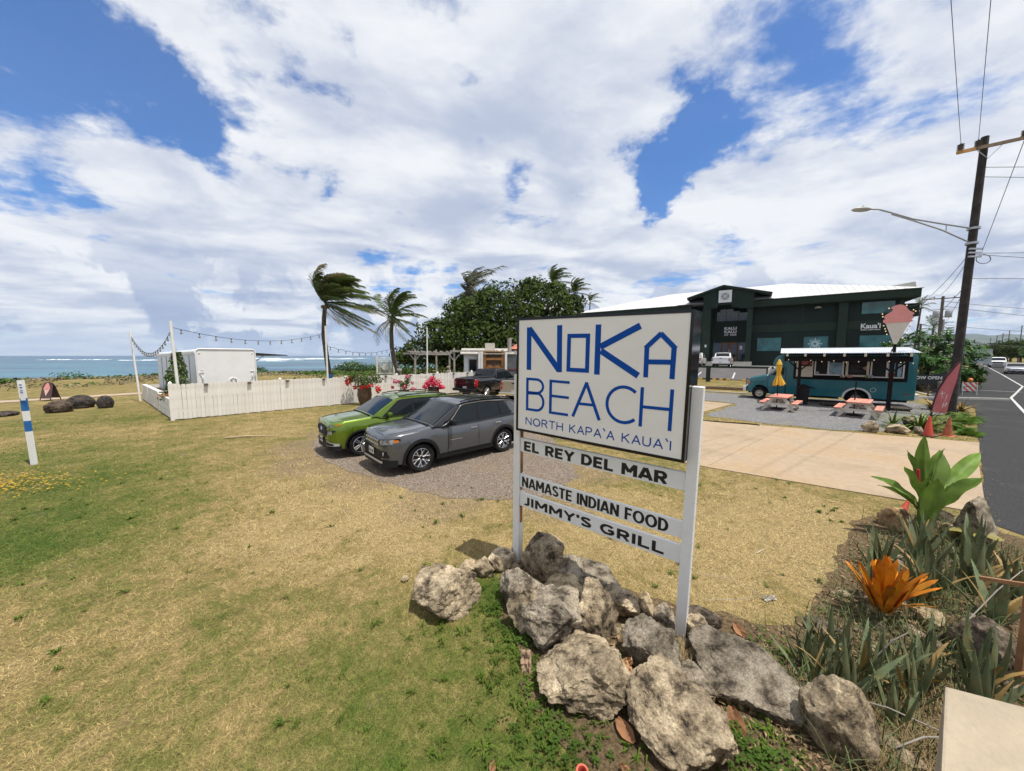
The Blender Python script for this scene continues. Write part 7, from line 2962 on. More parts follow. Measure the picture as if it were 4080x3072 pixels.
flower_pot('brown urn with a wide green bush and red flowers, left of the three pots', -8.55, 19.75, .95, .40, POT_B, scl([(0, 0, .55, .8, .6, .5), (-.7, 0, .75, .55, .5, .4), (.7, .1, .6, .55, .5, .35), (0, 0, .1, .5, .4, .3)], .85), 1300,
		   scl([(-1.0, -.2, .42, .24, .2, .22), (-.85, -.1, .62, .2, .2, .18), (1.0, -.2, -.02, .22, .2, .26), (.1, -.4, .12, .3, .15, .12), (.6, -.3, .2, .2, .15, .12), (-.5, -.3, .1, .12, .1, .12)], .85), 480, F_RED, 61)
flower_pot('brown pot with pale pink flowers, middle of the three pots', -6.75, 21.3, .70, .36, POT_B, scl([(0, 0, .35, .55, .4, .35), (.3, 0, .7, .25, .25, .3)], .70), 420,
		   scl([(-.75, -.1, .62, .22, .2, .14), (-.35, -.1, .68, .15, .15, .1), (.15, -.3, .25, .22, .15, .16), (.85, -.1, .1, .3, .2, .14), (.75, 0, .5, .14, .12, .12), (.35, 0, 1.0, .2, .2, .14), (-1.0, 0, .2, .14, .12, .12)], .70), 340, F_PINK, 62)
flower_pot('dark pot full of bright pink red flowers, right of the three pots', -5.2, 22.55, .78, .37, POT_K, [], 0,
		   scl([(0, 0, .32, .85, .6, .32), (-.75, -.1, .05, .42, .4, .3), (.8, -.1, .0, .4, .4, .22), (-.1, 0, .68, .34, .3, .2)], .64), 800, F_MAG, 63)

# ------------------------------------------------------------------ marker post, sandwich board
BLUE_PAINT = mat('blue_paint', (.01, .12, .36), rough=.5, var=.08)
root_ = thing('marker_post', 'leaning square post with white and blue bands on the left of the lawn', 'post', (-12.57, 8.8, 0), .35)
root_.rotation_euler = (0, -.030, .2)
mb = MB()
zs_ = [(-.05, .88, 0), (.88, 1.16, 1), (1.16, 1.42, 0), (1.42, 1.75, 1), (1.75, 2.22, 0)]
for z0, z1, bl in zs_:
	mb = MB()
	mb.bx(-.042, .042, -.042, .042, z0, z1)
	mb.build('painted_band', BLUE_PAINT if bl else POST_PAINT, root_)
mb = MB()
mb.bx(.0, .09, -.065, -.052, 1.70, 2.14)
lab_ = mb.build('label_plate', mat('label_white', (.72, .72, .74), rough=.5), root_)
mb = MB()
for z_, h_ in ((2.10, .025), (2.03, .03), (1.95, .02), (1.90, .02)):
	mb.bx(.02, .07, -.069, -.0665, z_ - h_ / 2, z_ + h_ / 2)
mb.build('print', BLUE_PRINT, lab_)

root_ = thing('sandwich_board', 'brown sandwich board with a pink ice cream cone painted on it, on the far lawn', 'sandwich board', (-29.5, 21.75, 0), rad(9))
for sg in (1, -1):
	mb = MB()
	poly = [(-.30, .02), (-.26, .02), (-.24, .14), (.24, .14), (.26, .02), (.30, .02), (.27, .9), (.20, 1.12), (0, 1.18), (-.20, 1.12), (-.27, .9)]
	mb.prism(poly, 0, .02, lambda a, b, d: (a, sg * (-.30 + b * .25) - d, b))
	p_ = mb.build('board', mat('board_brown', (.075, .04, .038), rough=.7, var=.2), root_)
	if sg > 0:
		mb = MB()
		mb.prism([(0, .30), (.15, .72), (-.15, .72)], .025, .03, lambda a, b, d: (a, (-.30 + b * .25) - d, b))
		mb.build('cone_print', mat('print_cream', (.62, .42, .36), rough=.7), p_)
		mb = MB()
		mb.prism([(.18 * math.cos(a) * (1 - .3 * max(0, math.sin(a))), .72 + .40 * max(0, math.sin(a)) + .03 * min(0, math.sin(a))) for a in np.linspace(0, 6.2832, 20)[:-1]], .032, .036, lambda a, b, d: (a, (-.30 + b * .25) - d, b))
		mb.build('scoop_print', mat('print_pink', (.60, .24, .23), rough=.7), p_)

# ------------------------------------------------------------------ shuttle bus turned food truck
TEAL = mat('bus_teal', (.012, .135, .165), rough=.35, var=.08, vs=1.2, coat=.35)
CREAM = mat('cream_paint', (.62, .55, .43), rough=.7, var=.08, vs=4)
WHITE_M = mat('white_metal', (.68, .67, .63), rough=.45, var=.05)
BLACKWOOD = mat('black_stained_wood', (.011, .009, .009), rough=.8, spec=.15, var=.3, vs=7)
PAPER_B = mat('blue_poster', (.22, .34, .42), rough=.6, var=.3, vs=5)
RED_PANEL = mat('red_panel', (.055, .012, .012), rough=.6, var=.15)
RED_TXT = mat('red_letters', (.55, .14, .09), rough=.6)
CARD = mat('kraft_card', (.36, .25, .14), rough=.8)
INT = mat('bus_interior', (.012, .011, .011), rough=.8, var=.4, vs=3)
GALV = mat('corrugated_zinc', (.64, .66, .70), rough=.38, metal=.25, var=.06, vs=2, dirt=((.45, .40, .36), .3, 3))
BU_O, BU_A = (16.2, 22.35), math.atan2(-.623, .782)


def bus_local(x, y):
	return (BU_O[0] + .782 * x + .623 * y, BU_O[1] - .623 * x + .782 * y)


def build_bus():
	root = thing('food_truck_bus', 'teal shuttle bus converted to a food truck with serving windows', 'bus', (BU_O[0], BU_O[1], 0), BU_A)
	W = 2.2

	def arc(cx, cz, r, a0, a1, n=12):
		return [(cx + r * math.cos(a), cz + r * math.sin(a)) for a in np.linspace(a0, a1, n)]
	# coach body with rear wheel opening
	side = [(1.36, .42), (3.96, .42)] + arc(4.53, .42, .57, math.pi, 0) + [(6.70, .42), (6.76, .50), (6.76, 2.72)] + arc(6.56, 2.74, .20, 0, math.pi / 2, 5) + [(1.30, 2.96), (1.28, 2.2), (1.36, 2.1)]
	mb = MB()
	mb.prism(side, 0, W, lambda a, b, d: (a, d, b))
	body = mb.build('body', TEAL, root, bevel=.035, smooth=40)
	# moulded cap over the cab
	mb = MB()
	cap = [(.58, 2.34), (.66, 2.62), (.80, 2.82), (1.29, 2.95), (1.29, 2.12), (.95, 2.14), (.66, 2.22)]
	mb.prism(cap, .05, W - .05, lambda a, b, d: (a + .25 * abs(d / W - .5) ** 2.0, d, b))
	mb.build('roof_cap', TEAL, root, bevel=.06, smooth=45)
	# cab: bonnet, door, front wheel opening
	cab = [(-.74, .50), (-.76, .95), (-.70, 1.30), (-.60, 1.38), (.10, 1.52), (.36, 1.58), (.52, 1.62), (.98, 2.16), (1.35, 2.16), (1.35, .36), (.56, .36)] + arc(0, .42, .52, 0, math.pi) + []
	mb = MB()
	mb.prism(cab, .10, W - .12, lambda a, b, d: (a + (.16 * (abs(d - W / 2) / (W / 2)) ** 2.5 if a < -.3 else 0), d, b))
	mb.build('cab', TEAL, root, bevel=.04, smooth=40)
	mb = MB()
	mb.bx(-.6, 6.6, .35, W - .35, .38, .95)
	mb.bx(1.6, 3.8, .05, W - .05, .30, .42)
	mb.bx(4.7, 6.5, .1, W - .1, .30, .42)
	mb.build('underbody', DARK, root)
	# windscreen and cab door glass
	mb = MB()
	mb.add([(.50, .28, 1.66), (.50, W - .3, 1.66), (.94, W - .3, 2.14), (.94, .28, 2.14)], [(0, 1, 2, 3)])
	o = mb.build('windshield', GLASS, root, fix=False)
	o.location = (-.03, 0, .03)
	mb = MB()
	mb.prism([(.60, 1.60), (1.22, 1.62), (1.22, 2.10), (1.02, 2.10)], .086, .096, lambda a, b, d: (a, d, b))
	mb.build('cab_window', GLASS, root)
	mb = MB()
	for a, b in (((.42, .45), (.42, 1.56)), ((1.30, .45), (1.30, 2.1)), ((.42, .45), (1.30, .45)), ((-.55, 1.10), (.40, 1.14)), ((.45, .80), (1.30, .80))):
		mb.beam((a[0], .092, a[1]), (b[0], .092, b[1]), .012, .012)
	mb.build('door_gap', SEAM, root)
	mb = MB()
	mb.bx(1.08, 1.22, .075, .10, 1.36, 1.40)
	mb.build('door_handle', PLASTIC, root)
	# mirrors
	for y, k in ((-.20, 1), (W + .15, -1)):
		mb = MB()
		mb.box((.46, y, 1.86), (.11, .20, .40))
		m_ = mb.build('wing_mirror', WHITE_M, root, bevel=.04, smooth=50)
		mb = MB()
		mb.tube([(.46, y, 1.62), (.40, y + .14 * k, 1.56), (.40, y + .30 * k, 1.60)], .035, 7)
		mb.build('mirror_arm', WHITE_M, m_)
	# nose: bumper, grille, lamps
	mb = MB()
	mb.box((-.80, W / 2, .65), (.16, W - .1, .36))
	mb.build('front_bumper', WHITE_M, root, bevel=.04)
	mb = MB()
	mb.bx(-.78, -.74, .55, W - .55, .9, 1.28)
	mb.build('grille', PLASTIC, root)
	for y in (.30, W - .32):
		mb = MB()
		mb.box((-.675, y, 1.12), (.10, .34, .28))
		mb.build('headlight', LAMP_W, root, bevel=.03)
	mb = MB()
	mb.bx(-.62, -.52, .085, .10, 1.0, 1.18)
	mb.build('indicator', LAMP_A, root)
	mb = MB()
	mb.box((6.82, W / 2, .62), (.18, W + .04, .34))
	mb.build('rear_bumper', WHITE_M, root, bevel=.03)
	# wheels
	Mx = Matrix.Rotation(math.pi / 2, 4, 'X')
	for x, inner in ((0, 0), (4.53, 1)):
		for y, fl in ((.24, 1), (W - .24, -1)):
			mb = MB()
			mb.lathe([(.23, -.12), (.34, -.13), (.38, -.10), (.395, -.05), (.395, .05), (.38, .10), (.34, .13), (.23, .12)], 34, Mx, close=False)
			w = mb.build('wheel', TYRE, root, smooth=40, loc=(x, y, .39))
			mb = MB()
			mb.lathe([(.24, .10), (.225, .115), (.20, .06), (.13, .05 if not inner else -.04), (.10, .10 if not inner else 0), (.0, .11 if not inner else 0)], 26, Matrix.Scale(fl, 4, (0, 1, 0)) @ Mx, close=False)
			for k in range(8):
				a = k * math.pi / 4
				mb.lathe([(.02, .055), (.018, .085), (0, .09)], 6, Matrix.Scale(fl, 4, (0, 1, 0)) @ Mx @ Matrix.Translation((.165 * math.cos(a), .165 * math.sin(a), 0)))
			mb.build('rim', mat('wheel_chrome', (.46, .43, .38), rough=.3, metal=.8, var=.2, vs=8), w, smooth=40)
	# white flare over the rear wheel and fuel ring
	mb = MB()
	mb.grid(lambda u, v: (4.53 + (.50 + .10 * v) * math.cos(math.pi * (1 - u)) * 1.02, -.012 - .02 * math.sin(v * math.pi), .42 + (.50 + .10 * v) * math.sin(math.pi * u)), 24, 3)
	mb.build('wheel_flare', WHITE_M, root, smooth=60, fix=False)
	mb = MB()
	P3 = [(5.18 + .11 * math.cos(a), -.012, .92 + .11 * math.sin(a)) for a in np.linspace(0, 6.2832, 25)]
	mb.tube(P3, .012, 6, cap=False)
	mb.build('fuel_ring', WHITE_M, root)
	mb = MB()
	mb.bx(3.93, 4.02, -.014, 0, .93, .98)
	mb.bx(6.38, 6.5, -.014, 0, .72, .78)
	mb.build('side_marker', LAMP_R, root)
	# dark timber surround with windows and panels
	mb = MB()
	mb.bx(1.68, 6.42, -.045, .0, 1.42, 2.64)
	fr = mb.build('window_band', BLACKWOOD, root)

	def frame(x0, x1, z0, z1, m=WHITE_M, t=.06, name='window', y=-.052):
		mb = MB()
		mb.bx(x0, x1, y - .022, y, z0, z0 + t)
		mb.bx(x0, x1, y - .022, y, z1 - t, z1)
		mb.bx(x0, x0 + t, y - .022, y, z0 + t, z1 - t)
		mb.bx(x1 - t, x1, y - .022, y, z0 + t, z1 - t)
		w = mb.build(name, m, root)
		mb = MB()
		mb.bx(x0 + t, x1 - t, y, y + .004, z0 + t, z1 - t)
		mb.build('opening', INT, w)
		return w
	f = frame(2.64, 3.92, 1.68, 2.60)
	mb = MB()
	mb.bx(3.22, 3.29, -.076, -.054, 1.74, 2.54)
	mb.build('mullion', WHITE_M, f)
	mb = MB()
	mb.bx(3.29, 3.86, -.062, -.056, 1.74, 2.44)
	mb.build('poster', PAPER_B, f)
	mb = MB()
	mb.bx(2.72, 2.86, -.066, -.058, 1.75, 1.89)
	mb.build('notice', mat('notice_grey', (.30, .31, .34), rough=.6, var=.4, vs=20), f)
	f = frame(4.0, 4.95, 1.64, 2.62, CREAM, .10)
	pass
	mb = MB()
	for k in range(6):
		mb.bx(4.2, 4.2 + .5 * (.6 + .4 * ((k * 37) % 10) / 10), -.060, -.056, 2.30 - k * .075, 2.318 - k * .075)
	mb.build('chalk_lines', mat('chalk', (.10, .10, .10), rough=.9), f)
	mb = MB()
	mb.prism([(4.66, 2.16), (4.85, 2.0), (4.85, 2.26)], -.07, -.064, lambda a, b, d: (a, d, b))
	mb.build('card_arrow', CARD, f)
	f = frame(5.0, 6.28, 1.62, 2.58)
	mb = MB()
	mb.bx(5.60, 5.67, -.076, -.054, 1.68, 2.52)
	mb.build('mullion', WHITE_M, f)
	mb = MB()
	mb.bx(5.67, 5.93, -.062, -.056, 1.90, 2.42)
	mb.bx(6.03, 6.18, -.062, -.056, 1.70, 2.40)
	mb.build('poster', PAPER_B, f)
	mb = MB()
	mb.bx(5.66, 5.92, -.070, -.063, 1.66, 1.87)
	mb.build('notice', mat('notice_red', (.42, .04, .05), rough=.6), f)
	# blank cream board under a red sign
	mb = MB()
	mb.bx(1.80, 2.58, -.056, -.046, 1.56, 2.60)
	p = mb.build('menu_board', CREAM, root)
	mb = MB()
	mb.bx(2.0, 2.52, -.066, -.057, 2.20, 2.60)
	q = mb.build('red_sign', RED_PANEL, p)
	text_part('INSIDE', .1, RED_TXT, q, Matrix.Translation((2.03, -.068, 2.44)) @ Matrix.Rotation(math.pi / 2, 4, 'X'), 'lettering', .006, width=.46, height=.10)
	text_part('WIRES', .1, RED_TXT, q, Matrix.Translation((2.03, -.068, 2.315)) @ Matrix.Rotation(math.pi / 2, 4, 'X'), 'lettering', .006, width=.46, height=.10)
	# serving shelf
	mb = MB()
	mb.bx(2.6, 6.3, -.22, -.046, 1.55, 1.585)
	mb.build('shelf', BLACKWOOD, root)
	for x, h, r_, c, n, l in ((3.93, .16, .04, CREAM, 'bottle', 'cream coloured bottle on the shelf between the first two serving windows'), (3.82, .18, .045, CARD, 'bottle', 'brown bottle on the shelf beside the cream one'),
							  (4.96, .20, .04, mat('mustard_bottle', (.45, .38, .12), rough=.4), 'bottle', 'yellow squeeze bottle on the shelf left of the third window'), (4.86, .20, .035, mat('green_bottle', (.16, .2, .10), rough=.3), 'bottle', 'olive green bottle on the shelf beside the yellow one'),
							  (5.07, .18, .045, mat('blue_cup', (.25, .34, .55), rough=.5), 'cup', 'pale blue cup on the shelf at the third window')):
		X, Y = bus_local(x, -.14)
		mb = MB()
		mb.lathe([(r_, 0), (r_, h * .65), (r_ * .4, h * .8), (r_ * .4, h), (0, h)] if n == 'bottle' else [(r_ * .75, 0), (r_, h), (r_ * .8, h)], 10)
		tag(mb.build(n, c, None, smooth=50, loc=(X, Y, 1.586)), l, n, 'bottles on the serving shelf' if n == 'bottle' else None)
	X, Y = bus_local(4.18, -.14)
	mb = MB()
	mb.box((0, 0, .07), (.2, .1, .14))
	o = mb.build('carton', mat('pink_carton', (.50, .20, .15), rough=.7, var=.2, vs=9), None, loc=(X, Y, 1.586), bevel=.006)
	o.rotation_euler = (0, 0, BU_A)
	tag(o, 'pink carton on the shelf at the middle serving window', 'carton')


build_bus()


def build_awning():
	root = thing('awning', 'corrugated metal awning on black posts along the side of the teal bus', 'awning', (BU_O[0], BU_O[1], 0), BU_A)
	x0, x1 = 1.0, 6.42
	mb = MB()
	n = 330

	def fn(u, v):
		x = lerp(x0, x1, u)
		y = lerp(-2.22, .25, v)
		return (x, y, lerp(2.985, 3.30, v) + .018 * math.sin(u * 2 * math.pi * 66))
	mb.grid(fn, n, 2)
	mb.build('roof_sheet', GALV, root, smooth=80, fix=False)
	for k in range(7):
		x = 1.32 + k * (6.08 - 1.32) / 6
		mb = MB()
		mb.beam((x, -2.14, 2.885), (x, .18, 3.185), .085, .15)
		r_ = mb.build('rafter', BLACKWOOD, root)
		mb = MB()
		mb.beam((x, -2.165, 2.882), (x, -2.142, 2.885), .095, .165)
		mb.build('rafter_end', CREAM, r_)
	mb = MB()
	mb.beam((1.2, -1.8, 2.68), (6.2, -1.8, 2.68), .09, .30)
	mb.build('beam', BLACKWOOD, root)
	for x, t in ((1.92, -1), (5.52, 1)):
		mb = MB()
		mb.bx(x - .075, x + .075, -1.87, -1.73, 0, 2.62)
		mb.build('post', BLACKWOOD, root)
		for sg in (1, -1):
			mb = MB()
			mb.beam((x + sg * .06, -1.8, 2.05), (x + sg * .5, -1.8, 2.52), .07, .07)
			mb.build('brace', BLACKWOOD, root)
		mb = MB()
		mb.beam((x, -1.8, 2.0), (x, -1.15, 2.75), .06, .06)
		mb.build('brace', BLACKWOOD, root)
	mb = MB()
	mb.beam((1.2, -.05, 2.98), (6.2, -.05, 2.98), .08, .2)
	mb.build('ledger', BLACKWOOD, root)
	bulb = mat('small_bulb', (.8, .7, .5), rough=.3, emit=((1.0, .8, .5), .6))
	r = random.Random(2)
	for k in range(11):
		mb = MB()
		mb.lathe([(.0, -.035), (.02, -.015), (.015, .015), (0, .02)], 8)
		o = mb.build('bulb', bulb, root, smooth=60)
		o.location = (1.3 + k * .5 + r.uniform(-.1, .1), -1.9, 2.52 + r.uniform(-.05, .1))


build_awning()


def build_cone_sign():
	root = thing('ice_cream_sign', 'big flat ice cream cone sign ringed with small bulbs on the awning roof', 'sign', (*bus_local(5.52, -2.0), 3.02), BU_A)
	c = mat('sign_cream', (.64, .59, .51), rough=.7, var=.06, vs=2, dirt=((.40, .36, .30), .3, 3))
	p = mat('sign_pink', (.74, .30, .27), rough=.7, var=.06, vs=2)
	k = BLACKWOOD
	mb = MB()
	mb.bx(-.05, .05, -.03, .03, -.15, .40)
	mb.beam((-.02, .02, .25), (-.02, .5, .05), .05, .05)
	mb.bx(-.04, .04, .025, .06, .3, 1.9)
	mb.build('support', k, root)
	# outlines measured from the tip of the cone: width about 1 m, height 2.1 m
	cone_ = [(0, .26), (.44, 1.50), (-.40, 1.46)]
	mb = MB()
	mb.prism(cone_, -.012, .012, lambda a, b, d: (a, d, b))
	mb.build('cone_board', c, root)
	sc2 = [(-.42, 1.46), (-.49, 1.50), (-.50, 1.60), (-.46, 1.65), (-.41, 1.66), (-.47, 1.73), (-.46, 1.82), (-.40, 1.90), (-.30, 1.97), (-.21, 2.06), (-.19, 2.14), (-.26, 2.20), (-.20, 2.28), (-.10, 2.33), (.02, 2.36), (.14, 2.33), (.24, 2.25),
		   (.31, 2.13), (.36, 2.04), (.44, 1.98), (.52, 1.93), (.54, 1.87), (.47, 1.80), (.52, 1.74), (.53, 1.66), (.46, 1.60), (.51, 1.54), (.50, 1.49), (.44, 1.48)]
	mb = MB()
	mb.prism(sc2, -.028, -.013, lambda a, b, d: (a, d, b))
	mb.build('scoop_board', p, root)
	bm_ = mat('marquee_bulb', (.9, .7, .4), rough=.3, emit=((1.0, .72, .38), .7))
	pts = [(-.33, 2.20), (-.54, 1.93), (-.52, 1.79), (-.46, 1.34), (-.40, 1.18), (-.37, 1.06), (-.32, .90), (.46, 1.34), (.40, 1.18), (.33, .98), (.22, .72), (.26, 2.30), (.50, 2.06), (.57, 1.99)]
	mb = MB()
	mb.tube([(a, .02, b) for a, b in pts[:7]], .01, 4)
	mb.tube([(a, .02, b) for a, b in pts[7:11]], .01, 4)
	mb.tube([(a, .02, b) for a, b in pts[11:14]], .01, 4)
	mb.build('cord', k, root)
	me = None
	for a, b in pts:
		if me is None:
			mb = MB()
			mb.lathe([(.0, -.028), (.024, -.01), (.022, .012), (0, .028)], 8)
			o = mb.build('bulb', bm_, root, smooth=60)
			me = o.data
		else:
			o = link('bulb', me, root)
		o.location = (a, -.02, b)


build_cone_sign()

# ------------------------------------------------------------------ picnic tables, parasols, bin
PINK_W = mat('pink_painted_wood', (.62, .235, .17), rough=.65, var=.1, vs=5, rnd=.06, dirt=((.45, .3, .22), .35, 5))
CREAM_W = mat('cream_painted_wood', (.56, .50, .42), rough=.7, var=.08, vs=5, rnd=.05, dirt=((.4, .33, .25), .4, 4))


def picnic(label, x, y, ang, sx=1.0, first=[None]):
	if first[0] is None:
		root = thing('picnic_table', label, 'picnic table', (x, y, 0), ang, 'pink picnic tables')
		# local y = long axis, x across
		for k in range(5):
			mb = MB()
			w = .80 / 5
			mb.bx(-.40 + k * w + .004, -.40 + (k + 1) * w - .004, -1.0, 1.0, .70, .74)
			mb.build('top_board', PINK_W, root, bevel=.004)
		for sg in (1, -1):
			for k in range(2):
				mb = MB()
				mb.bx(sg * (.53 + k * .135), sg * (.53 + k * .135 + .127), -1.0, 1.0, .415, .45)
				mb.build('seat_board', PINK_W, root, bevel=.004)
		for y_ in (-.78, .78):
			for sg in (1, -1):
				mb = MB()
				mb.beam((sg * .20, y_, .70), (sg * .66, y_, 0.0), .045, .13)
				mb.build('leg', CREAM_W, root)
			mb = MB()
			mb.bx(-.80, .80, y_ - .065, y_ - .026, .305, .412)
			mb.build('seat_support', CREAM_W, root)
			mb = MB()
			mb.bx(-.36, .36, y_ - .062, y_ - .024, .62, .698)
			mb.build('top_cleat', CREAM_W, root)
		mb = MB()
		mb.beam((0, -.74, .34), (0, -.05, .68), .04, .09)
		mb.build('brace', CREAM_W, root)
		mb = MB()
		mb.beam((0, .74, .34), (0, .05, .68), .04, .09)
		mb.build('brace', CREAM_W, root)
		first[0] = root
	else:
		root = copy_tree(first[0])
		root.location = (x, y, 0)
		root.rotation_euler = (0, 0, ang)
	root['label'] = label
	return root


picnic('left pink and cream picnic table, with the yellow parasol', 14.28, 18.05, math.atan2(-.72, .69) + 0.0)
picnic('right pink and cream picnic table, with the bare parasol pole', 16.42, 16.05, math.atan2(-.756, .654))

YEL = mat('yellow_canvas', (.70, .42, .045), rough=.8, var=.12, vs=4, trans=.12)
root_ = thing('parasol', 'closed yellow parasol standing through the left picnic table', 'parasol', (14.10, 18.1, 0))
mb = MB()
mb.tube([(0, 0, 0), (0, 0, 2.62)], .022, 8)
mb.lathe([(.26, 0), (.26, .05), (.05, .09)], 16)
mb.build('pole', BLACKWOOD, root_)
mb = MB()


def ygrid(u, v):
	z = lerp(1.28, 2.42, v)
	a = u * 2 * math.pi
	t = 1 - v
	base = .085 + .10 * max(0, t - .35) + .015 * math.sin(t * 9)
	fold = 1 + (.22 + .5 * max(0, t - .45)) * math.sin(a * 7 + 1.5 * t)
	flare = .34 * max(0, t - .42) ** 1.1 * max(0, math.cos(a - .15)) ** 2
	rr = base * fold * (1 - .25 * math.exp(-((t - .48) / .06) ** 2))
	return (math.cos(a) * (rr + flare), math.sin(a) * (rr + flare * .4), z + .10 * t * math.sin(a * 3.5) * .4 + .12 * max(0, math.cos(a)) * max(0, t - .7))


mb.grid(ygrid, 70, 22)
mb.build('canopy', YEL, root_, smooth=70, fix=False)
mb = MB()
mb.lathe([(.14, 2.36), (.12, 2.44), (.06, 2.58), (.02, 2.66), (0, 2.66)], 7)
mb.build('vent_cap', YEL, root_)
mb = MB()
mb.lathe([(.105, 1.84), (.105, 1.90)], 14, close=False)
mb.build('strap', YEL, root_)

root_ = thing('parasol_pole', 'bare dark parasol pole standing through the right picnic table', 'pole', (16.28, 16.15, 0))
mb = MB()
mb.tube([(0, 0, 0), (0, 0, 1.62)], .024, 8)
mb.lathe([(.05, 1.0), (.05, 1.08), (.028, 1.1)], 8)
mb.build('pole', BLACKWOOD, root_)
mb = MB()
mb.lathe([(.28, 0), (.28, .05), (.05, .09)], 16)
mb.build('base', BLACKWOOD, root_)

X_, Y_ = bus_local(2.15, -1.45)
root_ = thing('wheelie_bin', 'black wheelie bin with tilted lid beside the left awning post', 'bin', (X_, Y_, 0), BU_A)
mb = MB()
mb.add([(-.22, -.24, .06), (.22, -.24, .06), (.22, .24, .06), (-.22, .24, .06), (-.28, -.32, .98), (.28, -.32, .98), (.28, .32, .98), (-.28, .32, .98)], [(0, 1, 5, 4), (1, 2, 6, 5), (2, 3, 7, 6), (3, 0, 4, 7), (0, 3, 2, 1), (4, 5, 6, 7)])
mb.build('bin_body', PLASTIC, root_, bevel=.015)
mb = MB()
mb.add([(-.30, -.33, 1.02), (.30, -.33, 1.0), (.62, .0, .93), (.30, .33, 1.06), (-.30, .33, 1.10), (0, 0, 1.2)], [(0, 1, 5), (1, 2, 5), (2, 3, 5), (3, 4, 5), (4, 0, 5), (0, 4, 3, 2, 1)])
mb.build('lid', PLASTIC, root_)
for sg in (1, -1):
	mb = MB()
	mb.lathe([(.10, -.03), (.10, .03)], 14, Matrix.Translation((sg * .22, .25, .10)) @ Matrix.Rotation(math.pi / 2, 4, 'Y'))
	mb.build('wheel', RUBBER, root_)

# timber deck edge under the awning
mb = MB()
for k in range(6):
	pass
root_ = thing('step_platform', 'low dark timber platform under the serving windows', 'platform', (BU_O[0], BU_O[1], 0), BU_A)
for k in range(5):
	mb = MB()
	mb.bx(3.0, 6.4, -1.55 + k * .24, -1.55 + k * .24 + .225, .10, .14)
	mb.build('plank', WOOD_D, root_)
for x in (3.05, 4.6, 6.3):
	mb = MB()
	mb.bx(x - .05, x + .05, -1.5, -.4, 0, .10)
	mb.build('joist', WOOD_D, root_)

# ------------------------------------------------------------------ plants round the utility pole
STRAP = mat('strap_leaf', (.12, .175, .022), rough=.55, var=.4, vs=3, rnd=.3, trans=.2)
STRAP_O = mat('strap_leaf_bronze', (.21, .135, .025), rough=.6, var=.4, vs=3, rnd=.3, trans=.15)
FERN = mat('fern_green', (.10, .19, .02), rough=.6, var=.4, vs=2, trans=.25)
DUSTY = mat('dusty_leaf', (.10, .13, .08), rough=.7, var=.35, vs=3, rnd=.2)
ST = [aloe_leaf_mesh('strap_leaf', .95, .042, .004, b, STRAP, 7, False) for b in (-.9, -1.4, -.5)]
STO = [aloe_leaf_mesh('strap_leaf_bronze', .75, .04, .004, b, STRAP_O, 7, False) for b in (-.9, -1.4, -.4)]
DU = [aloe_leaf_mesh('dusty_leaf', .60, .03, .004, b, DUSTY, 6, False) for b in (-.9, -1.3)]
for k, (x, y, n, me_, s, l) in enumerate(((15.6, 12.9, 46, ST, 1.25, 'big clump of yellow green sword leaves behind the red cone'), (16.3, 13.2, 40, ST, 1.1, 'second clump of yellow green sword leaves right of the big one'), (15.2, 13.5, 30, ST, .95, 'smaller clump of green sword leaves behind the dark rock'),
										  (22.2, 17.9, 40, STO, 1.15, 'bronze leaved clump at the rear bumper of the teal bus'), (22.9, 17.3, 34, STO, 1.0, 'bronze leaved clump behind the pink feather flag'),
										  (17.9, 13.9, 30, DU, 1.0, 'dusty grey green clump at the foot of the pink flag'))):
	rosette('strap_leaved_plant', l, 'plant', 'leafy clumps round the utility pole', x, y, n, me_, rr_, (18, 84), (s * .7, s * 1.15))


def fern_clump(label, x, y, n, ln, seed):
	r = random.Random(seed)
	root = thing('feathery_plant', label, 'plant', (x, y, gzs(x, y)), 0, 'feathery green plants on the verge')
	V = []
	for k in range(n):
		a = r.uniform(0, 6.28)
		el = r.uniform(.3, 1.3)
		l = ln * r.uniform(.6, 1.1)
		d = Vector((math.cos(a) * math.cos(el), math.sin(a) * math.cos(el), math.sin(el)))
		p = Vector((r.gauss(0, .12), r.gauss(0, .12), 0))
		for q in range(14):
			t = q / 14
			c = p + d * l * t + Vector((0, 0, -.75 * l * t * t))
			sd = d.cross(Vector((0, 0, 1))).normalized()
			for sg in (1, -1):
				e = c + (sd * sg * .8 + d * .5) * .13 * (1.1 - t)
				w = d * .016
				V += [c - w, c + w, e + w * .3, e - w * .3]
	np_mesh('foliage', np.array([tuple(v) for v in V]), 4, np.arange(len(V)), FERN, None, root)


fern_clump('bright green feathery plant spilling towards the road by the utility pole', 19.0, 14.25, 60, 1.25, 71)
fern_clump('bright green feathery plant nearest the road edge', 19.9, 14.9, 46, 1.1, 72)
fern_clump('green grassy clump between the cones and the road', 17.2, 12.9, 40, .8, 73)
fern_clump('low yellow green clump at the corner of the drive and the road', 16.4, 12.1, 30, .55, 74)

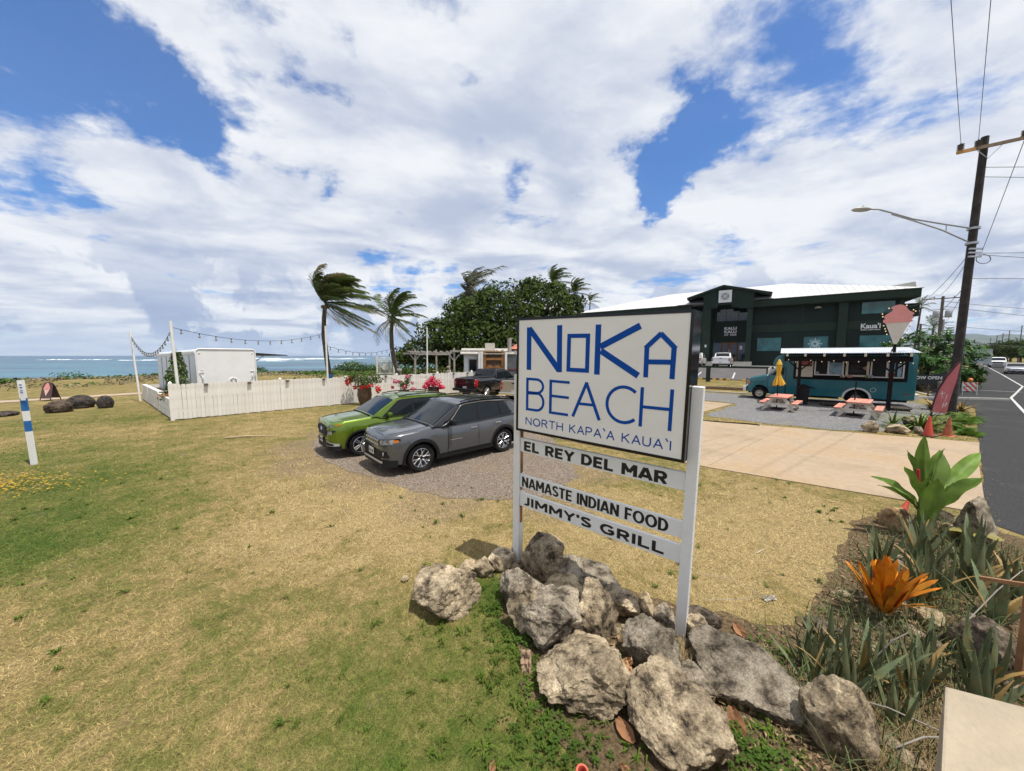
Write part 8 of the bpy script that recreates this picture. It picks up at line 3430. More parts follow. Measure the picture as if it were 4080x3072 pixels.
# pink feather flag shaped like a surfboard
root_ = thing('feather_flag', 'pink feather flag with white script leaning in front of the utility pole', 'flag', (17.45, 13.75, 0), math.atan2(-.62, .78))
mb = MB()
prof_ = [(-.42, .55), (-.36, .95), (-.22, 1.5), (0.02, 2.0), (.40, 2.48), (.52, 2.58), (.50, 2.40), (.44, 1.9), (.34, 1.4), (.26, .95), (.20, .50)]
mb.prism(prof_, -.008, .008, lambda a, b, d: (a * .62, d + .05 * math.sin(b * 2.2), b))
fl_ = mb.build('banner', mat('flag_pink', (.60, .17, .18), rough=.7, var=.12, vs=3, trans=.15), root_)
mb = MB()
edge_ = [(-.44, .2), (-.43, .55), (-.37, .95), (-.24, 1.5), (-.01, 2.0), (.38, 2.50), (.52, 2.60)]
mb.tube([(a * .62, .02 + .05 * math.sin(b * 2.2), b) for a, b in edge_], .035, 7)
mb.build('pole', mat('flag_sleeve', (.05, .015, .02), rough=.8), root_)
mb = MB()
for (a, b) in (((-.16, 1.30), (.04, 1.34)), ((-.06, 1.12), (-.10, 1.42)), ((-.20, 1.02), (.10, 1.06)), ((.06, .98), (.12, 1.30)), ((-.2, .84), (.06, .90)), ((-.24, .78), (-.12, .98)), ((.0, .76), (.02, .96)), ((.10, .80), (.16, .96))):
	mb.beam((a[0] * .62, -.012 + .05 * math.sin(a[1] * 2.2), a[1]), (b[0] * .62, -.012 + .05 * math.sin(b[1] * 2.2), b[1]), .012, .035)
mb.build('script', mat('flag_white', (.70, .55, .55), rough=.7), fl_)

# ------------------------------------------------------------------ green commercial building
GRN = mat('building_green', (.020, .032, .026), rough=.8, spec=.15, var=.10, vs=.6, bump=.1, bs=8)
GRN_T = mat('building_trim', (.027, .041, .031), rough=.8, spec=.15, var=.08, vs=.8)
GRN_P = mat('building_panel', (.019, .028, .025), rough=.8, spec=.15, var=.12, vs=.8, bump=.15, bs=12)
ROOF_W = mat('white_metal_roof', (.54, .54, .53), rough=.5, var=.04, vs=.5, dirt=((.6, .58, .54), .4, .4))
TEALGL = mat('teal_tinted_glass', (.012, .10, .10), rough=.06, var=.5, vs=.9, spec=.6)
DARKGL = mat('dark_blue_glass', (.010, .018, .03), rough=.05, var=.3, spec=.6)
WOODDOOR = mat('door_red_wood', (.14, .05, .022), rough=.5, var=.2, vs=4)
SIGN_W = mat('sign_white', (.70, .71, .72), rough=.6, var=.03)
STEPC = mat('step_concrete', (.36, .35, .32), rough=.9, var=.1)


def build_building():
	Z0 = 1.38
	root = thing('green_building', 'large dark green two storey commercial building with white metal roof', 'building', (31.2, 46.0, Z0), math.atan2(-.572, .82))
	H = lambda z: z - Z0

	def B(mb, x0, x1, y0, y1, z0, z1, mi=0):
		return mb.bx(x0, x1, y0, y1, H(z0), H(z1), mi)
	# main walls
	mb = MB()
	B(mb, .5, 14.2, .95, 17.5, -.2, 9.3)
	B(mb, -24.5, -5.1, .95, 17.5, 1.0, 9.3)
	B(mb, -5.1, .5, 2.2, 17.5, 1.0, 10.2)
	wall = mb.build('wall', GRN, root)
	# framed panels of the right wing
	for (x0, x1, z0, z1) in ((.62, 5.58, 6.92, 8.95), (5.78, 8.86, 6.92, 8.95), (.62, 5.58, 1.55, 5.86), (5.78, 8.86, 1.55, 5.86), (9.85, 14.1, 6.0, 8.95), (9.85, 14.1, 1.55, 5.86)):
		mb = MB()
		B(mb, x0, x1, .925, .948, z0, z1)
		mb.build('wall_panel', GRN_P, root)
	mb = MB()
	B(mb, .5, 14.2, .86, .947, 5.90, 6.86)
	mb.build('belt_course', GRN_T, root)
	for x0, x1, d in ((8.92, 9.74, .45), (-.02, .55, .2), (13.9, 14.25, .6), (5.62, 5.74, .88)):
		mb = MB()
		B(mb, x0, x1, d, .947, 1.2, 9.25)
		mb.build('column', GRN_T, root)
	# windows
	for (x0, x1, z0, z1, q) in ((1.23, 3.73, 3.44, 5.16, 0), (5.95, 8.25, 3.44, 5.18, 1), (10.98, 14.0, 3.44, 5.18, 0), (10.95, 13.6, 7.66, 8.98, 0)):
		mb = MB()
		t = .07
		B(mb, x0 - t, x1 + t, .88, .923, z0 - t, z0)
		B(mb, x0 - t, x1 + t, .88, .923, z1, z1 + t)
		B(mb, x0 - t, x0, .88, .923, z0, z1)
		B(mb, x1, x1 + t, .88, .923, z0, z1)
		w = mb.build('window', GRN, root)
		mb = MB()
		B(mb, x0, x1, .90, .92, z0, z1)
		mb.build('pane', TEALGL, w)
		if q:
			# white leaf rosette printed on the pane
			mb = MB()
			cx, cz = 7.05, 4.30
			for k in range(16):
				a = k * math.pi / 8
				l = .72 if k % 2 == 0 else .55
				w_ = .07 if k % 2 == 0 else .05
				c, s = math.cos(a), math.sin(a)
				pts = [(.10, 0), (.30, w_), (.45, .02), (.58, w_ * .9), (l, 0), (.58, -w_ * .9), (.45, -.02), (.30, -w_)]
				mb.prism([(cx + p * c - v * s, cz + p * s + v * c) for p, v in pts], .886, .897 - .0002 * k, lambda a_, b_, d: (a_, d, H(b_)))
			mb.build('rosette', mat('rosette_white', (.42, .55, .58), rough=.6), w)
	# eaves: deep green fascia under a white roof
	mb = MB()
	mb.prism([(-.0, 10.06), (-.0, 9.22), (.16, 9.12), (1.1, 9.12), (1.1, 10.06)], -.3, 15.25, lambda a, b, d: (d, a, H(b)))
	mb.prism([(-.0, 10.06), (-.0, 9.22), (.16, 9.12), (1.1, 9.12), (1.1, 10.06)], -25.2, -6.7, lambda a, b, d: (d, a, H(b)))
	B(mb, 14.25, 15.25, 1.1, 18.2, 9.12, 10.06)
	mb.build('fascia', GRN_T, root)
	mb = MB()
	B(mb, 13.6, 15.9, 2.6, 6.5, 7.3, 8.75)
	B(mb, 14.2, 15.4, 8, 14, 4.2, 5.6)
	mb.build('side_bay', GRN_T, root)
	# hip roof
	ez, rz = 10.08, 13.25
	mb = MB()
	v = [(-25.6, -.15, ez), (15.45, -.15, ez), (15.45, 18.3, ez), (-25.6, 18.3, ez), (-11, 9, rz), (4.6, 9, rz)]
	mb.add([(x, y, H(z)) for x, y, z in v], [(0, 1, 5, 4), (1, 2, 5), (2, 3, 4, 5), (3, 0, 4), (0, 3, 2, 1)])
	rf = mb.build('roof', ROOF_W, root)
	mb = MB()
	for k in range(66):
		x = -25 + k * .62
		yt = 9.0
		if x < -11:
			yt = -.15 + 9.15 * (x + 25.6) / 14.6
		elif x > 4.6:
			yt = -.15 + 9.15 * (15.45 - x) / 10.85
		zt = ez + (rz - ez) * (yt + .15) / 9.15
		if yt > .6:
			mb.beam((x, -.15, H(ez + .02)), (x, yt - .05, H(zt + .02)), .035, .04)
	o = mb.build('roof_rib', ROOF_W, rf)
	o['kind'] = 'stuff'
	mb = MB()
	mb.add([(x, y, H(z)) for x, y, z in ((11.8, 9, 11.3), (17.0, 9, 12.05), (17.2, 9.2, 11.3), (11.8, 14, 11.3), (17.0, 14, 12.05), (17.2, 14, 11.3))], [(0, 1, 4, 3), (1, 2, 5, 4), (0, 2, 1), (3, 4, 5), (0, 3, 5, 2)])
	mb.build('roof_gablet', ROOF_W, root)
	# entrance gable
	g = -.9
	face = [(-5.15, 9.05), (-4.15, 9.05), (-4.15, 9.30), (-3.42, 9.30), (-3.42, 9.66), (-1.82, 9.66), (-1.82, 9.30), (-1.0, 9.30), (-1.0, 9.05), (-.0, 9.05), (.62, 9.05), (.62, 10.9), (1.1, 10.95), (-2.84, 12.0), (-6.2, 10.95), (-5.15, 10.95)]
	mb = MB()
	mb.prism(face, g + .25, g + .45, lambda a, b, d: (a, d, H(b)))
	mb.build('gable_wall', GRN, root)
	mb = MB()
	B(mb, -5.15, -4.2, g + .3, 2.25, 1.3, 9.05)
	B(mb, -.05, .55, g + .4, 2.25, 1.3, 9.05)
	mb.build('pier', GRN_T, root)
	mb = MB()
	for a, b in (((-7.2, 10.72), (-2.84, 12.02)), ((-2.84, 12.02), (2.45, 10.55))):
		mb.add([(x, y, H(z)) for (x, z0) in (a, b) for y in (g, 8) for z in (z0 - .02, z0 + .26)], [(0, 1, 3, 2), (4, 6, 7, 5), (0, 4, 5, 1), (2, 3, 7, 6), (0, 2, 6, 4), (1, 5, 7, 3)])
	gf = mb.build('gable_fascia', GRN_T, root)
	mb = MB()
	mb.add([(x, y, H(z)) for (x, z) in ((-7.25, 10.97), (-2.84, 12.29), (2.5, 10.80)) for y in (g - .06, 8.2)], [(0, 1, 3, 2), (2, 3, 5, 4)])
	mb.build('roof', mat('roof_edge_grey', (.42, .40, .40), rough=.6, var=.08), root, fix=False)
	for x0, x1 in ((.95, 2.6), (-7.6, -5.9)):
		mb = MB()
		mb.add([(x, y, H(z)) for x, y, z in ((x0 - 1.1, -.4, 10.12), (x1, -.4, 10.12), (x1, 1.2, 10.55), (x0 - .6, 1.2, 10.55))], [(0, 1, 2, 3)])
		mb.build('lower_roof', ROOF_W, root, fix=False)
	# recessed entrance: upper glazing, wall with lettering, doors
	for x0, x1 in ((-3.65, -2.55), (-2.50, -1.08), (-1.02, -.05)):
		mb = MB()
		B(mb, x0, x1, 2.12, 2.18, 7.70, 9.4)
		mb.build('upper_window', DARKGL, root)
	for x0, x1 in ((-3.95, -2.95), (-.93, -.06)):
		mb = MB()
		B(mb, x0, x1, 2.12, 2.18, 1.9, 4.66)
		mb.build('side_light', DARKGL, root)
	for x0, x1 in ((-2.9, -1.96), (-1.93, -.98)):
		mb = MB()
		t = .2
		B(mb, x0, x0 + t, 2.08, 2.18, 2.0, 4.68)
		B(mb, x1 - t, x1, 2.08, 2.18, 2.0, 4.68)
		B(mb, x0 + t, x1 - t, 2.08, 2.18, 4.4, 4.68)
		B(mb, x0 + t, x1 - t, 2.08, 2.18, 2.0, 2.3)
		d = mb.build('door', WOODDOOR, root)
		mb = MB()
		B(mb, x0 + t, x1 - t, 2.12, 2.16, 2.3, 4.4)
		mb.build('pane', DARKGL, d)
		mb = MB()
		xx = -2.03 if x0 < -2 else -1.86
		B(mb, xx - .02, xx + .02, 2.02, 2.07, 2.9, 3.7)
		mb.build('handle', STEEL, d)
	mb = MB()
	B(mb, -.72, -.44, 2.09, 2.115, 3.7, 4.2)
	mb.build('notice', SIGN_W, root)
	mb = MB()
	B(mb, -4.75, -4.55, g + .24, g + .3, 4.0, 4.35)
	mb.build('wall_box', SIGN_W, root)
	R90 = Matrix.Rotation(math.pi / 2, 4, 'X')
	for body, z, h in (('KALU', 6.47, .40), ('KALU', 5.99, .40), ('AT 1624', 5.64, .27)):
		text_part(body, .5, SIGN_W, root, Matrix.Translation((-2.66, 2.16, H(z))) @ R90, 'lettering', .018 if h > .3 else .012, width=1.46, height=h, depth=.03)
	text_part("Kaua'i", .7, SIGN_W, root, Matrix.Translation((10.98, .84, H(5.97))) @ R90, 'lettering', .018, width=1.62, height=.60, depth=.03)
	text_part('FEDERAL CREDIT UNION', .14, SIGN_W, root, Matrix.Translation((10.98, .84, H(5.76))) @ R90, 'lettering', .004, width=1.62, height=.12, depth=.03)
	# square emblem with black leaf strokes
	mb = MB()
	B(mb, -3.36, -1.86, g + .18, g + .24, 9.98, 11.58)
	e = mb.build('emblem', SIGN_W, root)
	mb = MB()
	cx, cz = -2.61, 10.78
	for q in range(4):
		for k in range(7):
			a = q * math.pi / 2 + math.pi / 4 + (k - 3) * .19
			off = (k - 3) * .055
			c, s = math.cos(q * math.pi / 2 + math.pi / 4), math.sin(q * math.pi / 2 + math.pi / 4)
			r0, r1 = .05 + .03 * abs(k - 3), .66 - .05 * abs(k - 3)
			p0 = (cx + r0 * c - off * s * .5, cz + r0 * s + off * c * .5)
			p1 = (cx + r1 * math.cos(a), cz + r1 * math.sin(a))
			d = Vector((p1[0] - p0[0], p1[1] - p0[1])).normalized()
			n_ = Vector((-d.y, d.x)) * .024
			m_ = ((p0[0] + p1[0]) / 2 - s * off * .8, (p0[1] + p1[1]) / 2 + c * off * .8)
			y1 = g + .176 - .0006 * (q * 7 + k)
			mb.prism([p0, (m_[0] + n_.x, m_[1] + n_.y), p1, (m_[0] - n_.x, m_[1] - n_.y)], y1, g + .178, lambda a_, b_, d_: (a_, d_, H(b_)))
	mb.build('leaf_motif', BLACK_PRINT, e)
	# wall light, cameras
	mb = MB()
	mb.lathe([(.36, 0), (.30, .14), (.16, .24), (0, .27)], 14, Matrix.Translation((7.1, .9, H(8.62))))
	mb.build('wall_light', mat('lamp_cream', (.42, .36, .26), rough=.6), root, smooth=60)
	mb = MB()
	B(mb, .2, .55, .05, .3, 5.25, 5.5)
	B(mb, .0, .3, .0, .2, 5.3, 5.42)
	B(mb, .35, .5, .0, .2, 5.08, 5.25)
	mb.build('security_lamp', SIGN_W, root)
	mb = MB()
	B(mb, .15, .45, .12, .2, 4.35, 4.55)
	mb.build('card_box', SIGN_W, root)
	# steps
	for k in range(4):
		mb = MB()
		B(mb, -5.3, .75, -2.6 + k * .5, 2.2, 1.0, 1.55 + k * .16)
		mb.build('step', STEPC, root)
	mb = MB()
	B(mb, .5, 14.3, -1.6, .95, -.2, 1.50)
	mb.build('plinth', STEPC, root)


build_building()

# ------------------------------------------------------------------ edge of the parking court
LOG = mat('weathered_log', (.22, .155, .10), rough=.95, var=.25, vs=3)
KERB = mat('kerb_concrete', (.42, .40, .36), rough=.9, var=.1)
KY, KB = mat('kerb_yellow', (.50, .27, .04), rough=.7, var=.15, vs=5), mat('kerb_black', (.02, .02, .02), rough=.7, var=.2)
for k, (t, n) in enumerate(((-11, 9), (-7.6, 9), (-3.9, 9), (-.6, 9), (2.6, 9))):
	x, y, z = tq(t, 35.9)
	root_ = thing('wheel_stop', ['far left', 'second', 'third', 'fourth', 'rightmost'][k] + ' yellow and black wheel stop before the parking court', 'wheel stop', (x, y, z + .03), math.atan2(-.572, .82), 'yellow and black wheel stops')
	for i in range(n):
		mb = MB()
		w = 2.4 / n
		x0 = i * w
		mb.prism([(-.09, 0), (.09, 0), (.06, .13), (-.06, .13)], x0, x0 + w, lambda a, b, d: (d, a, b))
		mb.build('stripe', KY if i % 2 == 0 else KB, root_)
for k, (t0, t1, q, h, l) in enumerate(((-8.5, -3.6, 31.6, .26, 'left weathered brown log bordering the gravel yard'), (-3.5, 1.2, 31.7, .22, 'right weathered brown log bordering the gravel yard'))):
	mb = MB()
	a, b = tq(t0, q), tq(t1, q)
	mb.beam((a[0], a[1], a[2] + h / 2), (b[0], b[1], b[2] + h / 2), .28, h)
	tag(mb.build('border_log', LOG, None, bevel=.04), l, 'log', 'border logs of the gravel yard')
mb = MB()
a, b = tq(-9, 30.4), tq(1.3, 30.3)
mb.beam((a[0], a[1], a[2] + .02), (b[0], b[1], b[2] + .02), .16, .12)
tag(mb.build('kerb', KERB, None), 'low pale kerb between gravel yard and border logs', 'kerb')
# low green rail along the parking court
root_ = thing('parking_rail', 'low dark green rail on posts in front of the parking court', 'railing', (*tq(-12, 34.9)[:2], tq(-12, 34.9)[2]), math.atan2(-.572, .82))
mb = MB()
mb.bx(0, 13.5, -.05, .05, 1.22, 1.38)
mb.build('rail', GRN_T, root_)
for x in (.2, 4.6, 8.9, 13.2):
	mb = MB()
	mb.bx(x - .17, x + .17, -.06, .06, -.35, 1.38)
	mb.build('post', GRN_T, root_)

# ------------------------------------------------------------------ utility poles and lines
CREO = mat('creosote_timber', (.022, .016, .014), rough=.8, var=.5, vs=4, bump=.6, bs=9, dirt=((.07, .055, .045), .6, 3))
TIMB = mat('crossarm_timber', (.17, .115, .075), rough=.9, var=.3, vs=4)
TIMB_O = mat('crossarm_new_timber', (.42, .22, .06), rough=.85, var=.2, vs=4)
INSU = mat('insulator', (.16, .15, .15), rough=.4, var=.2)
POLE_G = mat('pole_grey', (.13, .105, .09), rough=.9, var=.3, vs=3)
WIRE_G = mat('line_wire', (.10, .10, .11), rough=.6, var=.1)


def insulator(mb, p, s=1.0):
	x, y, z = p
	prof = [(.02, 0)]
	for k in range(4):
		prof += [(.035, .03 + k * .055), (.10, .045 + k * .055), (.035, .065 + k * .055)]
	prof += [(.02, .27)]
	mb.lathe([(r * s, q * s) for r, q in prof], 10, Matrix.Translation((x, y, z)))


UP = Vector((20.70, 16.0, 0))
UT = Vector((20.86, 16.0, 12.45))


def near_pole():
	root = thing('utility_pole', 'tall black wooden utility pole with crossarm and street lamp, nearest on the right', 'utility pole', UP)
	mb = MB()
	top = UT - UP
	mb.tube([top * (k / 6) for k in range(7)], [.16, .155, .148, .142, .135, .128, .12], 14)
	mb.build('pole', CREO, root, smooth=60)
	# crossarm
	ax = Vector((.975, .05, .225)).normalized()
	c = top * .962
	mb = MB()
	mb.beam(c - ax * 1.52 + Vector((0, -.2, 0)), c - ax * .75 + Vector((0, -.2, 0)), .09, .13)
	arm2 = mb
	o = mb.build('crossarm', TIMB_O, root)
	mb = MB()
	mb.beam(c - ax * .75 + Vector((0, -.2, 0)), c + ax * 1.72 + Vector((0, -.2, 0)), .09, .13)
	mb.build('crossarm', TIMB, root)
	mb = MB()
	for p in (-1.40, -.58, 1.62):
		q = c + ax * p + Vector((0, -.2, .06))
		insulator(mb, q, 1.15)
	mb.build('insulator', INSU, root, smooth=50)
	mb = MB()
	mb.beam(c - ax * .62 + Vector((0, -.2, -.05)), c + Vector((0, -.17, -.52)), .03, .012)
	mb.beam(c + ax * .62 + Vector((0, -.2, -.05)), c + Vector((0, -.17, -.52)), .03, .012)
	mb.build('arm_brace', STEEL, root)
	# street lamp on a trussed arm
	f = lambda h: top * (h / top.z)
	a0, b0 = f(8.55), f(7.9)
	l0 = Vector((-4.55, -.1, 8.62 + .15)) + Vector((0, 0, 0))
	L_ = Vector((-4.35, 0, 8.78))
	tip = Vector((-4.3, 0, 8.82))
	mb = MB()
	mb.tube([a0, a0 + Vector((-1.4, 0, .20)), a0 + Vector((-2.8, 0, .42)), a0 + Vector((-3.9, 0, .72)), a0 + Vector((-4.35, 0, .83)), a0 + Vector((-4.75, 0, .84))], .035, 8)
	mb.tube([b0, b0 + Vector((-1.4, 0, .58)), b0 + Vector((-2.7, 0, .98)), a0 + Vector((-3.75, 0, .62))], .03, 8)
	mb.tube([a0 + Vector((-1.25, 0, .18)), b0 + Vector((-1.22, 0, .50))], .02, 6)
	mb.lathe([(.2, -.05), (.2, .05)], 12, Matrix.Translation(a0), close=False)
	mb.lathe([(.2, -.05), (.2, .05)], 12, Matrix.Translation(b0), close=False)
	arm = mb.build('lamp_arm', STEEL, root, smooth=60)
	mb = MB()
	h0 = a0 + Vector((-5.12, 0, .83))
	prof = []
	mb.lathe([(.0, -.42), (.10, -.38), (.17, -.2), (.18, .05), (.13, .28), (.06, .40), (0, .41)], 14, Matrix.Translation(h0) @ Matrix.Scale(.55, 4, (0, 0, 1)) @ Matrix.Rotation(math.pi / 2, 4, 'Y'))
	mb.lathe([(.04, 0), (.045, .07), (0, .08)], 8, Matrix.Translation(h0 + Vector((.05, 0, .08))))
	mb.build('lamp_head', mat('lamp_grey', (.42, .42, .40), rough=.5, var=.1), arm, smooth=60)
	# hardware and slack loop
	mb = MB()
	q = f(7.55)
	for z in (7.45, 7.62, 7.28):
		p = f(z)
		mb = MB()
		mb.box(p + Vector((0, -.16, 0)), (.56, .06, .07))
		mb.build('bracket', STEEL, root)
	mb = MB()
	P3 = [f(7.2) + Vector((.55 + .33 * math.cos(a), -.05, .0 + .2 * math.sin(a))) for a in np.linspace(0, 6.2832, 22)]
	mb.tube(P3, .014, 5, cap=False)
	mb.build('cable_loop', CORD, root, smooth=60)
	return root


near_pole()


def cable(label, pts, r=.012, sag=0.0, m=None, n=14):
	a, b = Vector(pts[0]), Vector(pts[1])
	mb = MB()
	q = []
	for i in range(n + 1):
		t = i / n
		p = a.lerp(b, t)
		p.z -= sag * 4 * t * (1 - t)
		q.append(p)
	mb.tube(q, r, 5)
	tag(mb.build('power_line', m or WIRE_G, None), label, 'power line', 'overhead lines')


_ax = Vector((.975, .05, .225)).normalized()
_c = UP + (UT - UP) * .962 + Vector((0, -.2, .34))
back = Vector((-.8, -.6, 0))
for p_, dx_, dz_, l_ in ((-1.40, -1.5, 1.9, 'leftmost overhead line running from the near crossarm over the viewer'), (-.58, -.2, 1.4, 'second overhead line running from the near crossarm over the viewer'), (1.62, .6, 1.2, 'rightmost overhead line running from the right end of the near crossarm')):
	a = _c + _ax * p_
	b = a + Vector((-22 + dx_, -17, dz_ + 2.0)) if p_ < 1 else a + Vector((-18, -15, 4))
	cable(l_, (a, b), .009, .3)
f_ = lambda h: UP + (UT - UP) * (h / 12.25)
cable('overhead line from the lamp bracket rising past the crossarm over the viewer', (f_(7.4) + Vector((.25, -.2, 0)), f_(7.4) + Vector((-14.0, -13.0, 7.0))), .010, .2)
for z_, e_, s_, l_ in ((11.0, (60, 6, 8.6), .6, 'upper service line running right from below the crossarm'), (10.6, (50, 6, 7.5), .6, 'lower service line running right from below the crossarm'), (7.35, (60, 12, 7.9), .3, 'level line running right from the lamp bracket'), (7.3, (60, 10, 4.6), .5, 'line dropping right from the lamp bracket'),
					   (6.25, (70, 15, 6.35), .1, 'level line running right halfway up the near pole')):
	cable(l_, (f_(z_) + Vector((.2, 0, 0)), e_), .012, s_)
P2 = Vector((64.0, 51.8, .4))
for z_, e_, s_, l_ in ((7.4, (42.5, 37.5, 8.2), .8, 'slack line from the lamp bracket to the corner of the green building'), (7.2, (62.5, 51.8, 12.2), 1.0, 'line from the near pole to the left end of the far crossarm'), (6.0, (44.2, 37.8, 6.1), .5, 'line crossing the near pole towards the green building side'),
					   (5.9, (64.0, 51.8, 7.2), .5, 'low line from the near pole to the transformer pole')):
	cable(l_, (f_(z_), e_), .012, s_)


def far_pole(label, x, y, h, arm=2.4, trans=False, n=1, r=.16, rz=.64):
	z = gzs(x, y)
	root = thing('utility_pole', label, 'utility pole', (x, y, z), rz, 'utility poles along the road')
	mb = MB()
	mb.tube([(0, 0, -.3), (0, 0, h)], [r, r * .7], 8)
	mb.build('pole', POLE_G, root, smooth=60)
	mb = MB()
	for k in range(n):
		mb.beam((-arm / 2, 0, h - .35 - k * 1.0), (arm / 2, 0, h - .30 - k * 1.0), .10, .13)
	mb.build('crossarm', POLE_G, root)
	mb = MB()
	for k in range(n):
		for q in (-.48, -.2, .25, .48):
			mb.lathe([(.05, 0), (.07, .1), (.03, .28)], 6, Matrix.Translation((q * arm, 0, h - .26 - k)))
	mb.build('insulator', INSU, root)
	if trans:
		for sx in (-.62, .62):
			mb = MB()
			mb.lathe([(.34, -.55), (.36, -.5), (.36, .4), (.30, .5), (0, .55)], 14, Matrix.Translation((sx, -.25, h - 2.6)))
			mb.build('transformer', mat('transformer_grey', (.36, .38, .40), rough=.5), root, smooth=50)
		mb = MB()
		mb.beam((-1.1, 0, h - 1.95), (1.1, 0, h - 1.95), .09, .1)
		mb.tube([(.3, 0, 0), (.3, 0, h - 3.4)], .13, 8)
		mb.build('conduit', STEEL, root)


far_pole('grey pole with two transformers behind the plumeria', 64.0, 51.8, 11.2, 4.4, True, 1, .24, rad(-30))
far_pole('short bare pole left of the transformer pole', 58.5, 49.6, 6.5, .4)
for s_, o_, h_, l_ in ((168, 9.3, 12, 'first pole on the far side of the road, at the right edge'), (189, 9.0, 12, 'second pole on the far side of the road, with lamp arm'), (222, 8.0, 12, 'third pole on the far side of the road'), (248, 7.4, 12, 'fourth pole on the far side of the road'), (277, 6.7, 12, 'fifth pole on the far side of the road'), (311, 5.6, 12, 'farthest pole on the far side of the road')):
	x, y, z = road_pt(s_, o_, 0)
	far_pole(l_, x, y, h_, 2.6, False, 2)
for k, (za, zb_, l_) in enumerate(((11.6, 11.6, 'upper line along the far poles'), (10.7, 10.7, 'middle line along the far poles'), (7.5, 7.5, 'lower line along the far poles'))):
	a = Vector(road_pt(120, 10.0, 0)) + Vector((0, 0, za))
	b = Vector(road_pt(311, 5.6, 0)) + Vector((0, 0, zb_))
	cable(l_, (a, b), .03, .4)
for k, (a, b, s, l_) in enumerate((((64, 51.8, 10.9), (128, 60, 11), 1.2, 'line from the transformer pole to the right, upper'), ((64, 51.8, 10.2), (130, 62, 9.2), 1.2, 'line from the transformer pole to the right, middle'), ((64, 51.8, 7.5), (120, 66, 8.1), 1.0, 'thick line from the transformer pole across the road'), ((64, 51.8, 5.4), (125, 75, 4.6), .6, 'lowest line from the transformer pole across the road'))):
	cable(l_, (a, b), .03, s)

# ------------------------------------------------------------------ plumeria, banner, road furniture
PLUM = mat('plumeria_leaf', (.042, .105, .018), rough=.6, spec=.2, var=.5, vs=1.0, trans=.2)
PETAL = mat('plumeria_petal', (.72, .70, .52), rough=.6, var=.1, vs=5, trans=.2)


def build_plumeria():
	r = random.Random(91)
	x, y = 34.0, 27.8
	root = thing('plumeria', 'broad plumeria bush with clusters of white flowers behind the teal bus', 'shrub', (x, y, gzs(x, y)))
	lobes = [(-2.7, .6, 2.7, 1.5, 1.6, 1.2), (-1.3, 0, 3.1, 1.6, 1.7, 1.6), (.2, 0, 3.2, 1.7, 1.8, 1.7), (1.6, .2, 3.0, 1.6, 1.7, 1.5), (2.6, .5, 2.7, 1.3, 1.5, 1.3), (0, -.6, 1.9, 2.5, 1.6, 1.2), (3.5, 1.2, 2.9, .9, 1.0, .8)]
	# long leaves in whorls at the branch tips
	tips = blob_pts(r, lobes, 330, .28)
	V = []
	for (px, py, pz, nx, ny, nz_) in tips:
		c = Vector((px, py, pz))
		ax = Vector((nx * .7, ny * .7, nz_ + .45)).normalized()
		s1 = ax.orthogonal().normalized()
		for k in range(r.randint(12, 17)):
			a = k * 2.4 + r.uniform(-.2, .2)
			side = Matrix.Rotation(a, 3, ax) @ s1
			d = (side * .9 + ax * r.uniform(-.15, .75)).normalized()
			w = d.cross(ax).normalized() * r.uniform(.05, .075)
			l = r.uniform(.28, .46)
			b = c + d * .04
			m_ = b + d * l * .55 + Vector((0, 0, .02))
			e = b + d * l + Vector((0, 0, -.10 * l))
			V += [b - w * .3, b + w * .3, m_ + w, m_ - w, m_ - w, m_ + w, e + w * .15, e - w * .15]
	np_mesh('foliage', np.array([tuple(v) for v in V]), 4, np.arange(len(V)), PLUM, None, root)
	F = []
	fl = [t for t in tips if t[5] > .3 or t[4] < -.2]
	r.shuffle(fl)
	for (px, py, pz, nx, ny, nz_) in fl[:52]:
		for k in range(r.randint(5, 12)):
			c = Vector((px + nx * .12 + r.gauss(0, .10), py + ny * .12 + r.gauss(0, .10), pz + .16 + r.gauss(0, .07)))
			s = r.uniform(.030, .05)
			n_ = Vector((r.gauss(0, .5), r.gauss(-.3, .5), 1)).normalized()
			a = n_.orthogonal().normalized() * s
			b = n_.cross(a)
			F += [c - a, c + b, c + a, c - b]
	np_mesh('flowers', np.array([tuple(v) for v in F]), 4, np.arange(len(F)), PETAL, None, root)
	mb = MB()
	for l in lobes:
		mb.tube([(l[0] * .1, 0, -.1), (l[0] * .5, l[1] * .5, 1.2), (l[0] * .85, l[1], l[2] * .8)], [.12, .09, .05], 7)
	mb.build('trunk', BARK, root, smooth=60)


build_plumeria()
bush('verge_shrub', 'dark shrub under the plumeria behind the banner', 35.5, 28.5, [(0, 0, .9, 3.0, 1.2, 1.0), (3.0, 1.0, .9, 1.6, 1.2, 1.0)], 2600, .14, LEAF_DARK, 95, None)
bush('verge_shrub', 'small pale green shrub right of the plumeria by the parked SUV', 36.2, 28.0, [(0, 0, .45, .5, .4, .5)], 260, .09, LEAF_LIGHT, 96, None)

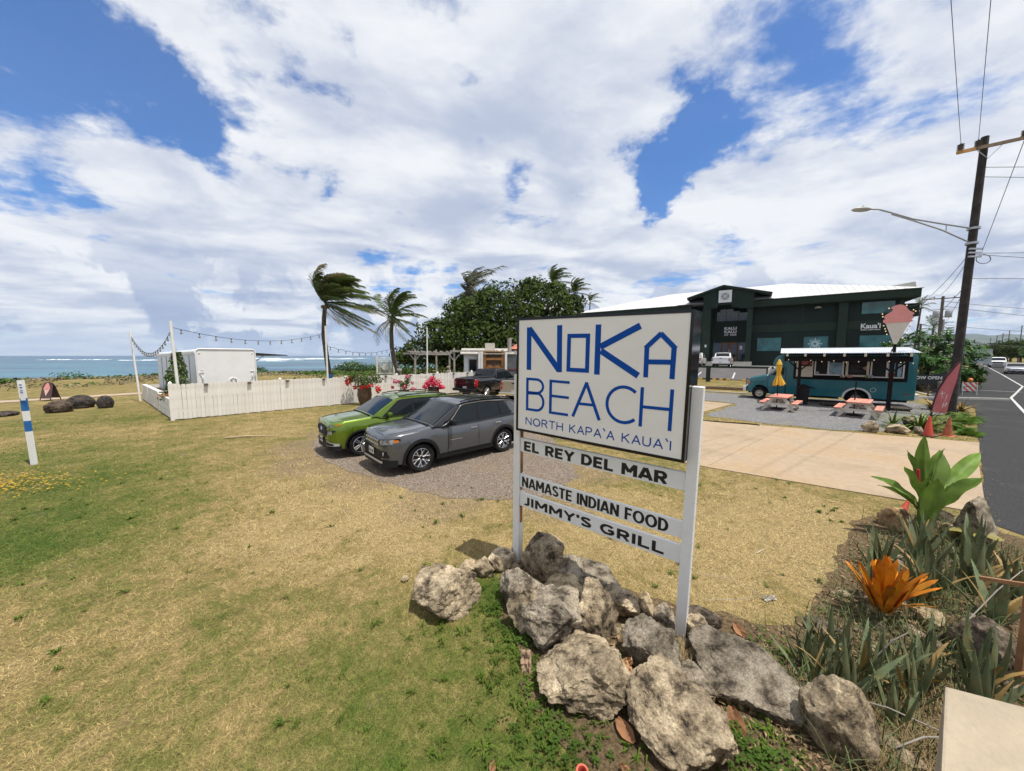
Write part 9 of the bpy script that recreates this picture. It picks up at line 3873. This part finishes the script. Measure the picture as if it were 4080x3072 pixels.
# banner on posts
BAN = mat('banner_black', (.012, .014, .014), rough=.6, var=.2)
bx_, by_ = 28.4, 23.6
root_ = thing('banner', 'black NOW OPEN banner sagging between posts behind the teal bus', 'banner', (bx_, by_, 0), rad(-20))
mb = MB()
mb.grid(lambda u, v: (lerp(-.9, 1.15, u), .04 * math.sin(u * 5), lerp(.85, 1.82 - .30 * math.sin(math.pi * u) ** 1.0, v)), 14, 5)
b_ = mb.build('cloth', BAN, root_, fix=False)
text_part('NOW OPEN', .3, mat('banner_white', (.5, .5, .5), rough=.7), b_, Matrix.Translation((-.66, -.07, 1.22)) @ Matrix.Rotation(math.pi / 2, 4, 'X'), 'lettering', .008, width=1.56, height=.22, depth=.01)
for x, h in ((-.95, 1.9), (.35, 1.75), (1.2, 2.3)):
	mb = MB()
	mb.tube([(x, .06, 0), (x, .06, h)], .045, 8)
	mb.build('post', POLE_G, root_)
for k, (x, y, h, r_, c_, l_) in enumerate(((28.3, 22.6, 1.15, .09, POLE_G, 'short grey timber bollard in front of the banner'), (29.0, 23.0, 1.15, .10, mat('bollard_blue', (.24, .32, .36), rough=.6, var=.15), 'pale blue round bollard beside the grey timber one'), (29.3, 22.4, 1.3, .07, WOOD_D, 'thin dark stake right of the pale blue bollard'))):
	mb = MB()
	mb.lathe([(r_, 0), (r_, h - .05), (r_ * .7, h), (0, h)], 12)
	tag(mb.build('bollard', c_, None, smooth=45, loc=(x, y, gzs(x, y))), l_, 'bollard')
mb = MB()
mb.beam((26.5, 22.9, .06), (31.5, 21.6, .06), .2, .16)
tag(mb.build('kerb', KERB, None), 'low pale kerb in front of the banner', 'kerb')

# back of a road sign
x_, y_ = 44.4, 33.0
root_ = thing('road_sign', 'blank grey back of a wide road sign on a steel post at the road edge', 'road sign', (x_, y_, gzs(x_, y_)), rad(-36))
mb = MB()
mb.bx(-1.05, 1.05, .045, .06, 1.95, 3.36)
mb.build('plate', mat('sign_back', (.40, .43, .46), rough=.5, metal=.4, var=.08, vs=1.5), root_)
mb = MB()
mb.bx(-.05, .05, -.04, .04, 0, 3.2)
mb.build('post', STEEL, root_)

# striped barricade with amber flasher
x_, y_ = 33.0, 24.6
root_ = thing('barricade', 'orange and white striped barricade with amber lamp at the foot of the utility pole', 'barricade', (x_, y_, gzs(x_, y_)), rad(-35))
OR_ = mat('barricade_orange', (.62, .10, .03), rough=.5)
n_ = 0
for zb in (.62, .28):
	mb = MB()
	mb.bx(-.36, .36, -.015, .015, zb, zb + .30)
	p_ = mb.build('panel', SIGN_W, root_)
	for k in range(3):
		x0 = -.36 + k * .27
		pts = [(x0, zb + .30), (x0 + .13, zb + .30), (min(x0 + .36, .36), zb + .0 if x0 + .36 <= .36 else zb + (x0 + .36 - .36) * 1.3), (min(x0 + .23, .36), zb)]
		mb = MB()
		mb.prism([(a, b) for a, b in pts], -.019, -.0155, lambda a, b, d: (a, d, b))
		mb.build('stripe', OR_, p_)
for x in (-.33, .33):
	mb = MB()
	mb.beam((x, .02, .95), (x, .30, 0), .04, .04)
	mb.beam((x, .02, .95), (x, -.10, 0), .04, .04)
	mb.build('leg', STEEL, root_)
mb = MB()
mb.lathe([(.08, .95), (.09, 1.0), (.12, 1.02), (.13, 1.14), (.08, 1.22), (0, 1.24)], 14)
mb.build('flasher', LAMP_A, root_, smooth=60)

# stacked disc siren on a pole
root_ = thing('siren_pole', 'dark green stack of four discs on a pole beyond the plumeria', 'siren', (57.6, 45.5, .6))
mb = MB()
mb.tube([(0, 0, 0), (0, 0, 5.2)], .09, 8)
mb.build('pole', POLE_G, root_)
for k in range(4):
	mb = MB()
	mb.lathe([(.1, 0), (.34, .04), (.38, .10), (.30, .16), (.1, .19)], 16, Matrix.Translation((0, 0, 4.9 + k * .29)))
	mb.build('disc', mat('siren_green', (.02, .05, .05), rough=.5), root_, smooth=50)

# ------------------------------------------------------------------ far side of the road
def block(name, label, s, off, w, d, h, m, roof, rise, cat='building', win=3):
	x, y, z = road_pt(s, off, 0)
	root = thing(name, label, cat, (x, y, z), math.atan2(.6, .8))
	mb = MB()
	mb.bx(-w / 2, w / 2, -d, 0, -.5, h)
	mb.build('wall', m, root)
	mb = MB()
	o = .6
	mb.add([(-w / 2 - o, o, h), (w / 2 + o, o, h), (w / 2 + o, -d - o, h), (-w / 2 - o, -d - o, h), (-w / 2 - o, -d / 2, h + rise), (w / 2 + o, -d / 2, h + rise)], [(0, 1, 5, 4), (2, 3, 4, 5), (1, 2, 5), (3, 0, 4), (0, 3, 2, 1)])
	mb.build('roof', roof, root)
	for k in range(win):
		xx = -w / 2 + w * (k + .5) / win
		mb = MB()
		mb.bx(xx - w / win * .28, xx + w / win * .28, -.02, .04, h * .35, h * .72)
		f = mb.build('window', SIGN_W, root)
		mb = MB()
		mb.bx(xx - w / win * .24, xx + w / win * .24, .04, .06, h * .38, h * .69)
		mb.build('pane', DARKGL, f)
	mb = MB()
	mb.bx(-w / 2 - .06, -w / 2 - .01, -d * .7, -d * .3, h * .3, h * .7)
	mb.build('window', DARKGL, root)
	return root


YW = mat('wall_yellow', (.52, .40, .16), rough=.8, var=.08)
YR = mat('roof_cream', (.56, .46, .27), rough=.7, var=.08)
TW = mat('wall_tan', (.50, .36, .17), rough=.8, var=.1)
block('yellow_building', 'two storey yellow building with cream roof across the road', 200, 13, 26, 12, 6.6, YW, YR, 2.6, win=5)
b_ = block('shop_building', 'low tan shop with a red and black sign board across the road', 160, 9.5, 9, 8, 3.6, TW, TW, 1.0, win=2)
mb = MB()
mb.beam((-4.9, -1.5, 3.0), (-4.9, -5.6, 3.0), .12, .22)
mb.beam((-4.9, -2.6, 0), (-4.9, -2.6, 3.0), .12, .12)
mb.beam((-4.9, -4.6, 0), (-4.9, -4.6, 3.0), .12, .12)
mb.build('sign_frame', mat('shop_red', (.30, .03, .02), rough=.6), b_)
mb = MB()
mb.bx(-5.0, -4.95, -4.5, -2.7, 1.6, 2.6)
mb.build('sign_board', mat('shop_sign', (.10, .02, .02), rough=.6, var=.4, vs=3), b_)
block('white_house', 'small pale house far down the left side of the road', 230, -14, 14, 9, 4.2, WALL_WH, YR, 2.0)
block('grey_house', 'low grey house behind the trees across the road', 250, 14, 16, 10, 4.4, mat('wall_grey', (.36, .37, .38), rough=.8), mat('roof_grey', (.28, .30, .33), rough=.7), 2.0)


def road_tree(label, s, off, h, w, seed, m=LEAF_DARK, n=2600, size=.34):
	x, y, z = road_pt(s, off, 0)
	r = random.Random(seed)
	root = thing('roadside_tree', label, 'tree', (x, y, z), 0, 'trees along the road')
	lobes = [(0, 0, h * .68, w * .5, w * .5, h * .3), (-w * .28, .2, h * .55, w * .34, w * .34, h * .22), (w * .3, -.2, h * .58, w * .34, w * .34, h * .24), (.1, 0, h * .42, w * .42, w * .42, h * .2)]
	leaf_cloud('crown', blob_pts(r, lobes, n, .5), size, m, root, r, .55, .6)
	mb = MB()
	mb.tube([(0, 0, -.2), (.1, 0, h * .4), (0, 0, h * .7)], [w * .04, w * .03, w * .012], 7)
	mb.build('trunk', BARK, root)


for s_, o_, h_, w_, m_, l_ in ((148, 10.2, 5.2, 6, LEAF_LIGHT, 'bright green tree at the right edge across the road'), (190, 9.5, 7.5, 8, LEAF_DARK, 'dark tree across the road left of the tan shop'), (212, 8.5, 8.5, 9, LEAF_DARK, 'tall dark tree across the road behind the white pickup'), (235, 8.5, 7.5, 10, LEAF_DARK, 'third dark tree along the far side of the road'),
							   (265, 8, 8, 10, LEAF_DARK, 'fourth tree farther along the road'), (300, 8, 9, 14, LEAF_DARK, 'distant tree on the right of the road'), (320, -8, 9, 14, LEAF_DARK, 'distant tree on the left of the road'), (250, -9, 8, 12, LEAF_BUSH, 'tree left of the road before the distant one'), (400, 1, 12, 30, LEAF_DARK, 'wide clump of trees where the road disappears')):
	road_tree(l_, s_, o_, h_, w_, int(s_), m_, 2200)
for k, (s_, o_, l_) in enumerate(((120, -.8, 'orange cone beside the road beyond the road sign, nearer one'), (135, -.6, 'orange cone beside the road beyond the road sign, farther one'))):
	x, y, z = road_pt(s_, o_, 0)
	cone(x, y, .9, CONE_R, l_)

# signs of scale: dark bollard lights etc. are left to the lot; far wooded rise behind the road
def far_wood():
	r = random.Random(5)
	pts = []
	for _ in range(9000):
		s, o = r.uniform(420, 900), r.gauss(5, 60)
		x, y, z = road_pt(s, o, 0)
		h = 6 + 5 * noise.noise((s * .02, o * .03, 0))
		pts.append((x, y, z + h * r.random() ** .6, r.gauss(0, .4), r.gauss(0, .4), 1))
	o = leaf_cloud('far_wood', pts, 1.5, LEAF_DARK, None, r, .5, .6)
	tag(o, 'distant trees where the road meets the hills', 'wood', kind='stuff')


far_wood()


# ------------------------------------------------------------------ grass, weeds and litter on the lawn
ROCK_XY = [(r_[0], r_[1], r_[2]) for r_ in ROCKS]


def build_grass():
	n = 1000000
	# density falls with distance from the sign corner of the lawn
	ang = RNG.uniform(rad(28), rad(176), n)
	rr = 1.25 * (26.0 / 1.25) ** RNG.uniform(0, 1, n)
	x, y = rr * np.cos(ang), rr * np.sin(ang)
	ang2 = RNG.uniform(0, 2 * np.pi, n)
	bare = in_poly(x + RNG.normal(0, .22, n), y + RNG.normal(0, .22, n), GRAVEL) & (RNG.uniform(0, 1, n) > .03)
	bare |= in_poly(x, y, DRIVE) | in_poly(x, y, PICNIC)
	bare |= road_off(x, y) > RNG.normal(-.02, .10, n)
	bare |= in_poly(x + RNG.normal(0, .09, n), y + RNG.normal(0, .09, n), BED) & (RNG.uniform(0, 1, n) > .16)
	# thin spots
	thin = np.array([noise.noise((a * 1.3, b * 1.3, 2)) for a, b in zip(x[::8], y[::8])]).repeat(8)[:n]
	bare |= (thin > .28) & (RNG.uniform(0, 1, n) > .35)
	bare |= y < 1.1
	k = ~bare
	x, y, rr, ang2 = x[k], y[k], rr[k], ang2[k]
	n = len(x)
	ln = RNG.uniform(.018, .060, n) * (.75 + .25 * np.minimum(rr, 8) / 2.2)
	w = .0016 * (.8 + rr * .40)
	up = RNG.uniform(.05, .62, n) ** 1.3
	dx, dy = np.cos(ang2), np.sin(ang2)
	p0 = np.stack([x, y, gz(x, y) - .004], -1)
	side = np.stack([-dy, dx, np.zeros(n)], -1) * (w / 2)[:, None]
	tip = p0 + np.stack([dx * np.sqrt(1 - up * up), dy * np.sqrt(1 - up * up), up], -1) * ln[:, None]
	V = np.stack([p0 - side, p0 + side, tip], 1).reshape(-1, 3)
	tint = np.clip(RNG.normal(1.08, .38, n), .25, 2.0)
	o = np_mesh('lawn_grass', V, 3, np.arange(3 * n), MATS['grass_blade'], np.repeat(tint, 3))
	tag(o, 'dry straw coloured lawn grass with green patches', 'grass', kind='stuff')


build_grass()

WEED = mat('weed_leaf', (.080, .125, .018), rough=.8, spec=.1, var=.35, vs=3, trans=.2)
WEED_D = mat('weed_leaf_dark', (.050, .090, .014), rough=.8, spec=.1, var=.35, vs=3, trans=.2)


def tuft(V, T, x, y, z, n, ln, w, lean, r):
	for _ in range(n):
		a = r.uniform(0, 6.283)
		l = ln * r.uniform(.5, 1.15)
		le = lean * r.uniform(.5, 1.2)
		dx, dy = math.cos(a), math.sin(a)
		px, py = x + r.gauss(0, ln * .22), y + r.gauss(0, ln * .22)
		mid = (px + dx * l * .5 * le, py + dy * l * .5 * le, z + l * .55)
		tip = (px + dx * l * le * 1.25, py + dy * l * le * 1.25, z + l * (.75 - .35 * le) + .004)
		sx, sy = -dy * w, dx * w
		V += [(px - sx * .5, py - sy * .5, z), (px + sx * .5, py + sy * .5, z), (mid[0] + sx, mid[1] + sy, mid[2]), (mid[0] - sx, mid[1] - sy, mid[2]),
			  (mid[0] - sx, mid[1] - sy, mid[2]), (mid[0] + sx, mid[1] + sy, mid[2]), (tip[0] + sx * .1, tip[1] + sy * .1, tip[2]), (tip[0] - sx * .1, tip[1] - sy * .1, tip[2])]


def build_weeds():
	r = random.Random(11)
	V = []
	zones = [(-.25, 3.55, .5, 60), (.05, 3.1, .35, 60), (.25, 2.55, .35, 50), (.35, 2.1, .4, 55), (-.3, 2.2, .8, 40), (.9, 1.9, .35, 45),
			 (.05, 2.75, .3, 40), (-.05, 3.75, .25, 25), (-.9, 3.35, .3, 12), (1.75, 2.2, .3, 50), (2.4, 3.0, .3, 14), (-1.6, 2.4, .9, 22),
			 (2.15, 3.9, .35, 10), (-.6, 1.7, .7, 30), (3.0, 4.2, 1.5, 14), (-3.5, 4.0, 2.5, 34), (-1.0, 5.0, 2, 24), (-4.5, 2.3, 1.5, 20), (-8, 5, 3, 60),
			 (-2, 7.2, 2, 14), (4.9, 7.4, 1.6, 18), (5.8, 6.2, .6, 14), (1.9, 2.45, .2, 18), (1.1, 2.9, .12, 14), (1.55, 3.15, .25, 14)]
	for (x, y, s, n) in zones:
		for _ in range(int(n * .6)):
			px, py = r.gauss(x, s * .6), r.gauss(y, s * .6)
			if in_poly(np.array([px]), np.array([py]), DRIVE)[0] or py < 1.2:
				continue
			sc_ = r.uniform(.5, 1.3)
			tuft(V, None, px, py, 0, r.randint(6, 13), .062 * sc_, .0042 * sc_ * (1 + .12 * math.hypot(px, py)), .95, r)
	V = np.array(V)
	o = np_mesh('lawn_weeds', V, 4, np.arange(len(V)), WEED)
	tag(o, 'green weed tufts in the lawn and round the rocks', 'weeds', kind='stuff')
	# three-lobed creeping leaves in the shade of the big rocks
	V = []
	for (x, y, s, n) in ((1.72, 2.1, .25, 160), (.3, 2.3, .3, 130), (.12, 3.25, .15, 80), (1.0, 1.75, .3, 90), (2.5, 3.02, .25, 50), (-.1, 3.6, .3, 70), (4.4, 2.6, .2, 80)):
		for _ in range(n):
			px, py = r.gauss(x, s * .6), r.gauss(y, s * .6)
			z = r.uniform(.01, .06)
			a0 = r.uniform(0, 6.28)
			for q in range(3):
				a = a0 + q * 2.09
				l = r.uniform(.014, .024)
				dx, dy = math.cos(a) * l, math.sin(a) * l
				V += [(px, py, z), (px + dx - dy * .6, py + dy + dx * .6, z + r.uniform(-.004, .008)), (px + 1.7 * dx, py + 1.7 * dy, z + r.uniform(-.006, .006)), (px + dx + dy * .6, py + dy - dx * .6, z + r.uniform(-.004, .008))]
	o = np_mesh('clover_cover', np.array(V), 4, np.arange(len(V)), WEED_D)
	tag(o, 'dark green clover leaves creeping at the foot of the rocks', 'ground cover', kind='stuff')
	# dry tangled stems among the aloes
	V = []
	for (x, y, s, n) in ((2.9, 2.35, .35, 900), (2.55, 2.2, .25, 400), (3.3, 2.6, .4, 500), (1.45, 2.62, .12, 260), (1.62, 2.95, .1, 160), (4.9, 3.9, .5, 500), (2.3, 2.6, .2, 220), (1.2, 3.0, .1, 150)):
		for _ in range(n):
			px, py = r.gauss(x, s * .6), r.gauss(y, s * .6)
			a, el = r.uniform(0, 6.28), r.uniform(.2, 1.2)
			l = r.uniform(.08, .26)
			d = Vector((math.cos(a) * math.cos(el), math.sin(a) * math.cos(el), math.sin(el))) * l
			sx, sy = -math.sin(a) * .0022, math.cos(a) * .0022
			V += [(px - sx, py - sy, 0), (px + sx, py + sy, 0), (px + d.x + sx * .4, py + d.y + sy * .4, d.z), (px + d.x - sx * .4, py + d.y - sy * .4, d.z)]
	o = np_mesh('dry_undergrowth', np.array(V), 4, np.arange(len(V)), mat('dry_stem', (.26, .19, .09), rough=.9, var=.4, vs=5))
	tag(o, 'dry tangled grass stems among aloes and rocks', 'undergrowth', kind='stuff')
	# thin green and grey blades filling the planting bed
	V = []
	for _ in range(3000):
		x = r.uniform(2.2, 7.4)
		y = 2.25 + (x - 2.2) * .60 + r.gauss(-.05, .42)
		if not in_poly(np.array([x]), np.array([y]), BED)[0]:
			continue
		a, el, l = r.uniform(0, 6.28), r.uniform(.5, 1.45), r.uniform(.10, .34)
		d = Vector((math.cos(a) * math.cos(el), math.sin(a) * math.cos(el), math.sin(el))) * l
		sx, sy = -math.sin(a) * .0035, math.cos(a) * .0035
		V += [(x - sx, y - sy, 0), (x + sx, y + sy, 0), (x + d.x * .6 + sx, y + d.y * .6 + sy, d.z * .7), (x + d.x * .6 - sx, y + d.y * .6 - sy, d.z * .7),
			  (x + d.x * .6 - sx, y + d.y * .6 - sy, d.z * .7), (x + d.x * .6 + sx, y + d.y * .6 + sy, d.z * .7), (x + d.x * 1.15, y + d.y * 1.15, d.z), (x + d.x * 1.15, y + d.y * 1.15, d.z)]
	o = np_mesh('bed_grass', np.array(V), 4, np.arange(len(V)), mat('bed_blade', (.10, .125, .05), rough=.8, spec=.15, var=.5, vs=4))
	tag(o, 'thin grey green blades between the aloes of the planting bed', 'undergrowth', kind='stuff')
	# loose stones on the gravel
	V, F = [], []
	cnt = 0
	base = np.array([(-1, -1, 0), (1, -1, 0), (1, 1, 0), (-1, 1, 0), (0, 0, 1.1)])
	for poly, n, lo, hi in ((GRAVEL, 9000, .008, .02), (PICNIC, 7000, .012, .03)):
		xs = [p[0] for p in poly]
		ys = [p[1] for p in poly]
		x = RNG.uniform(min(xs), max(xs), n * 2)
		y = RNG.uniform(min(ys), max(ys), n * 2)
		k = in_poly(x, y, poly)
		x, y = x[k][:n], y[k][:n]
		for px, py in zip(x, y):
			s = r.uniform(lo, hi)
			a = r.uniform(0, 6.28)
			c, q = math.cos(a), math.sin(a)
			for b in base:
				V.append((px + (b[0] * c - b[1] * q) * s * r.uniform(.6, 1), py + (b[0] * q + b[1] * c) * s * r.uniform(.6, 1), b[2] * s))
			F += [cnt, cnt + 1, cnt + 4, cnt + 1, cnt + 2, cnt + 4, cnt + 2, cnt + 3, cnt + 4, cnt + 3, cnt, cnt + 4]
			cnt += 5
	o = np_mesh('loose_stones', np.array(V), 3, np.array(F), mat('stone_chip', (.20, .18, .165), rough=.95, var=.5, vs=18))
	tag(o, 'loose grey stones on the gravel', 'gravel', kind='stuff')
	# patch of small yellow flowers
	V = []
	for _ in range(800):
		px, py = r.gauss(-11.6, 1.05), r.gauss(7.25, .42)
		z = r.uniform(.03, .09)
		s = r.uniform(.010, .02)
		V += [(px - s, py - s, z), (px + s, py - s, z + .006), (px + s, py + s, z), (px - s, py + s, z + .006)]
	o = np_mesh('yellow_flowers', np.array(V), 4, np.arange(len(V)), mat('yellow_petal', (.50, .29, .01), rough=.7, var=.25, vs=4))
	tag(o, 'patch of small yellow flowers in the lawn by the marker post', 'flowers', kind='stuff')


build_weeds()


# ------------------------------------------------------------------ sea air
def build_haze():
	m = bpy.data.materials.new('sea_air')
	m.use_nodes = True
	nt = m.node_tree
	nt.nodes.clear()
	out = nt.nodes.new('ShaderNodeOutputMaterial')
	v = nt.nodes.new('ShaderNodeVolumePrincipled')
	v.inputs['Color'].default_value = (.72, .84, 1.0, 1)
	v.inputs['Density'].default_value = 6e-5
	nt.links.new(v.outputs[0], out.inputs['Volume'])
	mb = MB()
	mb.bx(-13000, 13000, -13000, 13000, -8.5, 420)
	o = mb.build('haze', m)
	o['kind'] = 'stuff'
	o['label'] = 'thin sea haze over the far hills'


build_haze()
